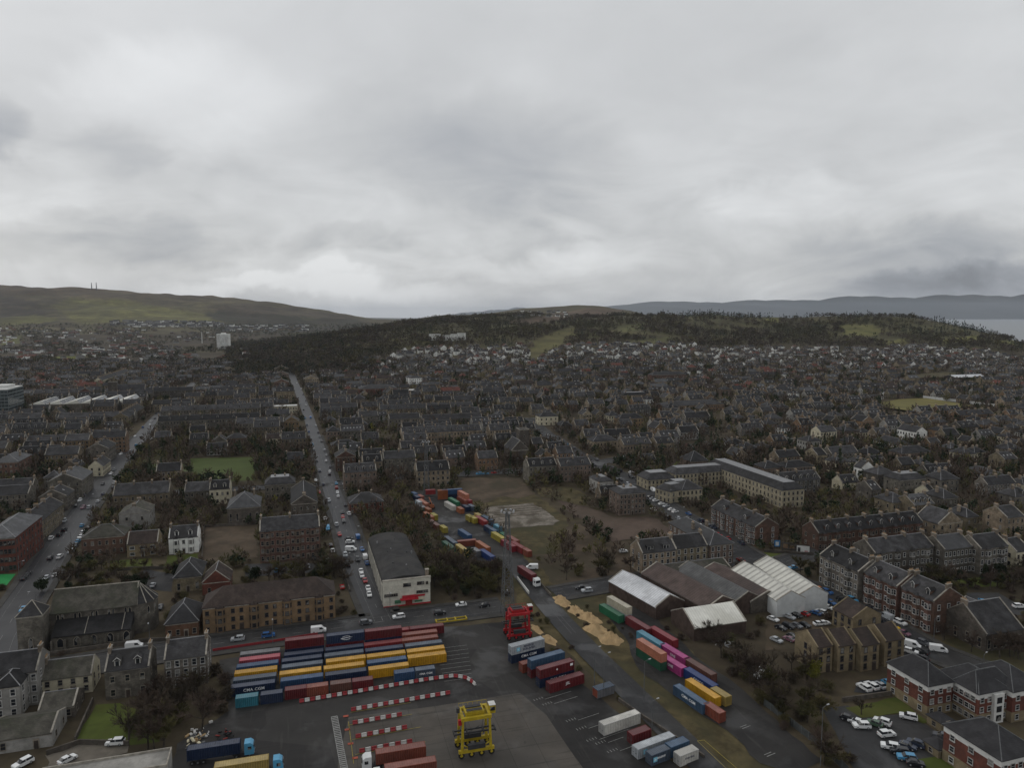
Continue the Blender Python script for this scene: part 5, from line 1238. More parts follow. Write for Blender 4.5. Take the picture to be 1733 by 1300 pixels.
def main_stack():
    O = P(391.7, 1181.5); pitch = 4.15
    cn = {'navy': 'navy blue', 'blue': 'mid blue', 'greyblue': 'grey blue', 'rose': 'rose red', 'yellow': 'yellow', 'darkred': 'dark red', 'rust': 'rust red', 'red': 'bright red', 'teal': 'teal', 'brown': 'brown', 'grey': 'grey', 'steelblue': 'steel blue', 'royal': 'royal blue'}
    rows = {-1: [(1.7, F20, 'teal', 1, None), (8.3, F20, 'navy', 1, None), (14.9, F20, 'darkred', 1, None), (21.2, F20, 'rust', 1, None), (27.5, F20, 'brown', 1, None), (33.8, F20, 'darkred', 1, None), (46.4, F20, 'blue', 1, None), (52.7, F20, 'greyblue', 1, 'CMA CGM')],
            0: [(0, F40, 'navy', 1, 'CMA CGM'), (13.6, F40, 'blue', 1, None), (26.2, F40, 'navy', 1, None), (39.0, F40, 'yellow', 1, None)],
            1: [(0, F40, 'greyblue', 1, None), (13.2, F40, 'yellow', 1, None), (26.0, F40, 'yellow', 1, None), (38.8, F40, 'blue', 1, None), (51.6, F40, 'yellow', 1, None)],
            2: [(0, F40, 'yellow', 1, None), (13.6, F40, 'greyblue', 1, None), (26.6, F40, 'yellow', 1, None), (39.0, F40, 'yellow', 1, None), (51.8, F40, 'yellow', 1, None)],
            3: [(.3, F40, 'blue', 1, None), (13.4, F40, 'navy', 1, None), (26.4, F40, 'greyblue', 1, None), (39.0, F40, 'navy', 1, None), (51.6, F40, 'greyblue', 1, None)],
            4: [(.6, F40, 'rose', 1, None), (13.8, F40, 'navy', 1, None), (26.4, F40, 'navy', 1, None), (38.8, F40, 'red', 1, None), (51.2, F40, 'rust', 1, None)],
            5: [(.4, F40, 'grey', 1, None), (14.2, F40, 'darkred', 2, None), (26.9, F40, 'navy', 2, '@'), (39.4, F40, 'darkred', 2, None), (51.6, F40, 'rust', 1, None)],
            6: [(51.3, F20*.6, 'red', 1, None), (54.6, F40, 'darkred', 1, None)]}
    ordn = ['front', 'second', 'third', 'fourth', 'fifth', 'sixth', 'seventh', 'back']; pos = ['leftmost', 'second from left', 'third from left', 'fourth from left', 'fifth from left', 'sixth from left', 'seventh from left', 'rightmost']
    rr = random.Random(5)
    for j in sorted(rows):
        for i, (x, L, col, n, txt) in enumerate(rows[j]):
            for lev in range(n):
                p = O+YB*(x+rr.uniform(-.15, .15))+YA*((j*pitch if j >= 0 else (-6.6 if x < 10 else (-5.8 if x < 40 else -4.3)))+rr.uniform(-.1, .1)); c2 = col if lev == n-1 else ('navy' if col != 'navy' else 'darkred')
                where = '' if n == 1 else (', on top' if lev else ', underneath')
                container(p[0], p[1], lev*2.76+.1, R(15.5), L, c2, '%s container, %s in the %s row of the main stack%s' % (cn[c2], pos[i], ordn[j+1], where), 2.75, txt if lev == n-1 else None, tcol='letter_navy' if c2 == 'yellow' else 'letter_white', group='containers in the main stack', tsize=1.2 if L > 7 else .8)
main_stack()
def yard_right():
    g = 'containers at the right of the yard'; A = R(29)
    def c(x, y, col, label, L=F40, z=0, **k):
        p = P(*px('I', x, y)); return container(p[0], p[1], z+.12, A, L, col, label, group=g, **k)
    c(418, 492, 'navy', 'navy container under the white container by the red carrier', text='CMA CGM'); c(418, 492, 'palegrey', 'white container with dark lettering on top of a navy one', z=2.76, text='MAERSK/SEALAND', tcol='letter_navy')
    c(490, 556, 'rust', 'short rust container half hidden behind the blue one', L=F20)
    c(548, 590, 'darkred', 'dark red container under the steel blue container'); c(548, 590, 'steelblue', 'steel blue container in front of the short rust one', z=2.76)
    c(606, 655, 'navy', 'navy container under a dark red container, right of yard', text='CMA CGM'); o_ = c(606, 655, 'darkred', 'dark red container stacked on a navy one', z=2.76); b = MB(); b.add([(0, -.02, .35), (.35, -.02, 0), (0, -.02, -.35), (-.35, -.02, 0)], [(0, 3, 2, 1)]); link('emblem', b.mesh('emblem', ['letter_white']), o_, (6.0, .04, 1.6)); b = MB(); b.box(-.5, .5, -.03, -.01, -.35, .35); link('emblem', b.mesh('emblem', ['letter_white']), o_, (11.2, .04, 1.9))
    c(672, 690, 'darkred', 'single dark red container with small white lettering', text='JSL')
    c(1033, 975, 'white', 'long cream refrigerated container standing alone', L=F40, hh=2.9)
    c(1225, 1040, 'darkred', 'short dark red container behind the pale grey one', L=F20)
    c(1258, 1132, 'palegrey', 'long pale grey container near the bottom edge', hh=2.6)
    c(1350, 1178, 'greyblue', 'short grey blue container with pale emblem, left of pair', L=F20, text='MAERSK', tsize=.7); c(1480, 1122, 'steelblue', 'short steel blue container with pale emblem, right of pair', L=F20)
    c(1540, 1182, 'white', 'short white container at the bottom edge', L=F20, text='STAR SEAL', tcol='letter_navy', tsize=.6)
    p = P(*px('I', 990, 725)); r = thing('site_cabin', 'small site cabin with red end by the haul road', 'cabin', (*p, 0), A)
    b = MB(); b.box(0, 6, 0, 2.5, .1, 2.5); link('body', b.mesh('body', ['container_grey']), r); b = MB(); b.box(-.06, 0, .1, 2.4, .2, 2.4); link('door', b.mesh('door', ['container_rust']), r); b = MB(); b.box(-.1, 6.1, -.1, 2.6, 2.5, 2.65); link('roof', b.mesh('roof', ['container_greyblue']), r)
yard_right()
def siding():
    g = 'containers along the rail siding'; A = R(28.5)+math.pi/2
    # placed by the near end's bottom corner (left one); long axis runs away from the camera
    def c(x, y, col, label, L=F40, z=0, text=None, **k):
        p = P(*px('J', x, y)); ax = np.array((math.cos(A), math.sin(A))); q = p+ax*L
        # heading reversed so that the lettered side faces the haul road
        return container(q[0], q[1], z+.12, A+math.pi, L, col, label, group=g, text=text, **k)
    c(205, 246, 'green', 'green container beside the white stacked pair'); c(262, 236, 'palegrey', 'white container under a cream one by the siding', hh=2.6); c(262, 236, 'cream', 'cream container on top of a white one', z=2.62)
    c(412, 345, 'darkred', 'dark red container between the white pair and the crimson one'); c(600, 432, 'crimson', 'crimson container behind the light blue one')
    c(505, 465, 'lightblue', 'light blue container on the siding')
    c(512, 598, 'darkgreen', 'dark green container under a salmon one'); c(512, 598, 'salmon', 'salmon pink container on top of a dark green one', z=2.76)
    c(690, 572, 'pink', 'bright pink container, further of the two pink ones', text='ONE'); c(660, 640, 'pink', 'bright pink container, nearer of the two pink ones', text='ONE', L=F40*.85)
    c(880, 690, 'brown', 'rust brown container beyond the royal blue one'); c(890, 775, 'royal', 'royal blue container next to the yellow one', text='COSCO')
    c(908, 866, 'yellow', 'yellow container between blue containers on the siding'); c(985, 858, 'tan', 'short dull yellow container at the end of the siding', L=F20)
    c(820, 915, 'steelblue', 'grey blue container with white lettering nearest the haul road', text='CMA CGM'); c(940, 980, 'rust', 'short rust red container nearest the camera on the siding', L=F20)
siding()
def upper_yard():
    g = 'containers in the upper yard'; A = R(28.0)+math.pi/2
    nm = {'blue': 'blue', 'rust': 'rust red', 'salmon': 'salmon', 'palegrey': 'pale grey', 'orange': 'orange', 'lemon': 'yellow', 'greyblue': 'grey blue', 'darkred': 'dark red', 'green': 'green', 'white': 'white', 'navy': 'navy', 'tan': 'tan', 'red': 'red', 'steelblue': 'steel blue', 'brown': 'brown', 'royal': 'royal blue', 'crimson': 'crimson', 'grey': 'grey', 'lightblue': 'light blue', 'darkgreen': 'dark green'}
    left = [(238, 372, 'blue', F20), (262, 405, 'navy', F20), (300, 400, 'rust', F20), (282, 455, 'palegrey', F20), (345, 470, 'salmon', F40), (318, 510, 'grey', F20), (372, 530, 'orange', F20), (395, 605, 'orange', F40), (430, 590, 'lemon', F20), (455, 690, 'brown', F40), (525, 715, 'lemon', F20),
            (620, 865, 'greyblue', F40), (760, 790, 'blue', F40), (600, 915, 'darkgreen', F40), (740, 950, 'tan', F40), (845, 950, 'grey', F20), (940, 915, 'orange', F40), (985, 1005, 'royal', F40)]
    right = [(610, 495, 'white', F40), (648, 455, 'green', F40), (735, 440, 'rust', F40), (770, 440, 'red', F20), (690, 525, 'orange', F20), (745, 505, 'navy', F20), (800, 500, 'greyblue', F20), (782, 605, 'lemon', F20), (820, 620, 'lemon', F20), (868, 590, 'tan', F20), (925, 650, 'red', F40), (980, 640, 'steelblue', F40), (965, 715, 'navy', F20), (1060, 705, 'lightblue', F20), (1015, 745, 'steelblue', F20), (1095, 820, 'lemon', F40), (1120, 790, 'green', F20), (1195, 900, 'crimson', F40), (1225, 845, 'rust', F40), (1290, 920, 'red', F40), (1345, 950, 'rust', F20)]
    for lst, side in ((left, 'left'), (right, 'right')):
        seen = {}
        for (x, y, col, L) in lst:
            seen[col] = seen.get(col, 0)+1; tot = sum(1 for q in lst if q[2] == col and (q[3] > 7) == (L > 7)); rank = sum(1 for q in lst[:lst.index((x, y, col, L))+1] if q[2] == col and (q[3] > 7) == (L > 7))
            od = '' if tot == 1 else ', %s from the far end' % ('first', 'second', 'third', 'fourth')[rank-1]
            p = P(*px('N', x, y)); ax = np.array((math.cos(A), math.sin(A))); q = p+ax*L
            container(q[0], q[1], .16, A+math.pi, L, col, '%s %s container along the %s of the upper yard%s' % (nm[col], 'long' if L > 7 else 'short', side, od), group=g)
    for x, y, col, L, z, lab in ((350, 362, 'red', F20, 1.6, 'red container carried by the reach stacker'), (470, 385, 'orange', F20, 0, 'orange container at the head of the upper yard, lower'), (470, 385, 'orange', F20, 2.76, 'orange container at the head of the upper yard, upper'), (515, 380, 'navy', F40, 0, 'navy container at the head of the upper yard'), (515, 380, 'blue', F40, 2.76, 'blue container on top of the navy one at the yard head'), (665, 850, 'rust', F40*.75, 0, 'rust container lying across the left of the upper yard')):
        p = P(*px('N', x, y)); container(p[0], p[1], z+.16, R(17), L, col, lab, group=g)
    p = P(*px('N', 740, 425)); ax = np.array((math.cos(A), math.sin(A))); q = p+ax*F40; container(q[0], q[1], 2.83, A+math.pi, F40, 'salmon', 'salmon container on top of the rust one in upper yard', group=g)
    # lorry container crossing the bridge
    p = P(*px('L', 155, 915)); q = p+ax*F40; container(q[0], q[1], 1.9, A+math.pi, F40, 'darkred', 'dark red container on the lorry crossing the bridge', group='containers on lorries')
upper_yard()
#==MARK_YARD==
GZ = .22
# ------------------------------------------------------------------ straddle carriers
def straddle(u, v, ang, col, label, ht=10.9, L=7.3, Wd=4.8, spread_z=5.2):
    p = P(u, v); root = thing('straddle_carrier', label, 'straddle carrier', (p[0], p[1], GZ), ang); m = [col, 'steel_dark']
    occ_poly([tuple(p+np.array(q)) for q in ((-6, -5), (6, -5), (6, 5), (-6, 5))], 4)
    for s in (-1, 1):
        y = s*Wd/2
        b = MB(); b.box(-L/2-.9, L/2+.9, y-.35, y+.35, 1.3, 2.1); link('side_beam', b.mesh('side_beam', m), root)
        for k in range(4):
            x = (-1.5+k)/1.5*(L/2+.2); b = MB(); b.cyl((0, -.28, 0), .78, .56, 14, 'y', 0); b.cyl((0, -.3, 0), .36, .6, 10, 'y', 1); link('wheel', b.mesh('wheel', ['tyre', col]), root, (x, y, .78))
            b = MB(); b.box(x-.16, x+.16, y-.34, y+.34, .78, 1.3); link('fork', b.mesh('fork', m), root)
        for sx in (-1, 1):
            b = MB(); b.hexa([(sx*L/2-.32, y-.3, 2.1), (sx*L/2+.32, y-.3, 2.1), (sx*L/2+.32, y+.3, 2.1), (sx*L/2-.32, y+.3, 2.1)], [(sx*L/2*.93-.24, y-.24, ht-1.2), (sx*L/2*.93+.24, y-.24, ht-1.2), (sx*L/2*.93+.24, y+.24, ht-1.2), (sx*L/2*.93-.24, y+.24, ht-1.2)]); link('leg', b.mesh('leg', m), root)
        b = MB(); b.box(-L/2-.2, L/2+.2, y-.4, y+.4, ht-1.2, ht-.4); link('top_beam', b.mesh('top_beam', m), root)
        b = MB(); b.bar((-L/2*.95, y, 3.4), (-L/2*.35, y, 2.1), .22); b.bar((L/2*.95, y, 3.4), (L/2*.35, y, 2.1), .22); link('brace', b.mesh('brace', m), root)
    for sx in (-1, 1):
        b = MB(); b.box(sx*L/2*.93-.35, sx*L/2*.93+.35, -Wd/2+.4, Wd/2-.4, ht-1.3, ht-.3); link('cross_beam', b.mesh('cross_beam', m), root)
    b = MB(); b.box(-L*.36, L*.3, -1.75, 1.75, ht-.55, ht+.35); en = link('engine_deck', b.mesh('engine_deck', m), root)
    b = MB(); b.box(-L*.3, L*.24, -1.5, -.5, ht+.35, ht+.7); b.box(-L*.3, L*.24, .3, 1.4, ht+.35, ht+.6); link('grille', b.mesh('grille', ['steel_dark']), en)
    b = MB()
    for y in (-2.2, 2.2):
        b.bar((-L/2, y, ht+.9), (L/2, y, ht+.9), .07)
        for k in range(7): x = -L/2+L*k/6; b.bar((x, y, ht-.4), (x, y, ht+.9), .06)
    link('handrail', b.mesh('handrail', m), root)
    b = MB(); b.box(L/2*.93+.35, L/2*.93+1.9, -.9, .9, ht-1.2, ht+.9, 0); b.box(L/2*.93+.5, L/2*.93+1.75, -.95, .95, ht-.5, ht+.5, 1); cb = link('cab', b.mesh('cab', [col, 'window_glass']), root)
    b = MB(); b.box(L/2*.93+.3, L/2*.93+1.95, -1, 1, ht+.9, ht+1.05); link('cab_roof', b.mesh('cab_roof', ['white_panel']), cb)
    b = MB(); b.cyl((-L/2-.5, 0, ht-.2), .45, 1.2, 10, 'z', 0); b.box(-L/2-.9, -L/2-.1, -Wd/2-.2, -Wd/2+.6, ht-2.2, ht-.9, 1); link('air_filter', b.mesh('air_filter', ['steel_dark', 'carrier_red']), root)
    b = MB(); b.box(-5.4, 5.4, -.95, -.6, spread_z, spread_z+.35); b.box(-5.4, 5.4, .6, .95, spread_z, spread_z+.35)
    for x in (-5.4, -2, 2, 5.1): b.box(x, x+.3, -1.2, 1.2, spread_z-.1, spread_z+.4)
    sp_ = link('spreader', b.mesh('spreader', ['steel_dark']), root)
    for sx in (-1, 1):
        for sy in (-1, 1): b = MB(); b.bar((sx*2.2, sy*.8, spread_z+.3), (sx*2.8, sy*1.2, ht-1.1), .07); link('hoist_cable', b.mesh('hoist_cable', ['steel_dark']), sp_)
    for s in (-1, 1):
        b = MB(); b.box(-L*.3, L*.3, s*Wd/2-.5, s*Wd/2+.5, 2.15, 3.3); link('machinery', b.mesh('machinery', ['steel_dark']), root)
    b = MB(); b.bar((-L/2*.9, -Wd/2, ht*.55), (L*.1, -Wd/2, ht*.72), .1); b.bar((-L/2*.95, Wd/2, 4), (-L/2*.95, Wd/2, ht-1), .12); link('ladder', b.mesh('ladder', ['steel_dark']), root)
straddle(803, 1272, R(15.5), 'carrier_yellow', 'tall yellow straddle carrier standing on the concrete apron')
straddle(876, 1078, R(15.5), 'carrier_red', 'tall red straddle carrier at the head of the yard', ht=9.6, L=7.0)

# ------------------------------------------------------------------ red and white barriers
def barrier(pts, label, seg=1.35):
    P_ = [P(*px(z, x, y)) for z, x, y in pts]; rs = resample(P_, .25); root = thing('traffic_barrier', label, 'barrier', (P_[0][0], P_[0][1], GZ), 0, 'red and white yard barriers')
    acc = [rs[0]]; last = rs[0]
    for q in rs[1:]:
        if np.linalg.norm(q-last) >= seg: acc.append(q); last = q
    b = MB(); b.prism_x([(-.34, 0), (.34, 0), (.34, .2), (.16, .5), (.13, .92), (-.13, .92), (-.16, .5), (-.34, .2)], -seg/2+.03, seg/2-.03)
    mw, mr = b.mesh('barrier_block', ['rubber_white']), b.mesh('barrier_block', ['barrier_red'])
    for i, (p, q) in enumerate(zip(acc[:-1], acc[1:])):
        m = (p+q)/2-P_[0]; link('barrier_block', mr if i % 2 == 0 else mw, root, (m[0], m[1], 0), math.atan2(*(q-p)[::-1]))
barrier([('H', 575, 752), ('H', 1020, 675), ('H', 1400, 608), ('H', 1600, 580), ('I', 60, 583), ('I', 115, 592), ('I', 150, 615), ('I', 190, 652)], 'longest red and white barrier, curving round at its right end')
barrier([('H', 920, 808), ('H', 1595, 690)], 'second red and white barrier, parallel below the curved one')
barrier([('H', 930, 897), ('H', 1275, 835)], 'third red and white barrier from the containers')
barrier([('H', 950, 988), ('H', 1310, 920)], 'fourth red and white barrier from the containers')
barrier([('H', 975, 1086), ('H', 1345, 1014)], 'red and white barrier nearest the lorries')
# ------------------------------------------------------------------ painted markings
def line(b, p, q, w, z=.225, m=0):
    p, q = np.array(p), np.array(q); d = q-p; n = np.array((-d[1], d[0]))/np.linalg.norm(d)*w/2
    b.face([(*(p-n), z), (*(q-n), z), (*(q+n), z), (*(p+n), z)], m)
def markings():
    b = MB(); o = P(560.6, 1215.8); e = P(577, 1306); d = e-o; L = np.linalg.norm(d); d /= L; n = np.array((d[1], -d[0]))*-1
    w = P(571, 1214)-o
    for k in range(30): a = o+d*(L*k/30); line(b, a, a+w, .42)
    line(b, o, e, .14, .23); line(b, o+w, e+w, .14, .23)
    structure(link('walkway_marking', b.mesh('walkway_marking', ['paint_white'])))
    b = MB()
    for k in range(9):
        a = P(*px('H', 1480+k*8, 395+k*27)); line(b, a, a+YB*(11-k*.3), .13)
    for x, y, L_ in ((640, 730, 9), (700, 760, 8), (860, 870, 7), (930, 925, 5), (1060, 1020, 5), (1140, 1075, 5), (1000, 1000, 10)):
        a = P(*px('I', x, y)); line(b, a, a+axes(R(29))[0]*L_, .13)
        for q in range(4): a2 = a+axes(R(29))[0]*(-3+q*.9)+axes(R(29))[1]*.6; line(b, a2, a2+axes(R(29))[1]*.9, .16)
    for x, y in ((1110, 1020), (1290, 1225)):
        a = P(*px('J', x, y)); line(b, a, a+axes(RAIL)[0]*3, .2); line(b, a+axes(RAIL)[1]*.8, a+axes(RAIL)[0]*2.4+axes(RAIL)[1]*.8, .2)
    structure(link('bay_marking', b.mesh('bay_marking', ['paint_white'])))
    b = MB()
    for (x0, y0), (x1, y1) in (((920, 818), (1320, 752)), ((900, 905), (1330, 830)), ((930, 1000), (1390, 915)), ((950, 1100), (1420, 1015)), ((905, 880), (940, 1160))):
        line(b, P(*px('H', x0, y0)), P(*px('H', x1, y1)), .16)
    for (x0, y0), (x1, y1) in (((780, 1110), (1010, 1330)), ((830, 1105), (1090, 1330)), ((780, 1110), (830, 1105))): line(b, P(*px('J', x0, y0)), P(*px('J', x1, y1)), .16, .272)
    structure(link('yellow_line', b.mesh('yellow_line', ['paint_yellow'])))
    b = MB()
    for x, y in ((870, 845), (880, 935), (900, 1030), (930, 1125)): a = P(*px('H', x, y)); line(b, a, a+YB*1.4, .9)
    structure(link('red_marking', b.mesh('red_marking', ['paint_red'])))
    # road centre and edge lines
    b = MB()
    for pts, w, pv, L in ROADS[:8]:
        lv = .28
        for i, ((p, n), (q, _)) in enumerate(zip(L[:-1], L[1:])):
            if p[1] > 640: break
            if i % 2 == 0: line(b, p, p+(q-p)*.55, .13, lv)
            for s in (-1, 1): line(b, p+n*s*(w/2-2.4), p+(q-p)*.9+n*s*(w/2-2.4), .06, lv)
    structure(link('road_marking', b.mesh('road_marking', ['paint_white'])))
    b = MB(); 
    for s in (-1, 1):
        a = P(*px('I', 640, 70))+axes(RAIL)[0]*s*.8; c = P(*px('I', 830, 290))+axes(RAIL)[0]*s*.8; line(b, a, c, .12, .29)
    structure(link('rail_track', b.mesh('rail_track', ['steel'])))
    b = MB(); rr = random.Random(11); o = P(*px('N', 1000, 560)); ex = P(*px('N', 1500, 520))-o; ey = P(*px('N', 1050, 470))-o
    for k in range(5): a = o+ey*(k/4.); line(b, a, a+ex*rr.uniform(.8, 1.05), .9, .24, 0)
    structure(link('foundation_line', b.mesh('foundation_line', ['dirt_brown'])))
markings()

# ------------------------------------------------------------------ masts and lamp posts
def lattice_mast(u, v, ht, label, wb=3.4, wt=1.0, lights=True):
    p = P(u, v); root = thing('floodlight_mast', label, 'mast', (p[0], p[1], 0), TOWN); n = 12; b = MB()
    def W_(t): return (wb*(1-t)+wt*t)/2
    cs = ((-1, -1), (1, -1), (1, 1), (-1, 1))
    for sx, sy in cs: bb = MB(); bb.bar((sx*W_(0), sy*W_(0), -.3), (sx*W_(1), sy*W_(1), ht), .22); link('leg', bb.mesh('leg', ['steel']), root)
    for k in range(n):
        t0, t1 = k/n, (k+1)/n
        for i in range(4):
            (ax_, ay), (bx_, by) = cs[i], cs[(i+1) % 4]; w0, w1 = W_(t0), W_(t1)
            b.bar((ax_*w0, ay*w0, ht*t0), (bx_*w1, by*w1, ht*t1), .1); b.bar((bx_*w0, by*w0, ht*t0), (ax_*w1, ay*w1, ht*t1), .1); b.bar((ax_*w1, ay*w1, ht*t1), (bx_*w1, by*w1, ht*t1), .1)
    stuff(link('lattice', b.mesh('lattice', ['steel']), root))
    b = MB()
    for k in range(12): a, c = 6.283*k/12, 6.283*(k+1)/12; b.bar((2.2*math.cos(a), 2.2*math.sin(a), ht), (2.2*math.cos(c), 2.2*math.sin(c), ht), .12)
    b.box(-2.2, 2.2, -.06, .06, ht-.06, ht+.06); b.box(-.06, .06, -2.2, 2.2, ht-.05, ht+.07); pl = link('lamp_ring', b.mesh('lamp_ring', ['steel']), root)
    bb = MB(); bb.box(-.35, .35, -.2, .2, -.3, .35); lm = bb.mesh('floodlight', ['lamp_head'])
    for k in range(8): a = 6.283*k/8; link('floodlight', lm, pl, (2.4*math.cos(a), 2.4*math.sin(a), ht+.3), a+math.pi/2)
lattice_mast(859, 1042, 39, 'tall lattice floodlight mast beside the red straddle carrier', 4.2, 1.0)
lattice_mast(722, 838, 33, 'lattice floodlight mast at the far end of the upper yard', 3.4, .9)
RANK_LATER = []
def lamp_post(p, label, ht=8.0, rz=0.0, group='street lamps along the roads', arm=1.6, two=False):
    root = thing('street_lamp', label, 'street lamp', (p[0], p[1], 0), rz, group)
    b = MB(); b.cyl((0, 0, -.3), .13, ht+.3, 8, 'z', 0, .07); link('post', b.mesh('post', ['steel']), root)
    for s in ((1, -1) if two else (1,)):
        b = MB(); b.bar((0, 0, ht), (s*arm, 0, ht+.35), .08); link('arm', b.mesh('arm', ['steel']), root); b = MB(); b.box(s*arm-.15*s, s*arm+.65*s, -.17, .17, ht+.27, ht+.42) if s > 0 else b.box(s*arm-.65, s*arm+.15, -.17, .17, ht+.27, ht+.42); link('lamp_head', b.mesh('lamp_head', ['lamp_head']), root)
    return root
for k, (z, x, y, h_) in enumerate((('I', 968, 660, 12.5), ('I', 1030, 705, 12.5), ('J', 388, 830, 12.5), ('K', 376, 1170, 15), ('K', 1130, 360, 9), ('I', 1352, 930, 8))):
    lamp_post(P(*px(z, x, y)), ('slim lamp post at the yard edge, left of a close pair', 'slim lamp post at the yard edge, right of a close pair', 'tall lamp post between the haul road and the siding', 'tall pale lamp post beside the scrub at lower right', 'lamp post in front of the dark red tenement end', 'short lamp post behind the cream refrigerated container')[k], h_, R(29), 'lamp posts round the yard')
def street_lamps():
    items = []
    for ri, nm in ((0, 'left wet street'), (1, 'straight street'), (2, 'road above the yard'), (4, 'street past the parked cars'), (5, 'cross road')):
        pts, w, pv, L = ROADS[ri]
        for i in range(3, len(L), 6):
            p, n = L[i]
            if p[1] > 520 or p[1] < 170: continue
            s = 1 if (i//6) % 2 else -1; q = p+n*s*(w/2+.5); u, v = proj(q[0], q[1], 0)
            if -20 < u < 1750: items.append((lamp_post(q, 'lamp', 8.0, math.atan2(-n[1]*s, -n[0]*s)), 'grey street lamp', 'on the kerb of the %s' % nm, q[1]))
    RANK_LATER.extend(items)
street_lamps()
for k, (u, v, h_) in enumerate(((1342, 560, 0),)):
    pass
def hill_masts():
    for k, (u, hh) in enumerate(((161, 60), (169, 66))):
        x = (u-CX)/F*5450; y = 5450; root = thing('radio_mast', ('left', 'right')[k] + ' of two thin radio masts on the far hill', 'mast', (x, y, float(terr(x, y))-6), 0)
        b = MB(); [b.bar((sx*2.5, sy*2.5, 0), (sx*.8, sy*.8, hh), 1.1) for sx in (-1, 1) for sy in (-1, 1)]; link('mast', b.mesh('mast', ['steel']), root); b = MB(); [b.box(-2.2, 2.2, -2.2, 2.2, hh*t, hh*t+2) for t in (.3, .6, .85)]; link('antenna', b.mesh('antenna', ['steel']), root)
    p = G(342, 581); root = thing('chimney_mast', 'slim white chimney left of the tower block', 'chimney', p, 0); b = MB(); b.cyl((0, 0, -5), 1.6, 50, 10, 'z', 0, 1.2); link('shaft', b.mesh('shaft', ['white_panel']), root); b = MB(); b.cyl((0, 0, 45), 1.6, 1.5, 10); link('cap', b.mesh('cap', ['steel_dark']), root)
hill_masts()
# ------------------------------------------------------------------ sand heaps
def heap(z, x, y, rx, ry, h, label, seed):
    p = P(*px(z, x, y)); rr = np.random.default_rng(seed); n, k = 22, 9; V = []; Fc = []
    ph = rr.uniform(0, 6.28, 4)
    for j in range(k):
        t = j/(k-1)
        for i in range(n):
            a = 6.283*i/n; r = t*(1+.16*math.sin(2*a+ph[0])+.12*math.sin(5*a+ph[1])); hz = h*(1-t)**1.15*(1+.25*math.sin(3*a+ph[2])*t)+h*.12*rr.normal()*(.1 < t < .8)
            V.append((rx*r*math.cos(a), ry*r*math.sin(a), hz if j < k-1 else -.3))
    for j in range(k-1):
        for i in range(n): Fc.append((j*n+i, (j+1)*n+i, (j+1)*n+(i+1) % n, j*n+(i+1) % n))
    o = link('sand_heap', np_mesh('sand_heap', V, Fc, ['sand']), None, (p[0], p[1], .02), RAIL+math.pi/2); tag(o, label, 'sand heap', 'sand heaps by the haul road'); o.data.polygons.foreach_set('use_smooth', [True]*len(Fc))
heap('I', 750, 75, 6, 3.2, 2.6, 'small sand heap highest up beside the haul road', 1); heap('I', 850, 145, 5.5, 3, 2.4, 'narrow sand heap between two others by the haul road', 2)
heap('I', 930, 185, 6, 3.4, 2.2, 'flat sand heap in the middle by the haul road', 3); heap('I', 990, 275, 6.5, 3.4, 2.8, 'broad sand heap beside the green container', 4); heap('I', 1075, 330, 5.5, 3.6, 3.2, 'darkest sand heap nearest the stacked salmon container', 5)
heap('I', 585, 260, 4.5, 1.6, 1.0, 'low sand bank right of the red straddle carrier', 6); heap('I', 670, 330, 5, 2, 1.3, 'low sand bank behind the white lettered container', 7)
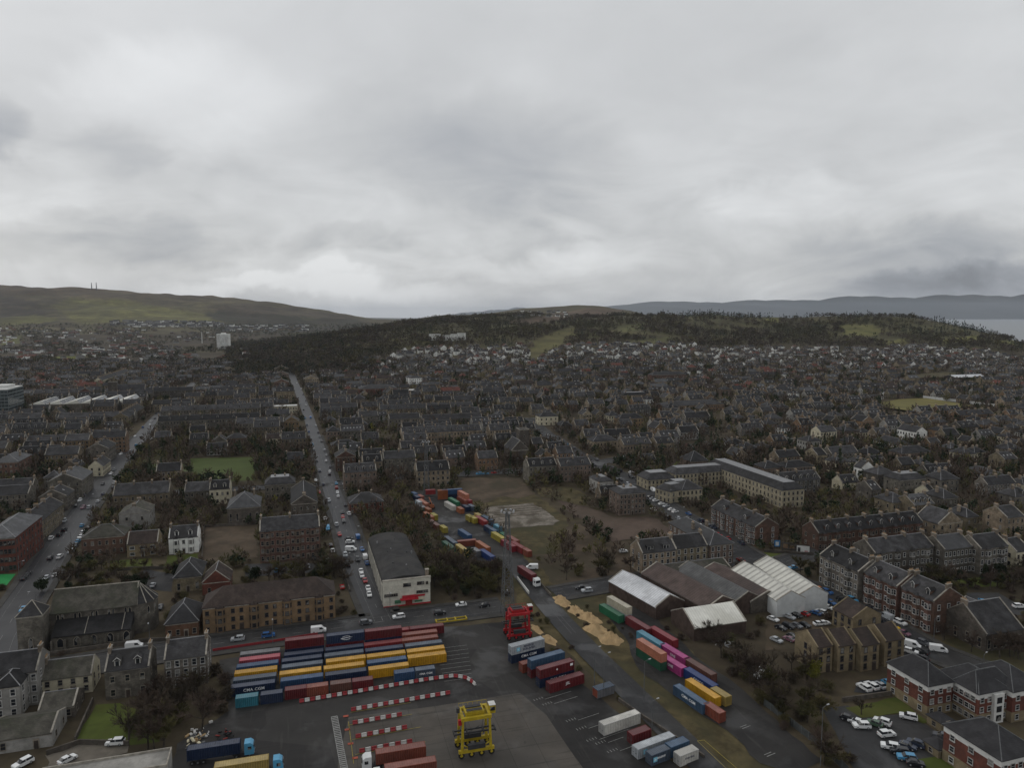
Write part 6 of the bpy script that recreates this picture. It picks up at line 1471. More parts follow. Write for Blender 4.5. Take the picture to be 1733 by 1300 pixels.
# ------------------------------------------------------------------ cars
CARM = {}
def car_meshes(kind):
    if kind in CARM: return CARM[kind]
    if kind == 'van': L, W2, prof, cab = 5.2, .95, [(-2.6, .3), (2.6, .3), (2.6, .95), (1.9, 1.2), (1.15, 2.05), (.9, 2.15), (-2.5, 2.15), (-2.6, 2.0)], [(1.18, 1.25), (1.82, 1.25), (1.2, 1.92), (.3, 1.92), (.3, 1.25)]
    elif kind == 'suv': L, W2, prof, cab = 4.5, .93, [(-2.2, .32), (2.25, .32), (2.25, .85), (2.1, 1.02), (1.1, 1.12), (-2.15, 1.12), (-2.22, .9)], [(-2.05, 1.12), (1.15, 1.12), (.45, 1.68), (-1.85, 1.70)]
    else: L, W2, prof, cab = 4.2, .88, [(-2.05, .28), (2.1, .28), (2.12, .68), (1.95, .84), (1.0, .98), (-1.9, 1.0), (-2.08, .85)], [(-1.75, .98), (1.05, .97), (.35, 1.44), (-1.2, 1.46)]
    b = MB(); n = len(prof)
    # body with tucked-in sides
    for s0, s1, y0, y1 in ((0, 0, -W2, W2),): b.prism(prof, -W2, W2, 0)
    if kind != 'van':
        t = .13; lo = [cab[0], cab[1]]; hi = [cab[2], cab[3]]
        roof = [(cab[3][0]+.12, cab[3][1]), (cab[2][0]-.08, cab[2][1])]
        b.hexa([(roof[0][0], -W2+.2, roof[0][1]-.05), (roof[1][0], -W2+.2, roof[1][1]-.05), (roof[1][0], W2-.2, roof[1][1]-.05), (roof[0][0], W2-.2, roof[0][1]-.05)],
               [(roof[0][0]+.05, -W2+.24, roof[0][1]+.03), (roof[1][0]-.05, -W2+.24, roof[1][1]+.03), (roof[1][0]-.05, W2-.24, roof[1][1]+.03), (roof[0][0]+.05, W2-.24, roof[0][1]+.03)], 0)
        for x0, x1, xb in ((-.35, -.25, -.3),):       # pillars
            for s in (-1, 1): b.bar((xb, s*(W2-.09), 1.0), (xb, s*(W2-.2), cab[2][1]-.03), .09)
    g = MB()
    if kind == 'van': g.prism(cab, -W2-.012, W2+.012, 0)
    else: g.hexa([(cab[0][0], -W2+.07, cab[0][1]-.03), (cab[1][0], -W2+.07, cab[1][1]-.03), (cab[1][0], W2-.07, cab[1][1]-.03), (cab[0][0], W2-.07, cab[0][1]-.03)],
                 [(cab[3][0], -W2+.2, cab[3][1]-.03), (cab[2][0], -W2+.2, cab[2][1]-.03), (cab[2][0], W2-.2, cab[2][1]-.03), (cab[3][0], W2-.2, cab[3][1]-.03)], 0)
    w = MB(); w.cyl((0, -.11, 0), .33, .22, 12, 'y', 0); w.cyl((0, -.118, 0), .2, .236, 10, 'y', 1)
    fr = prof[1][0]; h = MB(); [h.box(fr-.06, fr+.02, s*(W2-.28)-.16, s*(W2-.28)+.16, .58, .72, 0) for s in (-1, 1)]; [h.box(prof[0][0]-.06, prof[0][0]+.06, s*(W2-.2)-.12, s*(W2-.2)+.12, .68, .84, 1) for s in (-1, 1)]
    CARM[kind] = (b, g.mesh('glass', ['window_glass']), w.mesh('wheel', ['tyre', 'lamp_head']), h.mesh('lights', ['lamp_head', 'sign_red']), {}, (L, W2)); return CARM[kind]
CNAME = {'w': 'white', 's': 'silver', 'k': 'black', 'g': 'dark grey', 'r': 'red', 'b': 'blue', 'c': 'light blue', 'y': 'yellow', 'd': 'navy', 'o': 'orange', 'm': 'mauve', 'n': 'dark green'}
CARS = []
def cars(z, where, default, items):
    for it in items:
        x, y, c = it[:3]; kind = it[3] if len(it) > 3 else ('suv' if (x+y) % 3 == 0 else 'car'); ang = it[4] if len(it) > 4 else default
        CARS.append((px(z, x, y), c, kind, ang, where))
AA, BB = math.degrees(TOWN)+90, math.degrees(TOWN)
cars('E', 'on the left wet street', AA-3, [(160, 1110, 'k'), (188, 1082, 'k'), (310, 1108, 's'), (372, 1088, 'w'), (335, 974, 'k'), (400, 965, 'w'), (472, 932, 's'), (505, 888, 'k'), (520, 862, 'c'), (537, 832, 'w'), (556, 803, 'w'), (590, 770, 'k'), (395, 820, 'k'), (428, 787, 'k'), (555, 636, 'm'), (596, 634, 's'), (685, 477, 'k'), (766, 470, 'w'), (758, 502, 'k'), (740, 407, 'w'), (762, 380, 's'), (836, 405, 'r'), (826, 432, 'm'), (806, 277, 'w'), (870, 258, 's'), (908, 217, 'c'), (942, 162, 'k'), (1012, 176, 'w'), (1002, 80, 'w'), (1008, 60, 'w'), (1032, 40, 'k')])
cars('F', 'near the church', BB, [(155, 255, 'c', 'car', AA), (770, 1150, 'w', 'suv', BB-8), (155, 1290, 'w', 'suv', 60), (450, 1264, 'w', 'car', 60), (895, 504, 'w', 'van', BB), (1585, 455, 's'), (1070, 242, 'k', 'car', AA), (1020, 92, 's', 'car', AA)])
cars('G', 'on the straight street', AA, [(400, 192, 'w'), (412, 216, 'w'), (400, 166, 'r'), (395, 142, 'r'), (390, 116, 'k'), (480, 86, 'w'), (505, 156, 'w'), (502, 176, 'k'), (550, 266, 'r'), (556, 297, 'w'), (561, 322, 'w'), (434, 297, 'r'), (590, 432, 'k'), (592, 462, 'r'), (597, 492, 'k'), (475, 472, 'w'), (491, 542, 'c', 'van'), (511, 652, 'k'), (524, 687, 'w'), (640, 632, 'w', 'suv', 20), (646, 682, 'w', 'van', 0), (633, 610, 'k', 'car', 15), (690, 747, 'k'), (713, 827, 'w'), (719, 855, 'w'), (740, 890, 'r'), (760, 942, 'w'), (768, 982, 'w'), (587, 932, 'r'), (485, 757, 'w', 'car', 10), (400, 744, 'k', 'car', 10)])
cars('G', 'behind the yellow brick flats', AA, [(30, 837, 'w'), (150, 822, 'c'), (195, 817, 'd'), (360, 797, 's')])
cars('G', 'on the road above the yard', BB, [(430, 1226, 'w', 'van'), (745, 1172, 'g', 'suv'), (965, 1133, 'w', 'suv'), (1238, 1108, 'k'), (1380, 1051, 'w'), (1535, 1056, 'k'), (95, 1258, 'b', 'suv')])
cars('G', 'on the cross road', BB, [(940, 189, 'w', 'van'), (1110, 182, 'w'), (1270, 178, 'w'), (1545, 172, 'c'), (1600, 166, 'r')])
cars('B', 'on the upper straight street', AA, [(285, 588, 'w'), (315, 627, 'w'), (290, 692, 'k'), (345, 737, 'w'), (377, 822, 'b', 'van'), (268, 640, 'k'), (330, 770, 'k'), (300, 700, 's'), (262, 610, 's')])
cars('L', 'on the street beside the pink tenement', AA+4, [(65, 160, 'w'), (535, 207, 'w', 'car', 20), (552, 222, 'k', 'car', 20), (702, 167, 's'), (815, 162, 'w', 'car', 60), (841, 160, 'w', 'car', 60), (950, 147, 's'), (947, 327, 'k', 'car', 30), (963, 340, 's', 'car', 30), (983, 352, 'w', 'car', 30), (1022, 374, 'w', 'car', 30), (1052, 389, 's', 'car', 30), (1087, 412, 'w', 'car', 30), (1112, 427, 'w', 'car', 30), (967, 412, 'w'), (1060, 467, 'k'), (1190, 472, 'k', 'car', 30), (1215, 487, 'k', 'car', 30), (1237, 497, 'g', 'car', 30), (1282, 522, 'w'), (1357, 562, 'w'), (1402, 582, 'r'), (1440, 612, 'k'), (1462, 606, 'r'), (1550, 752, 'r')])
cars('L', 'on the road beside the sheds', BB-4, [(945, 857, 'r'), (735, 892, 'k'), (480, 937, 'k'), (525, 957, 's'), (160, 803, 'w', 'van', 0), (767, 692, 'w')])
cars('M', 'in front of the dark red tenement', AA+8, [(190, 803, 'c', 'car', BB), (80, 813, 'k', 'car', BB), (182, 893, 'w'), (260, 932, 'r'), (360, 943, 'o'), (422, 967, 'b'), (520, 1022, 'k'), (600, 1067, 'w'), (702, 1117, 'w'), (790, 1167, 'k'), (860, 1203, 'y', 'suv'), (932, 1242, 'm'), (907, 1172, 'w')])
cars('M', 'behind the grey tenements', 70, [(1540, 577, 'w'), (1480, 547, 'k'), (1507, 552, 'k'), (1452, 1028, 'c'), (1700, 1063, 'w', 'suv', 0), (1602, 1088, 'k')])
cars('K', 'in front of the white shed', 125, [(60, 203, 'w'), (170, 188, 's'), (217, 178, 'k'), (267, 167, 'r'), (347, 162, 'b'), (380, 157, 'w'), (367, 234, 'w', 'car', 10), (402, 230, 'w', 'car', 10), (427, 124, 'w'), (112, 262, 'k'), (162, 252, 'k'), (217, 247, 'g'), (272, 242, 'k'), (82, 343, 's'), (166, 337, 'm'), (192, 320, 'k')])
cars('K', 'in the parking street by the buff flats', 120, [(985, 380, 'w', 'van', 140), (1062, 364, 'g', 'suv'), (977, 422, 'w', 'suv', 140), (1162, 409, 'w', 'van', 160), (1050, 468, 'k'), (1482, 558, 'w', 'suv')])
cars('K', 'in the small court left of the red brick flats', 110, [(667, 663, 'w', 'suv'), (717, 653, 'w', 'suv'), (772, 648, 's'), (830, 635, 'c')])
cars('K', 'in the car park by the red brick flats', 140, [(562, 870, 'k'), (615, 892, 'w'), (650, 920, 'w', 'suv', 0), (738, 904, 'n'), (787, 894, 'w', 'suv'), (962, 860, 'w', 'suv', 155), (817, 976, 'w', 'suv', 10), (842, 1060, 'w', 'suv', 160), (903, 1092, 'k', 'suv', 160), (957, 1055, 'd'), (1012, 1040, 'd'), (952, 1135, 'c', 'suv', 165), (1007, 1170, 'k', 'car', 165), (1187, 994, 'g', 'suv')])
cars('J', 'among the scrub beside the siding', 20, [(1212, 603, 'w'), (1258, 640, 'w', 'van')])
def kerb_cars():
    rr = random.Random(31)
    for ri, where, y0, y1, pr in ((1, 'on the straight street', 300, 1000, .45), (0, 'on the left wet street', 330, 800, .3), (4, 'on the street beside the pink tenement', 330, 620, .5), (4, 'in front of the dark red tenement', 225, 300, .45), (5, 'on the cross road', 380, 620, .3)):
        pts, w, pv, L = ROADS[ri]
        for (p, n), (q, n2) in zip(L[:-1], L[1:]):
            for s in (-1, 1):
                if not (y0 < p[1] < y1) or rr.random() > pr: continue
                c = p+n*s*(w/2-1.15)+(q-p)*rr.uniform(0, .3); u, v = proj(c[0], c[1], float(terr(*c)))
                if not (0 < u < 1733) or any(abs(u-e[0][0]) < 9 and abs(v-e[0][1]) < 7 for e in CARS): continue
                CARS.append(((u, v), rr.choice('wwssskkkgggrbbdcn'), rr.choice(('car', 'car', 'suv', 'suv', 'van') if rr.random() < .4 else ('car', 'suv')), math.degrees(math.atan2(*(q-p)[::-1])), where))
kerb_cars()
def build_cars():
    RK = ['nearest', 'second nearest', 'third nearest', 'fourth nearest', 'fifth nearest', 'sixth nearest', 'seventh nearest', 'eighth nearest', 'ninth nearest', 'tenth nearest', 'eleventh nearest', 'twelfth nearest', 'thirteenth nearest', 'fourteenth nearest', 'fifteenth nearest', 'sixteenth nearest']+[ordinal(i)+' nearest' for i in range(17, 60)]
    cs = sorted(CARS, key=lambda c: -c[0][1])
    for i, (uv, c, kind, ang, where) in enumerate(cs):
        same = [k for k in range(len(cs)) if cs[k][1] == c and cs[k][4] == where and (cs[k][2] == 'van') == (kind == 'van')]; noun = 'van' if kind == 'van' else 'car'
        lab = '%s %s %s' % (CNAME[c], noun, where) if len(same) == 1 else '%s of the %s %ss %s' % (RK[same.index(i)], CNAME[c], noun, where)
        p = G(*uv); body, gl, wh, li, cache, (L, W2) = car_meshes(kind)
        if c not in cache: cache[c] = body.mesh('body', ['car_'+c])
        zz = p[2]+(GZ if p[1] < 660 else .52)
        root = thing('parked_'+noun if 'road' not in where else noun, lab, noun, (p[0], p[1], zz), R(ang)+random.choice((0, math.pi))+random.uniform(-.04, .04), noun+'s '+where)
        link('body', cache[c], root); link('glass', gl, root); link('lights', li, root)
        for sx in (-1, 1):
            for sy in (-1, 1): link('wheel', wh, root, (sx*L*.3, sy*(W2-.1), .33))
        occ_poly([(p[0]-2, p[1]-2), (p[0]+2, p[1]-2), (p[0]+2, p[1]+2), (p[0]-2, p[1]+2)], 4)
build_cars()
# ------------------------------------------------------------------ lorries
def lorry(p, ang, cabcol, label, L=12.6):
    """origin at the trailer's rear left bottom, cab at +x"""
    root = thing('lorry', label, 'lorry', (p[0], p[1], GZ), ang)
    b = MB(); b.box(0, L, .5, .8, .95, 1.25); b.box(0, L, 1.65, 1.95, .95, 1.25); [b.box(x, x+.25, .05, 2.4, 1.0, 1.3) for x in (0, L*.33, L*.66, L-.3)]; link('trailer_frame', b.mesh('trailer_frame', ['steel_dark']), root)
    w = MB(); w.cyl((0, -.15, 0), .5, .3, 14, 'y', 0); w.cyl((0, -.16, 0), .25, .32, 10, 'y', 1); wm = w.mesh('wheel', ['tyre', 'steel'])
    for x in (1.2, 2.5, 3.8, L-1.2, L+1.9):
        for y in (.2, 2.24): link('wheel', wm, root, (x, y, .5))
    b = MB(); b.box(L-2.2, L+2.9, .5, 1.95, .55, .95); link('chassis', b.mesh('chassis', ['steel_dark']), root)
    b = MB(); b.prism([(L+.7, .6), (L+2.95, .6), (L+3.0, 1.9), (L+2.75, 3.1), (L+2.1, 3.6), (L+.7, 3.55)], .03, 2.41); cb = link('cab', b.mesh('cab', [cabcol]), root)
    b = MB(); b.box(L+2.86, L+3.03, .2, 2.24, 1.9, 2.9); [b.box(L+1.5, L+2.4, y, y+.04, 1.9, 2.7) for y in (-.0, 2.4)]; link('windscreen', b.mesh('windscreen', ['window_glass']), cb)
    b = MB(); [b.box(L+2.98, L+3.06, y, y+.35, .8, 1.05) for y in (.2, 1.9)]; link('headlights', b.mesh('headlights', ['lamp_head']), cb)
    return root
mat('cab_blue', (.08, .30, .48), .35, .08, .5, spec=.4); mat('cab_white', (.62, .63, .63), .35, .08, .5, spec=.4)
def lorries():
    e, n = YB, YA; A = R(15.5)
    for (u, v, cab_, cc, lab, clab, rev) in ((316, 1300, 'cab_blue', 'navy', 'light blue lorry at the bottom left of the yard', 'navy container on the light blue lorry', False), (362, 1330, 'cab_blue', 'tan', 'light blue lorry half cut by the bottom edge', 'dull yellow container on the lorry cut by the bottom edge', False),
                                              (722, 1292, 'cab_white', 'rust', 'white lorry beside the lowest barrier', 'rust red container on the white lorry', True), (740, 1318, 'cab_white', 'rust', 'white lorry at the bottom edge below the barriers', 'rust red container at the bottom edge on a lorry', True)):
        p = P(u, v)
        lorry(p+(n*2.44 if rev else 0), A+(math.pi if rev else 0), cab_, lab); q = p if not rev else p-e*F40
        container(q[0]+e[0]*.1*(1 if not rev else -1), q[1], GZ+1.32, A, F40, cc, clab, group='containers on lorries')
    A2 = R(28)+math.pi/2; ax = np.array((math.cos(A2), math.sin(A2))); p = P(*px('L', 155, 915)); q = p+ax*F40; lorry(q, A2+math.pi, 'cab_white', 'white lorry carrying a dark red container over the bridge')
lorries()
def reach_stacker():
    p = P(*px('N', 400, 465)); root = thing('reach_stacker', 'orange reach stacker lifting a red container in the upper yard', 'reach stacker', (*p, GZ), R(110)); b = MB(); b.box(-3.2, 2.6, -1.3, 1.3, .8, 2.0); b.box(-3.2, -1.8, -1.2, 1.2, 2.0, 2.6); link('body', b.mesh('body', ['container_orange']), root)
    b = MB(); b.box(-1.2, .4, -.7, .7, 2.0, 3.6); link('cab', b.mesh('cab', ['window_glass']), root); b = MB(); b.bar((-2.6, 0, 2.8), (4.6, 0, 5.2), .5); link('boom', b.mesh('boom', ['container_orange']), root); b = MB(); b.box(4.2, 5.2, -3, 3, 4.2, 4.6); link('spreader', b.mesh('spreader', ['steel_dark']), root)
    w = MB(); w.cyl((0, -.3, 0), .8, .6, 12, 'y'); wm = w.mesh('wheel', ['tyre'])
    for x in (-2.3, 1.9):
        for y in (-1.3, 1.3): link('wheel', wm, root, (x, y, .8))
reach_stacker()
# bridge parapets, yard fences and walls
def wall_line(z, pts, h, t, m, name, label, cat, zb=0.0, posts=0, pname='post'):
    W3 = [G(*px(z, *p)) for p in pts]; W_ = [p[:2] for p in W3]; zb = zb+max(p[2] for p in W3); root = thing(name, label, cat, (W_[0][0], W_[0][1], zb))
    for p, q in zip(W_[:-1], W_[1:]):
        d = q-p; L = np.linalg.norm(d); b = MB(); b.box(0, L, -t/2, t/2, -.3 if not posts else .15, h); link('panel' if posts else 'wall_section', b.mesh('panel', [m]), root, (*(p-W_[0]), 0), math.atan2(d[1], d[0]))
        if posts:
            bb = MB(); bb.box(-.06, .06, -.06, .06, -.3, h+.15); pm = bb.mesh(pname, ['steel'])
            for k in range(int(L/posts)+1): link(pname, pm, root, (*(p-W_[0]+d*min(1, k*posts/L)), 0), math.atan2(d[1], d[0]))
wall_line('L', [(62, 872), (138, 972)], 1.3, .4, 'white_panel', 'bridge_parapet', 'white parapet on the left of the bridge', 'parapet')
wall_line('L', [(190, 880), (285, 985)], 1.2, .4, 'stone_dark', 'bridge_parapet', 'dark parapet on the right of the bridge', 'parapet')
wall_line('I', [(1130, 735), (1290, 850), (1500, 985), (1700, 1120)], 1.0, .45, 'stone_dark', 'boundary_wall', 'low dark wall between the yard and the haul road', 'wall')
mat('mesh_fence', (.06, .065, .065), .7, .2, 1.0)
wall_line('K', [(0, 770), (200, 920), (380, 1060), (560, 1230)], 2.2, .05, 'mesh_fence', 'palisade_fence', 'grey palisade fence along the siding at lower right', 'fence', 0, 2.7)
wall_line('H', [(0, 408), (420, 345), (700, 298)], 1.0, .15, 'barrier_red', 'road_barrier', 'long red barrier along the road beside the stack', 'barrier')
wall_line('D', [(1060, 684), (1300, 716), (1540, 752)], 3.0, .3, 'white_panel', 'boundary_wall', 'white wall along the right of the cricket ground', 'wall')
wall_line('D', [(470, 680), (640, 668)], 2.0, .3, 'white_panel', 'boundary_wall', 'short white wall left of the cricket pavilion', 'wall')
for z, pts, lab in (('E', [(720, 1050), (1010, 1040), (1190, 1040), (1320, 1020)], 'low stone wall below the lawns of the white villa'), ('E', [(440, 1140), (560, 960)], 'stone garden wall beside the left wet street'),
                    ('F', [(330, 555), (950, 465), (1330, 445)], 'low stone wall in front of the church'), ('F', [(620, 860), (500, 1130)], 'garden wall left of the lower left lawn'), ('F', [(310, 1220), (530, 1145), (860, 1155)], 'low wall beside the gravel drive'),
                    ('E', [(1345, 990), (1360, 760), (1720, 740)], 'wall round the dirt plot'), ('G', [(560, 745), (610, 860), (640, 960)], 'low wall left of the straight street bend'), ('L', [(1040, 130), (1210, 300), (1290, 400)], 'stone wall along the flats complex'), ('M', [(0, 690), (330, 712)], 'low wall behind the poster hoardings'), ('K', [(520, 745), (850, 700)], 'dark wall between court and lawn at lower right')):
    wall_line(z, pts, 1.4, .4, 'stone_dark', 'garden_wall', lab, 'wall')
p_ = P(*px('H', 1590, 205)); r_ = thing('skip_frame', 'yellow steel spreader frame lying by the yard road', 'steel frame', (*p_, GZ), R(17)); b = MB()
for y in (-1.1, 1.1): b.box(-5.5, 5.5, y-.15, y+.15, .2, .6)
link('side_rail', b.mesh('side_rail', ['carrier_yellow']), r_); b = MB(); [b.box(x-.2, x+.2, -1.2, 1.2, .1, .8) for x in (-5.5, -1.5, 1.5, 5.5)]; link('cross_rail', b.mesh('cross_rail', ['carrier_yellow']), r_)
def debris(z, x, y, label, seed, mats_):
    p = P(*px(z, x, y)); rr = random.Random(seed); root = thing('debris_pile', label, 'debris', (*p, .15), rr.uniform(0, 3))
    for k in range(16):
        b = MB(); w, d, h = rr.uniform(.3, 1.8), rr.uniform(.12, .7), rr.uniform(.08, .5); b.box(-w/2, w/2, -d/2, d/2, 0, h); o = link('scrap', b.mesh('scrap', [rr.choice(mats_)]), root, (rr.gauss(0, 1.7), rr.gauss(0, 1.3), rr.uniform(0, .5)), rr.uniform(0, 3.1)); o.rotation_euler[0] = rr.uniform(-.4, .4)
debris('F', 1350, 1075, 'pale scrap pile behind the navy lorry container', 1, ['rubber_white', 'sand', 'white_panel']); debris('F', 1300, 1140, 'buff scrap heap beside the navy lorry container', 2, ['sand', 'sign_cream', 'steel'])
debris('F', 1520, 1075, 'dark heap with red scrap left of the yard', 3, ['tyre', 'steel_dark', 'door_red', 'tyre']); debris('J', 990, 400, 'grey scrap metal heap beside the cream-roofed shed', 4, ['lead', 'steel', 'rubber_white'])
#==MARK_FILL==
# ------------------------------------------------------------------ the rest of the town: repeated house types
def copy_tree(o, parent=None):
    c = o.copy(); COL.objects.link(c); c.parent = parent
    for ch in o.children: copy_tree(ch, c)
    return c
VT = [(380, 640), (560, 632), (620, 612), (700, 592), (800, 588), (880, 586), (960, 588), (1000, 583), (1130, 582), (1200, 590), (1400, 591), (1480, 589), (1560, 586), (1640, 592), (1733, 600), (2000, 620)]
def vtop(u): return float(np.interp(u, [p[0] for p in VT], [p[1] for p in VT]))
def free(x, y, w, d, rz):
    c, s = math.cos(rz), math.sin(rz)
    for fx in (-.5, -.25, 0, .25, .5):
        for fy in (-.5, 0, .5):
            if occ_at(x+c*fx*w-s*fy*d, y+s*fx*w+c*fy*d): return False
    return True
HT_ = {   # name: (w, d, h, roof, rise, wall, storeys, extras, words, category)
    'villa_hip': (13, 11, 7.2, 'hip', 4, 'stone_grey', 2, dict(dormers=1), 'grey stone villa with hipped slate roof', 'villa'),
    'villa_buff': (14, 10, 7.0, 'gable', 4.2, 'stone_buff', 2, dict(dormers=2, frame='frame_white'), 'buff stone villa with dormered slate roof', 'villa'),
    'villa_pink': (12, 11, 7.2, 'hip', 4, 'stone_pink', 2, dict(), 'brown stone villa with hipped roof', 'villa'),
    'villa_gable': (10, 13, 6.8, 'gabley', 4.2, 'stone_buff', 2, dict(cols=3), 'gable-fronted stone house', 'house'),
    'semi_grey': (17, 9.5, 6.6, 'gable', 4, 'harl_grey', 2, dict(frame='frame_white', skylights=3), 'grey rendered double house', 'house'),
    'villa_cream': (12, 10.5, 7.0, 'hip', 3.8, 'harl_cream', 2, dict(frame='frame_dark'), 'cream rendered villa with hipped roof', 'villa'),
    'villa_orange': (13, 10, 7.0, 'gable', 4.2, 'stone_orange', 2, dict(dormers=2, frame='frame_white'), 'orange-brown stone villa with dormers', 'villa'),
    'terrace': (26, 10, 8.8, 'gable', 4.2, 'stone_grey', 3, dict(dormers=5, frame='frame_white'), 'grey stone tenement terrace', 'tenement'),
    'tenement': (20, 11.5, 10.2, 'gable', 4.4, 'stone_buff', 3, dict(dormers=2), 'buff stone tenement with chimneys', 'tenement'),
    'white_house': (11, 9, 5.6, 'hip', 3.6, 'harl_white', 2, dict(frame='frame_dark'), 'white rendered house with slate roof', 'house'),
    'white_gable': (9, 11, 5.4, 'gabley', 3.8, 'harl_white', 2, dict(cols=2, frame='frame_dark'), 'white gable-fronted house', 'house'),
    'cottage': (12, 8, 3.6, 'gable', 3.4, 'stone_buff', 1, dict(dormers=2), 'low stone cottage with dormers', 'cottage'),
    'bungalow': (13, 10, 3.4, 'hip', 3.4, 'harl_white', 1, dict(roofm='tile_brown'), 'white bungalow with brown hipped roof', 'bungalow')}
FILL = []
def plan_fill():
    rr = random.Random(21)
    for j in range(0, 75):
        aj = 215+j*21.5+rr.uniform(-2, 2); bi = -760.0
        while bi < 1500:
            bi += rr.uniform(1.5, 5) if aj > 500 else rr.uniform(2, 8); jit = rr.uniform(-3, 3)
            c = BX*bi+AX*(aj+jit); x, y = c
            if y < 190 or y > 1850: bi += 8; continue
            z = float(terr(x, y)); u, v = proj(x, y, z)
            if u < -60 or u > 1800: bi += 10; continue
            if u > 380:
                if v < vtop(u): bi += 8; continue
            elif v < 614: bi += 8; continue
            if y > 1250 and any(inpoly(np.array([u]), np.array([v]), p)[0] for p in OPEN_FIELDS): bi += 6; continue
            north = u > 380 and v < vtop(u)+36; q = rr.random()
            if y < 420: ty = rr.choice(['villa_hip', 'cottage', 'villa_gable', 'semi_grey'])
            elif u < 520 and y < 1000: ty = rr.choice(['terrace', 'tenement', 'terrace', 'villa_buff', 'tenement', 'semi_grey', 'villa_gable'])
            elif u < 900 and y < 900: ty = rr.choice(['terrace', 'tenement', 'tenement', 'villa_hip', 'villa_buff', 'semi_grey'])
            elif north and u > 620: ty = rr.choice(['white_house', 'white_gable', 'white_house', 'bungalow', 'white_gable', 'semi_grey', 'villa_hip'])
            else: ty = rr.choice(['villa_hip', 'villa_buff', 'villa_pink', 'villa_gable', 'semi_grey', 'cottage', 'terrace', 'villa_hip', 'white_house' if rr.random() < .45 else 'villa_buff', 'tenement' if rr.random() < .5 else 'villa_pink', 'villa_orange', 'villa_cream' if rr.random() < .6 else 'villa_orange'])
            w, d = HT_[ty][:2]; sc = rr.uniform(.85, 1.12) if y < 1000 else (rr.uniform(.9, 1.25) if 'white' in ty else rr.uniform(.72, 1.0))
            rz = TOWN+rr.choice((0, 0, math.pi, math.pi/2 if w < 15 else 0))+rr.uniform(-.03, .03)
            p_skip = 1.1 if y < 400 else (.78 if y < 480 else (.60 if y < 650 else (.50 if y < 900 else .34)))
            if rr.random() < p_skip: bi += w*.9; continue
            W_, D_ = (w, d) if abs(math.cos(rz-TOWN)) > .5 else (d, w)
            cc = c+BX*W_*sc/2
            if not free(cc[0], cc[1], w*sc+2.0, d*sc+2.0, rz): bi += 4; continue
            FILL.append((cc[0], cc[1], float(terr(cc[0], cc[1])), rz, sc, ty)); bi += W_*sc
            c_, s_ = math.cos(rz), math.sin(rz); occ_poly([(cc[0]+c_*a-s_*e, cc[1]+s_*a+c_*e) for a, e in ((-w*sc/2-1, -d*sc/2-1), (w*sc/2+1, -d*sc/2-1), (w*sc/2+1, d*sc/2+1), (-w*sc/2-1, d*sc/2+1))], 4)
plan_fill()
LANDMARKS = [('the sports pitch', 375, 793), ('the white villa', 310, 930), ('the long church', 150, 1050), ('the black-roofed hall', 680, 960), ('the upper container yard', 790, 880), ('the cleared plot', 1080, 885), ('the pink stone tenement', 1070, 850),
             ('the pale flats complex', 1230, 830), ('the cricket ground', 1560, 690), ('the dark red tenement', 1500, 1040), ('the long bungalow', 1650, 805), ('the saw-tooth works', 150, 690), ('the glass office', 20, 700), ('the dormered terrace', 740, 745), ('the long buff terrace', 740, 700),
             ('the broad brick school', 640, 668), ('the bright white house', 1535, 742), ('the cream tenement', 1400, 745), ('the long orange school', 1175, 692), ('the red sandstone block', 1130, 643), ('the straight street end', 498, 648), ('the mid town church', 885, 775), ('the cream square villa', 930, 718),
             ('the cross road villas', 1080, 765), ('the stone school', 1590, 875), ('the orange sandstone tenements', 160, 772), ('the hillside meadow', 925, 598), ('the dark sports shed', 1650, 640), ('the left wet street', 215, 768), ('the red tenement', 490, 945)]
def landmark(x, y):
    u, v = proj(x, y, 0); best = min(LANDMARKS, key=lambda l: ((l[1]-u)/1.6)**2+((l[2]-v)*1.6)**2); du, dv = u-best[1], (v-best[2])*2.0
    d = ('left of' if du < 0 else 'right of') if abs(du) > abs(dv) else ('behind' if dv < 0 else 'in front of')
    return d+' '+best[0], du*du+dv*dv
def rank_labels(items):
    """items: (object, look words, place words, distance) -> one label each"""
    g = {}
    for it in items: g.setdefault((it[1], it[2]), []).append(it)
    for (look, place), L in g.items():
        L.sort(key=lambda t: t[3])
        for i, it in enumerate(L):
            it[0]['label'] = '%s %s' % (look, place) if len(L) == 1 else '%s, %s %s' % (look, ('nearest' if i == 0 else ordinal(i+1)+' nearest').strip(), place); it[0]['group'] = '%ss %s' % (look, place)
def where_words(x, y):
    u, v = proj(x, y, 0)
    if y < 420: return 'in the near town'
    if u < 430: return 'left of the straight street'
    if u < 900: return 'in the middle of town'
    if y < 800: return 'in the right of town'
    return 'on the rising ground at right'
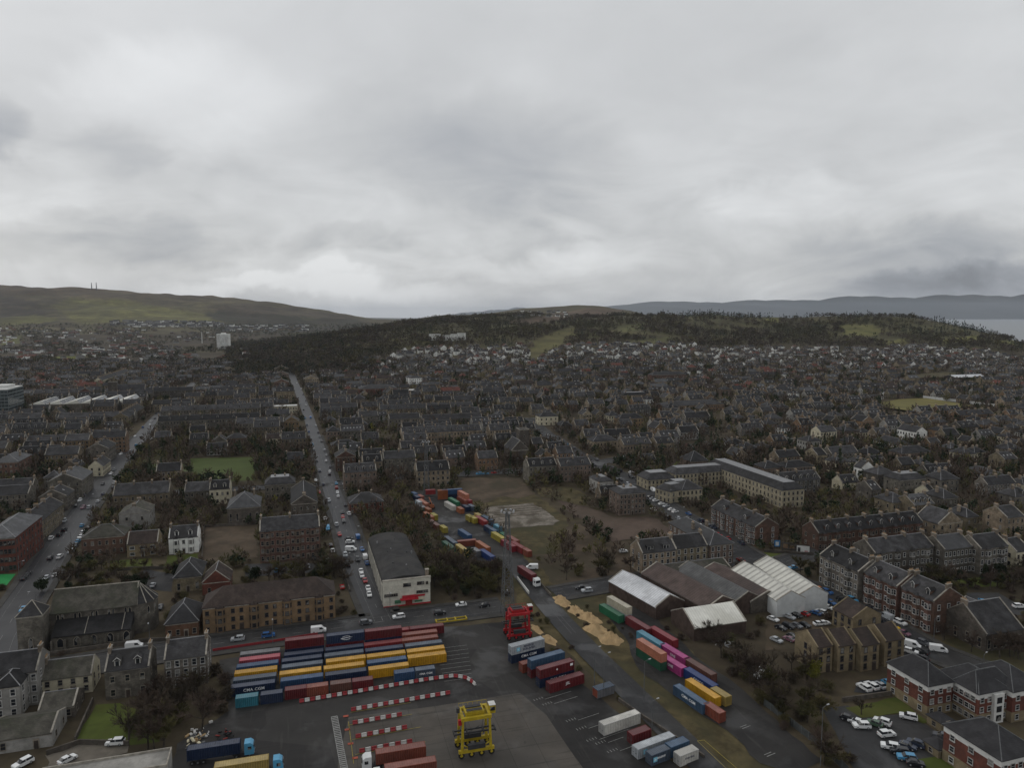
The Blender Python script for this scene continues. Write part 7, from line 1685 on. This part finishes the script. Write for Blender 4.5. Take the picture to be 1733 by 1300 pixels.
def build_fill():
    fl = sorted(FILL, key=lambda f: f[1]); near, far = fl[:380], fl[380:]; protos = {}; lab_items = []
    for x, y, z, rz, sc, ty in near:
        w, d, h, roof, rise, wall, st, ex, words, cat = HT_[ty]; lab = words+' '+where_words(x, y)
        if ty not in protos:
            protos[ty] = make_building(cat, lab, cat, (x, y), rz, w, d, h, roof, rise, wall, storeys=st, near=False, backwin=True, zbase=z, group=lab+', one of many', **ex); o = protos[ty]
        else: o = copy_tree(protos[ty])
        o.location = (x, y, z); o.rotation_euler = (0, 0, rz); o.scale = (sc, sc, sc*random.uniform(.92, 1.08)); lm = landmark(x, y); lab_items.append((o, words, lm[0], lm[1]))
    rank_labels(lab_items)
    # the far rest: one mass of small houses
    Q = []; M = []
    mats = ['stone_grey', 'stone_buff', 'harl_white', 'harl_grey', 'stone_pink', 'slate', 'slate_light', 'tile_red', 'window_glass', 'chimney_stone', 'tile_brown', 'frame_white']
    wi = {'harl_cream': 1, 'stone_orange': 1, 'stone_grey': 0, 'stone_buff': 1, 'harl_white': 2, 'harl_grey': 3, 'stone_pink': 4}; rr = random.Random(2)
    def house(x, y, z, rz, w, d, h, roof, rise, wm, rm, wins=True):
        b = MB(); x0, x1, y0, y1 = -w/2, w/2, -d/2, d/2
        for a, e in (((x0, y0), (x1, y0)), ((x1, y0), (x1, y1)), ((x1, y1), (x0, y1)), ((x0, y1), (x0, y0))): b.face([(*a, -4), (*e, -4), (*e, h), (*a, h)], wm)
        o = .35
        if roof == 'hip':
            rx = max(w-d, .4)/2 if w >= d else .05; ry = .05 if w >= d else (d-w)/2; A = [(x0-o, y0-o), (x1+o, y0-o), (x1+o, y1+o), (x0-o, y1+o)]; T = [(-rx, -ry), (rx, -ry), (rx, ry), (-rx, ry)]
            for i in range(4): b.face([(*A[i], h), (*A[(i+1) % 4], h), (*T[(i+1) % 4], h+rise), (*T[i], h+rise)], rm)
        elif roof == 'gable':
            b.face([(x0, y0-o, h-.2), (x1, y0-o, h-.2), (x1, 0, h+rise), (x0, 0, h+rise)], rm); b.face([(x1, y1+o, h-.2), (x0, y1+o, h-.2), (x0, 0, h+rise), (x1, 0, h+rise)], rm)
            for s in (x0, x1): b.face([(s, y0, h), (s, y1, h), (s, .01, h+rise), (s, -.01, h+rise)], wm)
        else:
            b.face([(x0-o, y1, h-.2), (x0-o, y0, h-.2), (0, y0, h+rise), (0, y1, h+rise)], rm); b.face([(x1+o, y0, h-.2), (x1+o, y1, h-.2), (0, y1, h+rise), (0, y0, h+rise)], rm)
            for s in (y0, y1): b.face([(x0, s, h), (x1, s, h), (.01, s, h+rise), (-.01, s, h+rise)], wm)
        if wins:
            n = max(2, int(w/3)); st = 2 if h > 5 else 1
            for ys in (y0-.06, y1+.06):
                for i in range(n):
                    for k in range(st): xx = x0+(i+.5)*w/n; zz = 1+k*3.1; b.face([(xx-.6, ys, zz), (xx+.6, ys, zz), (xx+.6, ys, zz+1.5), (xx-.6, ys, zz+1.5)], 8)
            for xs in (x0-.06, x1+.06):
                for i in range(2):
                    for k in range(st): yy = y0+(i+.5)*d/2; zz = 1+k*3.1; b.face([(xs, yy-.5, zz), (xs, yy+.5, zz), (xs, yy+.5, zz+1.4), (xs, yy-.5, zz+1.4)], 8)
        if wins and rr.random() < .55:
            for s in (-1, 1):
                for k in range(2): xx = (k-.5)*w*.45; b.box(xx-.8, xx+.8, s*d*.36-.5, s*d*.36+.5, h-.2, h+1.9, 11)
        for s in (-1, 1):
            cx_ = s*(w/2-.5) if roof == 'gable' else s*w*.2; v0 = len(b.f); b.box(cx_-.45, cx_+.45, -.9, .9, h, h+rise+1.3, 9)
        c, s_ = math.cos(rz), math.sin(rz)
        for f, m in zip(b.f, b.m):
            Q.append([(x+c*b.v[i][0]-s_*b.v[i][1], y+s_*b.v[i][0]+c*b.v[i][1], z+b.v[i][2]) for i in f]); M.append(m)
    for x, y, z, rz, sc, ty in far:
        w, d, h, roof, rise, wall, st, ex, _, _ = HT_[ty]; rm = rr.choice((5, 5, 5, 6, 10)) if rr.random() < .93 else 7
        wm_ = wi[wall] if not (wall == 'harl_white' and rr.random() < .38) else rr.choice((3, 1, 4))
        house(x, y, z, rz, w*sc, d*sc, h*sc, roof, rise*sc, wm_, rm)
    # valley estates at the left, pale houses on the far slopes
    for _ in range(900):
        u, v = rr.uniform(-40, 420), rr.uniform(556, 616); k = .5+.5*math.sin(u*.045+v*.21)*math.sin(v*.31-u*.013)
        if u > 330 and v > 575 and rr.random() < .7: continue
        if rr.random() > k: continue
        x, y, z = G(u, v)
        if y > 3700 or y < 1000: continue
        house(x, y, z, rr.uniform(-.3, .8), rr.uniform(10, 26), rr.uniform(8, 10), rr.uniform(5, 7), rr.choice(('gable', 'hip')), 3, rr.choice((2, 2, 3, 3, 1, 4)), rr.choice((5, 6, 10, 7)), False)
    for _ in range(150):
        u, v = rr.uniform(190, 375), rr.uniform(544, 554); x, y, z = G(u, v)
        house(x, y, z, rr.uniform(-.1, .2), rr.uniform(16, 42), 10, rr.uniform(5, 8), 'gable', 3, rr.choice((3, 3, 2, 0)), rr.choice((5, 6)), False)
    for _ in range(90):
        u, v = rr.uniform(380, 520), rr.uniform(551, 562); x, y, z = G(u, v)
        if y > 2600: house(x, y, z, rr.uniform(-.1, .4), rr.uniform(12, 40), 12, rr.uniform(5, 9), 'gable', 3, rr.choice((2, 3, 1)), 5, False)
    for _ in range(40):
        u, v = rr.uniform(870, 960), rr.uniform(527, 537); x, y, z = G(u, v)
        house(x, y, z, rr.uniform(-.2, .3), rr.uniform(10, 18), 9, 5, 'gable', 3, rr.choice((2, 3)), 5, False)
    Q4 = np.array([q if len(q) == 4 else q+[q[-1]] for q in Q], np.float32); V = Q4.reshape(-1, 3); Fq = np.arange(len(V)).reshape(-1, 4)
    o = stuff(link('far_houses', np_mesh('far_houses', V, Fq, mats, M))); o['label'] = 'mass of small far houses climbing towards the hills'; o['category'] = 'houses'
    print('FILL', len(near), len(far), len(Q))
build_fill(); rank_labels(RANK_LATER)

#==MARK_TREES==
# ------------------------------------------------------------------ trees
def perp(d):
    a = np.cross(d, (0, 0, 1.0) if abs(d[2]) < .9 else (1.0, 0, 0)); a /= np.linalg.norm(a); return a, np.cross(d, a)
def bare_tree(seed, ht, spread, ntw=900, up=.5, tw=.055):
    """limbs as tapered tubes (trunk mesh); branches and twigs as fine blades (crown mesh)"""
    rs = np.random.default_rng(seed); T = MB(); C = MB(); tips = []
    def seg(mb, p, q, w0, w1, n=5): mb.bar(p, q, w0, 0, w1, n)
    top = np.array((rs.normal(0, .25), rs.normal(0, .25), ht*.34)); seg(T, (0, 0, -.4), top, .5, .36, 7)
    limbs = []
    for k in range(7):
        a = 6.283*k/7+rs.uniform(-.4, .4); el = rs.uniform(.45, 1.25) if k < 6 else 1.45; d = np.array((math.cos(a)*math.cos(el), math.sin(a)*math.cos(el), math.sin(el)))
        st = top*rs.uniform(.75, 1.0); L = ht*rs.uniform(.28, .42)*(spread if el < 1 else 1); q = st+d*L; seg(T, st, q, .24, .12); limbs.append((q, d, L)); limbs.append((st+d*L*.55, d, L*.8))
    br = []
    for p, d, L in limbs:
        for _ in range(5):
            a, b_ = perp(d); th = rs.uniform(0, 6.283); d2 = d+(a*math.cos(th)+b_*math.sin(th))*rs.uniform(.4, .95)+np.array((0, 0, up*.3)); d2 /= np.linalg.norm(d2)
            L2 = L*rs.uniform(.35, .75); q = p+d2*L2; seg(C, p, q, .10, .045, 3); br.append((p, q, d2, L2))
    for _ in range(ntw):
        p, q, d, L = br[rs.integers(len(br))]; s = p+(q-p)*rs.uniform(.15, 1.0); a, b_ = perp(d); th = rs.uniform(0, 6.283)
        d3 = d+(a*math.cos(th)+b_*math.sin(th))*rs.uniform(.3, 1.1)+np.array((0, 0, up*.35)); d3 /= np.linalg.norm(d3); L3 = rs.uniform(.5, 1.5); e = s+d3*L3
        n = np.cross(d3, rs.normal(size=3)); n = n/np.linalg.norm(n)*tw; C.face([s-n, s+n, e+n*.5, e-n*.5])
    return T, C
def leafy(seed, ht, rad, n, shape, lw, ll):
    rs = np.random.default_rng(seed); T = MB(); C = MB(); T.bar((0, 0, -.4), (0, 0, ht*.6), .35, 0, .15, 6)
    for k in range(4): a = 6.283*k/4+.3; T.bar((0, 0, ht*.3), (rad*.5*math.cos(a), rad*.5*math.sin(a), ht*.6), .16, 0, .06, 5)
    cl = [(rs.normal(0, .33, 3)) for _ in range(14)]
    for _ in range(n):
        if shape == 'cone':
            t = rs.uniform(0, 1)**1.3; r = rad*(1-t)*(.45+.55*rs.uniform())*(1+.25*math.sin(t*40)); a = rs.uniform(0, 6.283); c = np.array((r*math.cos(a), r*math.sin(a), ht*(.08+.92*t))); d = np.array((math.cos(a), math.sin(a), -.35))
        else:
            k = cl[rs.integers(len(cl))]; q = rs.normal(0, .22, 3)+k; r_ = np.linalg.norm(q); q = q if r_ < 1 else q/r_; c = np.array((q[0]*rad, q[1]*rad, ht*(.6 if shape == 'ball' else .5)+q[2]*ht*(.4 if shape == 'ball' else .48))); c[2] = max(c[2], .1); d = q/(np.linalg.norm(q)+1e-6)+rs.normal(0, .6, 3)
        d = d/np.linalg.norm(d); n_ = np.cross(d, rs.normal(size=3)); n_ = n_/np.linalg.norm(n_)*lw*rs.uniform(.6, 1.3)/2; L = ll*rs.uniform(.6, 1.3); C.face([c-n_, c+n_, c+d*L+n_*.7, c+d*L-n_*.7])
    return T, C
TP = {}
def proto(key, tc, cm, bark='bark'):
    T, C = tc; TP[key] = (T.mesh('trunk', [bark]), C.mesh('crown', [cm]))
for i in range(4): proto('bare%d' % i, bare_tree(100+i, 11+i*.8, 1.0+.1*i, 1300), 'twig')
for i in range(2): proto('olive%d' % i, bare_tree(200+i, 9, 1.15, 1500, tw=.07), 'twig_olive')
for i in range(2): proto('bush%d' % i, leafy(300+i, 3.6, 2.4, 650, 'bush', .16, .8), 'twig')
for i in range(2): proto('scrub%d' % i, leafy(310+i, 5.0, 2.8, 900, 'bush', .13, .9), 'twig_olive')
proto('bud0', leafy(320, 7.0, 2.8, 1100, 'ball', .2, .55), 'bud_green')
for i in range(2): proto('ever%d' % i, leafy(330+i, 9.0, 3.2, 1300, 'ball', .4, .8), 'evergreen')
for i in range(2): proto('conifer%d' % i, leafy(340+i, 15.0, 3.2, 1300, 'cone', .5, 1.1), 'evergreen')
TW = {'bare': 'bare brown tree', 'olive': 'bare olive-tinged tree', 'bush': 'low bare brown bush', 'scrub': 'straggling olive scrub', 'bud': 'yellow-green budding tree', 'ever': 'dark evergreen tree', 'conifer': 'tall dark conifer'}
TREES = []      # x, y, kind, scale, place words
rt = random.Random(77)
def belt(z, poly, n, kinds, words, smin=.8, smax=1.2, force=False):
    W_ = [P(*px(z, *p)) for p in poly]; xs = [p[0] for p in W_]; ys = [p[1] for p in W_]; k = 0; tries = 0
    while k < n and tries < n*40:
        tries += 1; x, y = rt.uniform(min(xs), max(xs)), rt.uniform(min(ys), max(ys))
        if not inpoly(np.array([x]), np.array([y]), [tuple(p) for p in W_])[0]: continue
        o = occ_at(x, y)
        if (o & 4) or (o & 1) or ((o & 2) and not force): continue
        TREES.append((x, y, rt.choice(kinds), rt.uniform(smin, smax), words)); k += 1
def single(z, x, y, kind, s, words): p = P(*px(z, x, y)); TREES.append((p[0], p[1], kind, s, words))
belt('G', [(660, 480), (870, 220), (1010, 250), (1090, 450), (1250, 620), (1390, 760), (1640, 800), (1640, 1000), (1230, 1010), (1180, 880), (1000, 620), (960, 540), (720, 560)], 58, ['bare', 'bare', 'bare', 'olive', 'olive'], 'in the belt beside the black-roofed hall', .7, 1.05)
belt('G', [(1340, 740), (1640, 800), (1630, 990), (1240, 1000)], 12, ['ever', 'olive', 'scrub'], 'under the lattice mast', .6, .85)
belt('G', [(560, 740), (640, 760), (600, 930), (560, 900)], 5, ['bare'], 'at the bend of the straight street', .6, .8)
belt('G', [(500, 780), (560, 780), (600, 950), (540, 930)], 4, ['bare'], 'at the corner of the yellow brick flats', .6, .8)
belt('F', [(830, 860), (1400, 780), (1500, 900), (1200, 1200), (860, 1200)], 22, ['bare', 'bare', 'olive', 'scrub'], 'in the garden left of the containers', .6, .95, True)
belt('F', [(1320, 780), (1530, 560), (1530, 900), (1400, 1000)], 8, ['scrub', 'bush', 'bush'], 'beside the main stack', .7, 1.0)
belt('L', [(220, 700), (470, 520), (690, 480), (690, 650), (820, 640), (820, 820), (560, 870), (340, 890)], 48, ['bare', 'olive', 'bare', 'scrub', 'scrub', 'bush', 'ever'], 'on the slope above the bridge', .55, .95, True)
single('L', 640, 640, 'ever0', .85, 'on the slope above the bridge'); single('L', 590, 600, 'ever1', .8, 'on the slope above the bridge')
belt('L', [(180, 240), (560, 200), (720, 460), (430, 420), (200, 330)], 16, ['bare', 'bush', 'scrub'], 'in the gardens above the cleared plot', .45, .7, True)
belt('L', [(1090, 420), (1240, 360), (1340, 480), (1300, 560), (1180, 520)], 8, ['bare'], 'beside the parked cars', .6, .8)
belt('J', [(830, 350), (900, 340), (900, 380), (840, 380)], 1, ['bare2'], 'in front of the cream metal roof', .6, .75)
belt('J', [(930, 440), (1160, 480), (1400, 600), (1473, 900), (1473, 1200), (1280, 900), (1000, 600)], 24, ['bush', 'scrub', 'bare', 'bush'], 'in the scrub beside the siding', .5, .85)
belt('K', [(0, 620), (230, 480), (430, 560), (420, 740), (380, 1100), (560, 1230), (640, 1000), (500, 1300), (280, 1200), (120, 900)], 30, ['scrub', 'olive', 'bush', 'bush', 'bare'], 'in the scrub at lower right', .5, .85)
single('K', 330, 600, 'bud0', .9, 'next to the buff flats'); single('K', 290, 880, 'olive0', .7, 'in the scrub at lower right')
belt('K', [(1180, 330), (1500, 260), (1733, 330), (1733, 560), (1560, 560), (1300, 440)], 9, ['bare'], 'on the grass in front of the old stone hall', .55, .8, True)
single('K', 650, 830, 'bare0', .5, 'on the lawn by the car park')
belt('M', [(230, 330), (690, 330), (830, 430), (640, 470), (330, 470), (250, 430)], 16, ['olive', 'scrub', 'bare', 'olive'], 'behind the red sandstone terrace', .6, .9)
belt('M', [(0, 470), (290, 480), (310, 620), (60, 610)], 12, ['bare'], 'behind the poster hoardings', .6, .85)
belt('M', [(350, 900), (700, 1080), (740, 1150), (420, 960)], 7, ['bare', 'bush'], 'in front of the grey tenement block', .4, .6)
belt('M', [(1180, 420), (1500, 260), (1733, 300), (1600, 540), (1430, 560)], 12, ['bare'], 'beside the school', .6, .9)
belt('M', [(1160, 880), (1640, 860), (1640, 960), (1260, 960)], 8, ['bush', 'bush', 'ever'], 'behind the long grey tenement', .5, .7, True)
single('M', 500, 180, 'conifer0', 1.15, 'beside the white two storey house'); single('M', 530, 190, 'ever0', .9, 'beside the white two storey house'); single('M', 1470, 890, 'conifer1', .5, 'behind the long grey tenement'); single('M', 810, 60, 'ever1', .8, 'below the white cottage row'); single('M', 1060, 170, 'conifer1', .8, 'left of the long bungalow'); single('M', 20, 460, 'ever0', .6, 'at the end of the pale flats')
belt('E', [(1000, 620), (1500, 620), (1520, 880), (1350, 760), (1100, 760)], 20, ['bare', 'bare', 'bush'], 'behind the white villa', .55, .85)
belt('E', [(450, 1100), (560, 960), (830, 960), (1050, 1090), (700, 1100)], 14, ['bush', 'scrub', 'bare', 'ever'], 'in the gardens beside the left wet street', .4, .65, True)
single('E', 660, 760, 'bare1', .85, 'on the left wet street'); single('E', 630, 800, 'bud0', .5, 'on the left wet street'); single('E', 280, 1190, 'ever1', .7, 'behind the church tower')
belt('E', [(800, 420), (980, 280), (1250, 260), (1270, 440), (1000, 420)], 6, ['bare', 'bush'], 'beside the tennis court', .4, .55)
belt('E', [(250, 330), (440, 290), (590, 320), (420, 440), (270, 440)], 12, ['bare', 'bush'], 'behind the patched-roof tenement', .5, .8)
belt('E', [(1350, 250), (1733, 240), (1733, 300), (1290, 300)], 10, ['bush', 'ever', 'bare'], 'along the top of the sports pitch', .4, .7, True)
belt('E', [(1200, 60), (1230, 60), (1240, 120), (1200, 120)], 1, ['conifer1'], 'below the long terrace', .8, .9)
belt('B', [(60, 1020), (340, 920), (350, 1290), (60, 1290)], 22, ['bare', 'bare', 'ever', 'bush'], 'in the gardens left of the straight street', .5, .8)
single('B', 210, 1010, 'conifer0', .8, 'beside the cream house with brown roof')
belt('B', [(730, 900), (990, 880), (1000, 1040), (860, 1040), (750, 1000)], 10, ['bare', 'bud', 'bare'], 'in the gardens of mid town', .6, .9)
belt('B', [(1000, 1030), (1500, 1010), (1480, 1150), (1100, 1150)], 14, ['bare'], 'below the dormered terrace', .5, .8)
belt('G', [(20, 340), (220, 340), (230, 470), (40, 450)], 7, ['bare', 'scrub', 'bud'], 'below the dark stone mansion', .5, .7)
belt('X', [(842, 1052), (900, 1030), (1000, 1120), (1080, 1190), (1060, 1200), (960, 1120)], 22, ['bush', 'scrub', 'bush'], 'on the verge of the haul road', .22, .45, True)
belt('X', [(960, 1030), (1040, 1000), (1080, 1060), (1060, 1100), (1000, 1075)], 16, ['bush', 'scrub', 'bush'], 'by the sand heaps', .25, .5, True)
def fill_trees():
    n = 0
    for pl in ([(740, 1062), (850, 1030), (905, 1010), (1010, 1160), (900, 1090), (850, 1060)], [(630, 1070), (745, 1050), (745, 1008), (630, 1028)]): occ_poly([tuple(P(*q)) for q in pl], 2)
    for _ in range(130000):
        y = math.sqrt(rt.uniform(215**2, 1650**2)) if rt.random() < .75 else rt.uniform(230, 600); x = rt.uniform(-.78, .80)*y
        if occ_at(x, y): continue
        z = float(terr(x, y)); u, v = proj(x, y, z)
        if u < -30 or u > 1790: continue
        if (v < vtop(u)+2 and u > 380) or v < 612: continue
        if rt.random() > .62: continue
        if v > 1000 and rt.random() < .5: continue
        k = rt.choice(['bush', 'scrub', 'bush'] if v > 1000 else ['bare', 'bare', 'bare', 'olive', 'ever', 'bush', 'scrub', 'conifer'] if y > 480 else ['bare', 'bare', 'olive', 'bush', 'bush', 'scrub', 'ever'])
        TREES.append((x, y, k, (rt.uniform(.4, .8) if y < 450 else rt.uniform(.65, 1.2))*(1 if k != 'conifer' else .75), 'among the %s gardens' % ('nearer' if y < 420 else ('middle' if y < 650 else 'far'))))
        n += 1
        if n > 15000: break
fill_trees()
def build_trees():
    full = []
    for x, y, k, s, wd in TREES:
        if k not in TP:
            if k + '0' not in TP: continue
            k = k + str(rt.randrange(sum(1 for q in TP if q[:-1] == k)))
        full.append((x, y, k, s, wd))
    full.sort(key=lambda t: t[1]); near, far = full[:560], full[560:]; items = []
    for x, y, k, s, wd in near:
        base = k[:-1]; lab = TW[base]+' '+wd; bush = base in ('bush', 'scrub')
        root = thing('bush' if bush else ('conifer_tree' if base == 'conifer' else 'tree'), lab, 'bush' if bush else 'tree', (x, y, float(terr(x, y))), rt.uniform(0, 6.28), lab)
        root.scale = (s, s, s*rt.uniform(.85, 1.15)); link('trunk', TP[k][0], root); link('crown', TP[k][1], root)
        if wd.startswith('among'): lm = landmark(x, y); items.append((root, TW[base], lm[0], lm[1]))
        else: items.append((root, TW[base], wd, y))
    rank_labels(items)
    return far
FAR = build_trees()
def blades(kind, n, seed, rnd=False):
    """low crown of loose blades, unit tree; returns quads (n,4,3)"""
    rs = np.random.default_rng(seed); q = np.empty((n, 4, 3))
    for i in range(n):
        if kind == 'cone': t = rs.uniform()**1.25; r = 2.7*(1-t)*rs.uniform(.4, 1); a = rs.uniform(0, 6.283); c = np.array((r*math.cos(a), r*math.sin(a), 1+12*t)); d = np.array((math.cos(a), math.sin(a), -.2))+rs.normal(0, .3, 3); L, w = 1.6, 1.2
        elif kind == 'ever': v = rs.normal(size=3); v /= np.linalg.norm(v); v *= rs.uniform(.5, 1); c = np.array((v[0]*3, v[1]*3, 4.8+v[2]*3.6)); d = v+rs.normal(0, .6, 3); L, w = 1.7, 1.2
        else: v = rs.normal(size=3); v /= np.linalg.norm(v); v *= rs.uniform(.3, 1)**.5; c = np.array((v[0]*3.8, v[1]*3.8, 5.4+v[2]*4.0)); d = v*.7+np.array((0, 0, .8 if not rnd else .25))+rs.normal(0, .35 if not rnd else .8, 3); L, w = (2.3, .62) if not rnd else (2.2, 1.1)
        d /= np.linalg.norm(d); nn = np.cross(d, rs.normal(size=3)); nn = nn/np.linalg.norm(nn)*w/2; q[i] = [c-d*L/2-nn, c-d*L/2+nn, c+d*L/2+nn*.7, c+d*L/2-nn*.7]
    return q
def merge(name, label, cat, pts, protos, mats, zoff=0.0):
    """pts: x, y, z, scale, proto index, material index"""
    out = []; mi = []; rs = np.random.default_rng(1)
    P_ = np.array([p[:4] for p in pts]); idx = np.array([p[4] for p in pts]); mm = np.array([p[5] for p in pts])
    for k, pr in enumerate(protos):
        sel = np.where(idx == k)[0]
        if not len(sel): continue
        a = rs.uniform(0, 6.283, len(sel)); c, s = np.cos(a), np.sin(a); sc = P_[sel, 3]; q = np.repeat(pr[None], len(sel), 0)
        X = (q[..., 0]*c[:, None, None]-q[..., 1]*s[:, None, None])*sc[:, None, None]+P_[sel, 0][:, None, None]
        Y = (q[..., 0]*s[:, None, None]+q[..., 1]*c[:, None, None])*sc[:, None, None]+P_[sel, 1][:, None, None]
        Z = q[..., 2]*sc[:, None, None]*rs.uniform(.8, 1.2, len(sel))[:, None, None]+P_[sel, 2][:, None, None]+zoff
        out.append(np.stack([X, Y, Z], -1).reshape(-1, 3)); mi.append(np.repeat(mm[sel], len(pr)))
    V = np.concatenate(out); o = stuff(link(name, np_mesh(name, V, np.arange(len(V)).reshape(-1, 4), mats, np.concatenate(mi)))); o['label'] = label; o['category'] = cat; return len(V)//4
def masses():
    TM = ['twig', 'twig_olive', 'evergreen', 'woodland_brown', 'woodland_green', 'bud_green', 'gorse']
    mid = [blades('bare', 46, 1), blades('bare', 46, 2), blades('ever', 42, 3), blades('cone', 46, 4)]; pts = []
    for x, y, k, s, wd in FAR:
        b = k[:-1]; i, m, f = {'bare': (rt.randrange(2), 0, 1), 'olive': (rt.randrange(2), 1, .9), 'bush': (2, 0, .5), 'scrub': (2, 1, .55), 'ever': (2, 2, 1), 'conifer': (3, 2, 1.1), 'bud': (0, 5, .7)}[b]
        pts.append((x, y, float(terr(x, y)), s*f, i, m))
    n1 = merge('garden_trees', 'mass of bare garden trees among the far houses', 'trees', pts, mid, TM)
    far = [blades('bare', 20, 11, True), blades('bare', 20, 12, True), blades('ever', 18, 13), blades('cone', 20, 14)]
    for q in far[:2]: q[..., :2] *= 1.15
    pts = []; rs = random.Random(8)
    X = []
    for _ in range(30000):
        y = rs.uniform(1050, 2650); x = rs.uniform(-.42, .86)*y; X.append((x, y))
    xs = np.array(X); zs = terr(xs[:, 0], xs[:, 1]); us, vs = proj(xs[:, 0], xs[:, 1], zs); vt = np.interp(us, [p[0] for p in VT], [p[1] for p in VT])
    infield = np.zeros(len(xs), bool)
    for p in OPEN_FIELDS: infield |= inpoly(us, vs, p)
    for i in range(len(xs)):
        u, v = us[i], vs[i]
        if u < 330 or u > 1860 or zs[i] < 4: continue
        if v > vt[i]-1 and (v > vt[i]+26 or rs.random() < .8 or occ_at(xs[i][0], xs[i][1])): continue
        if u < 560 and v < 578-(u-380)*.12: pass
        if infield[i] and rs.random() < .95: continue
        nse = math.sin(xs[i][0]*.011+1)*math.sin(xs[i][1]*.013)+.5*math.sin(xs[i][0]*.031+xs[i][1]*.027)
        if u > 760 and nse > .48 and rs.random() < .88: continue          # clearings
        con = (math.sin(xs[i][0]*.017+2)*math.sin(xs[i][1]*.02+1) > .80) or (1150 < u < 1370 and v < 541 and rs.random() < .75) or (rs.random() < .02) or (1580 < u < 1700 and v < 568) or (400 < u < 560 and rs.random() < .25)
        pts.append((xs[i][0], xs[i][1], zs[i]-.5, rs.choice((.7, .9, 1.0, 1.15, 1.5))*rs.uniform(.85, 1.15)*(1.0 if not con else .95), 3 if con else rs.randrange(2), 4 if con else (3 if rs.random() < .8 else 1)))
    for _ in range(9000):        # valley trees at the left and the foot of the far hill
        u, v = rs.uniform(-40, 640), rs.uniform(549, 636); k = math.sin(u*.03+v*.11)*math.sin(v*.17-u*.011)
        if k < -.25 and v > 556: continue
        if v < 556 and u < 380 and rs.random() < .5: continue
        x, y, z = G(u, v)
        if y < 1050 or y > 4800: continue
        u2, v2 = proj(x, y, z)
        if any(inpoly(np.array([u2]), np.array([v2]), p)[0] for p in OPEN_FIELDS): continue
        pts.append((x, y, z-.5, rs.uniform(.8, 1.3), rs.choice((0, 1, 2)), rs.choice((3, 3, 4, 1))))
        if len(pts) > 22000: break
    n2 = merge('hill_woodland', 'dark bare woodland covering the hill behind the town', 'woodland', pts, far, TM)
    print('TREES', n1, len(pts), n2)
masses()
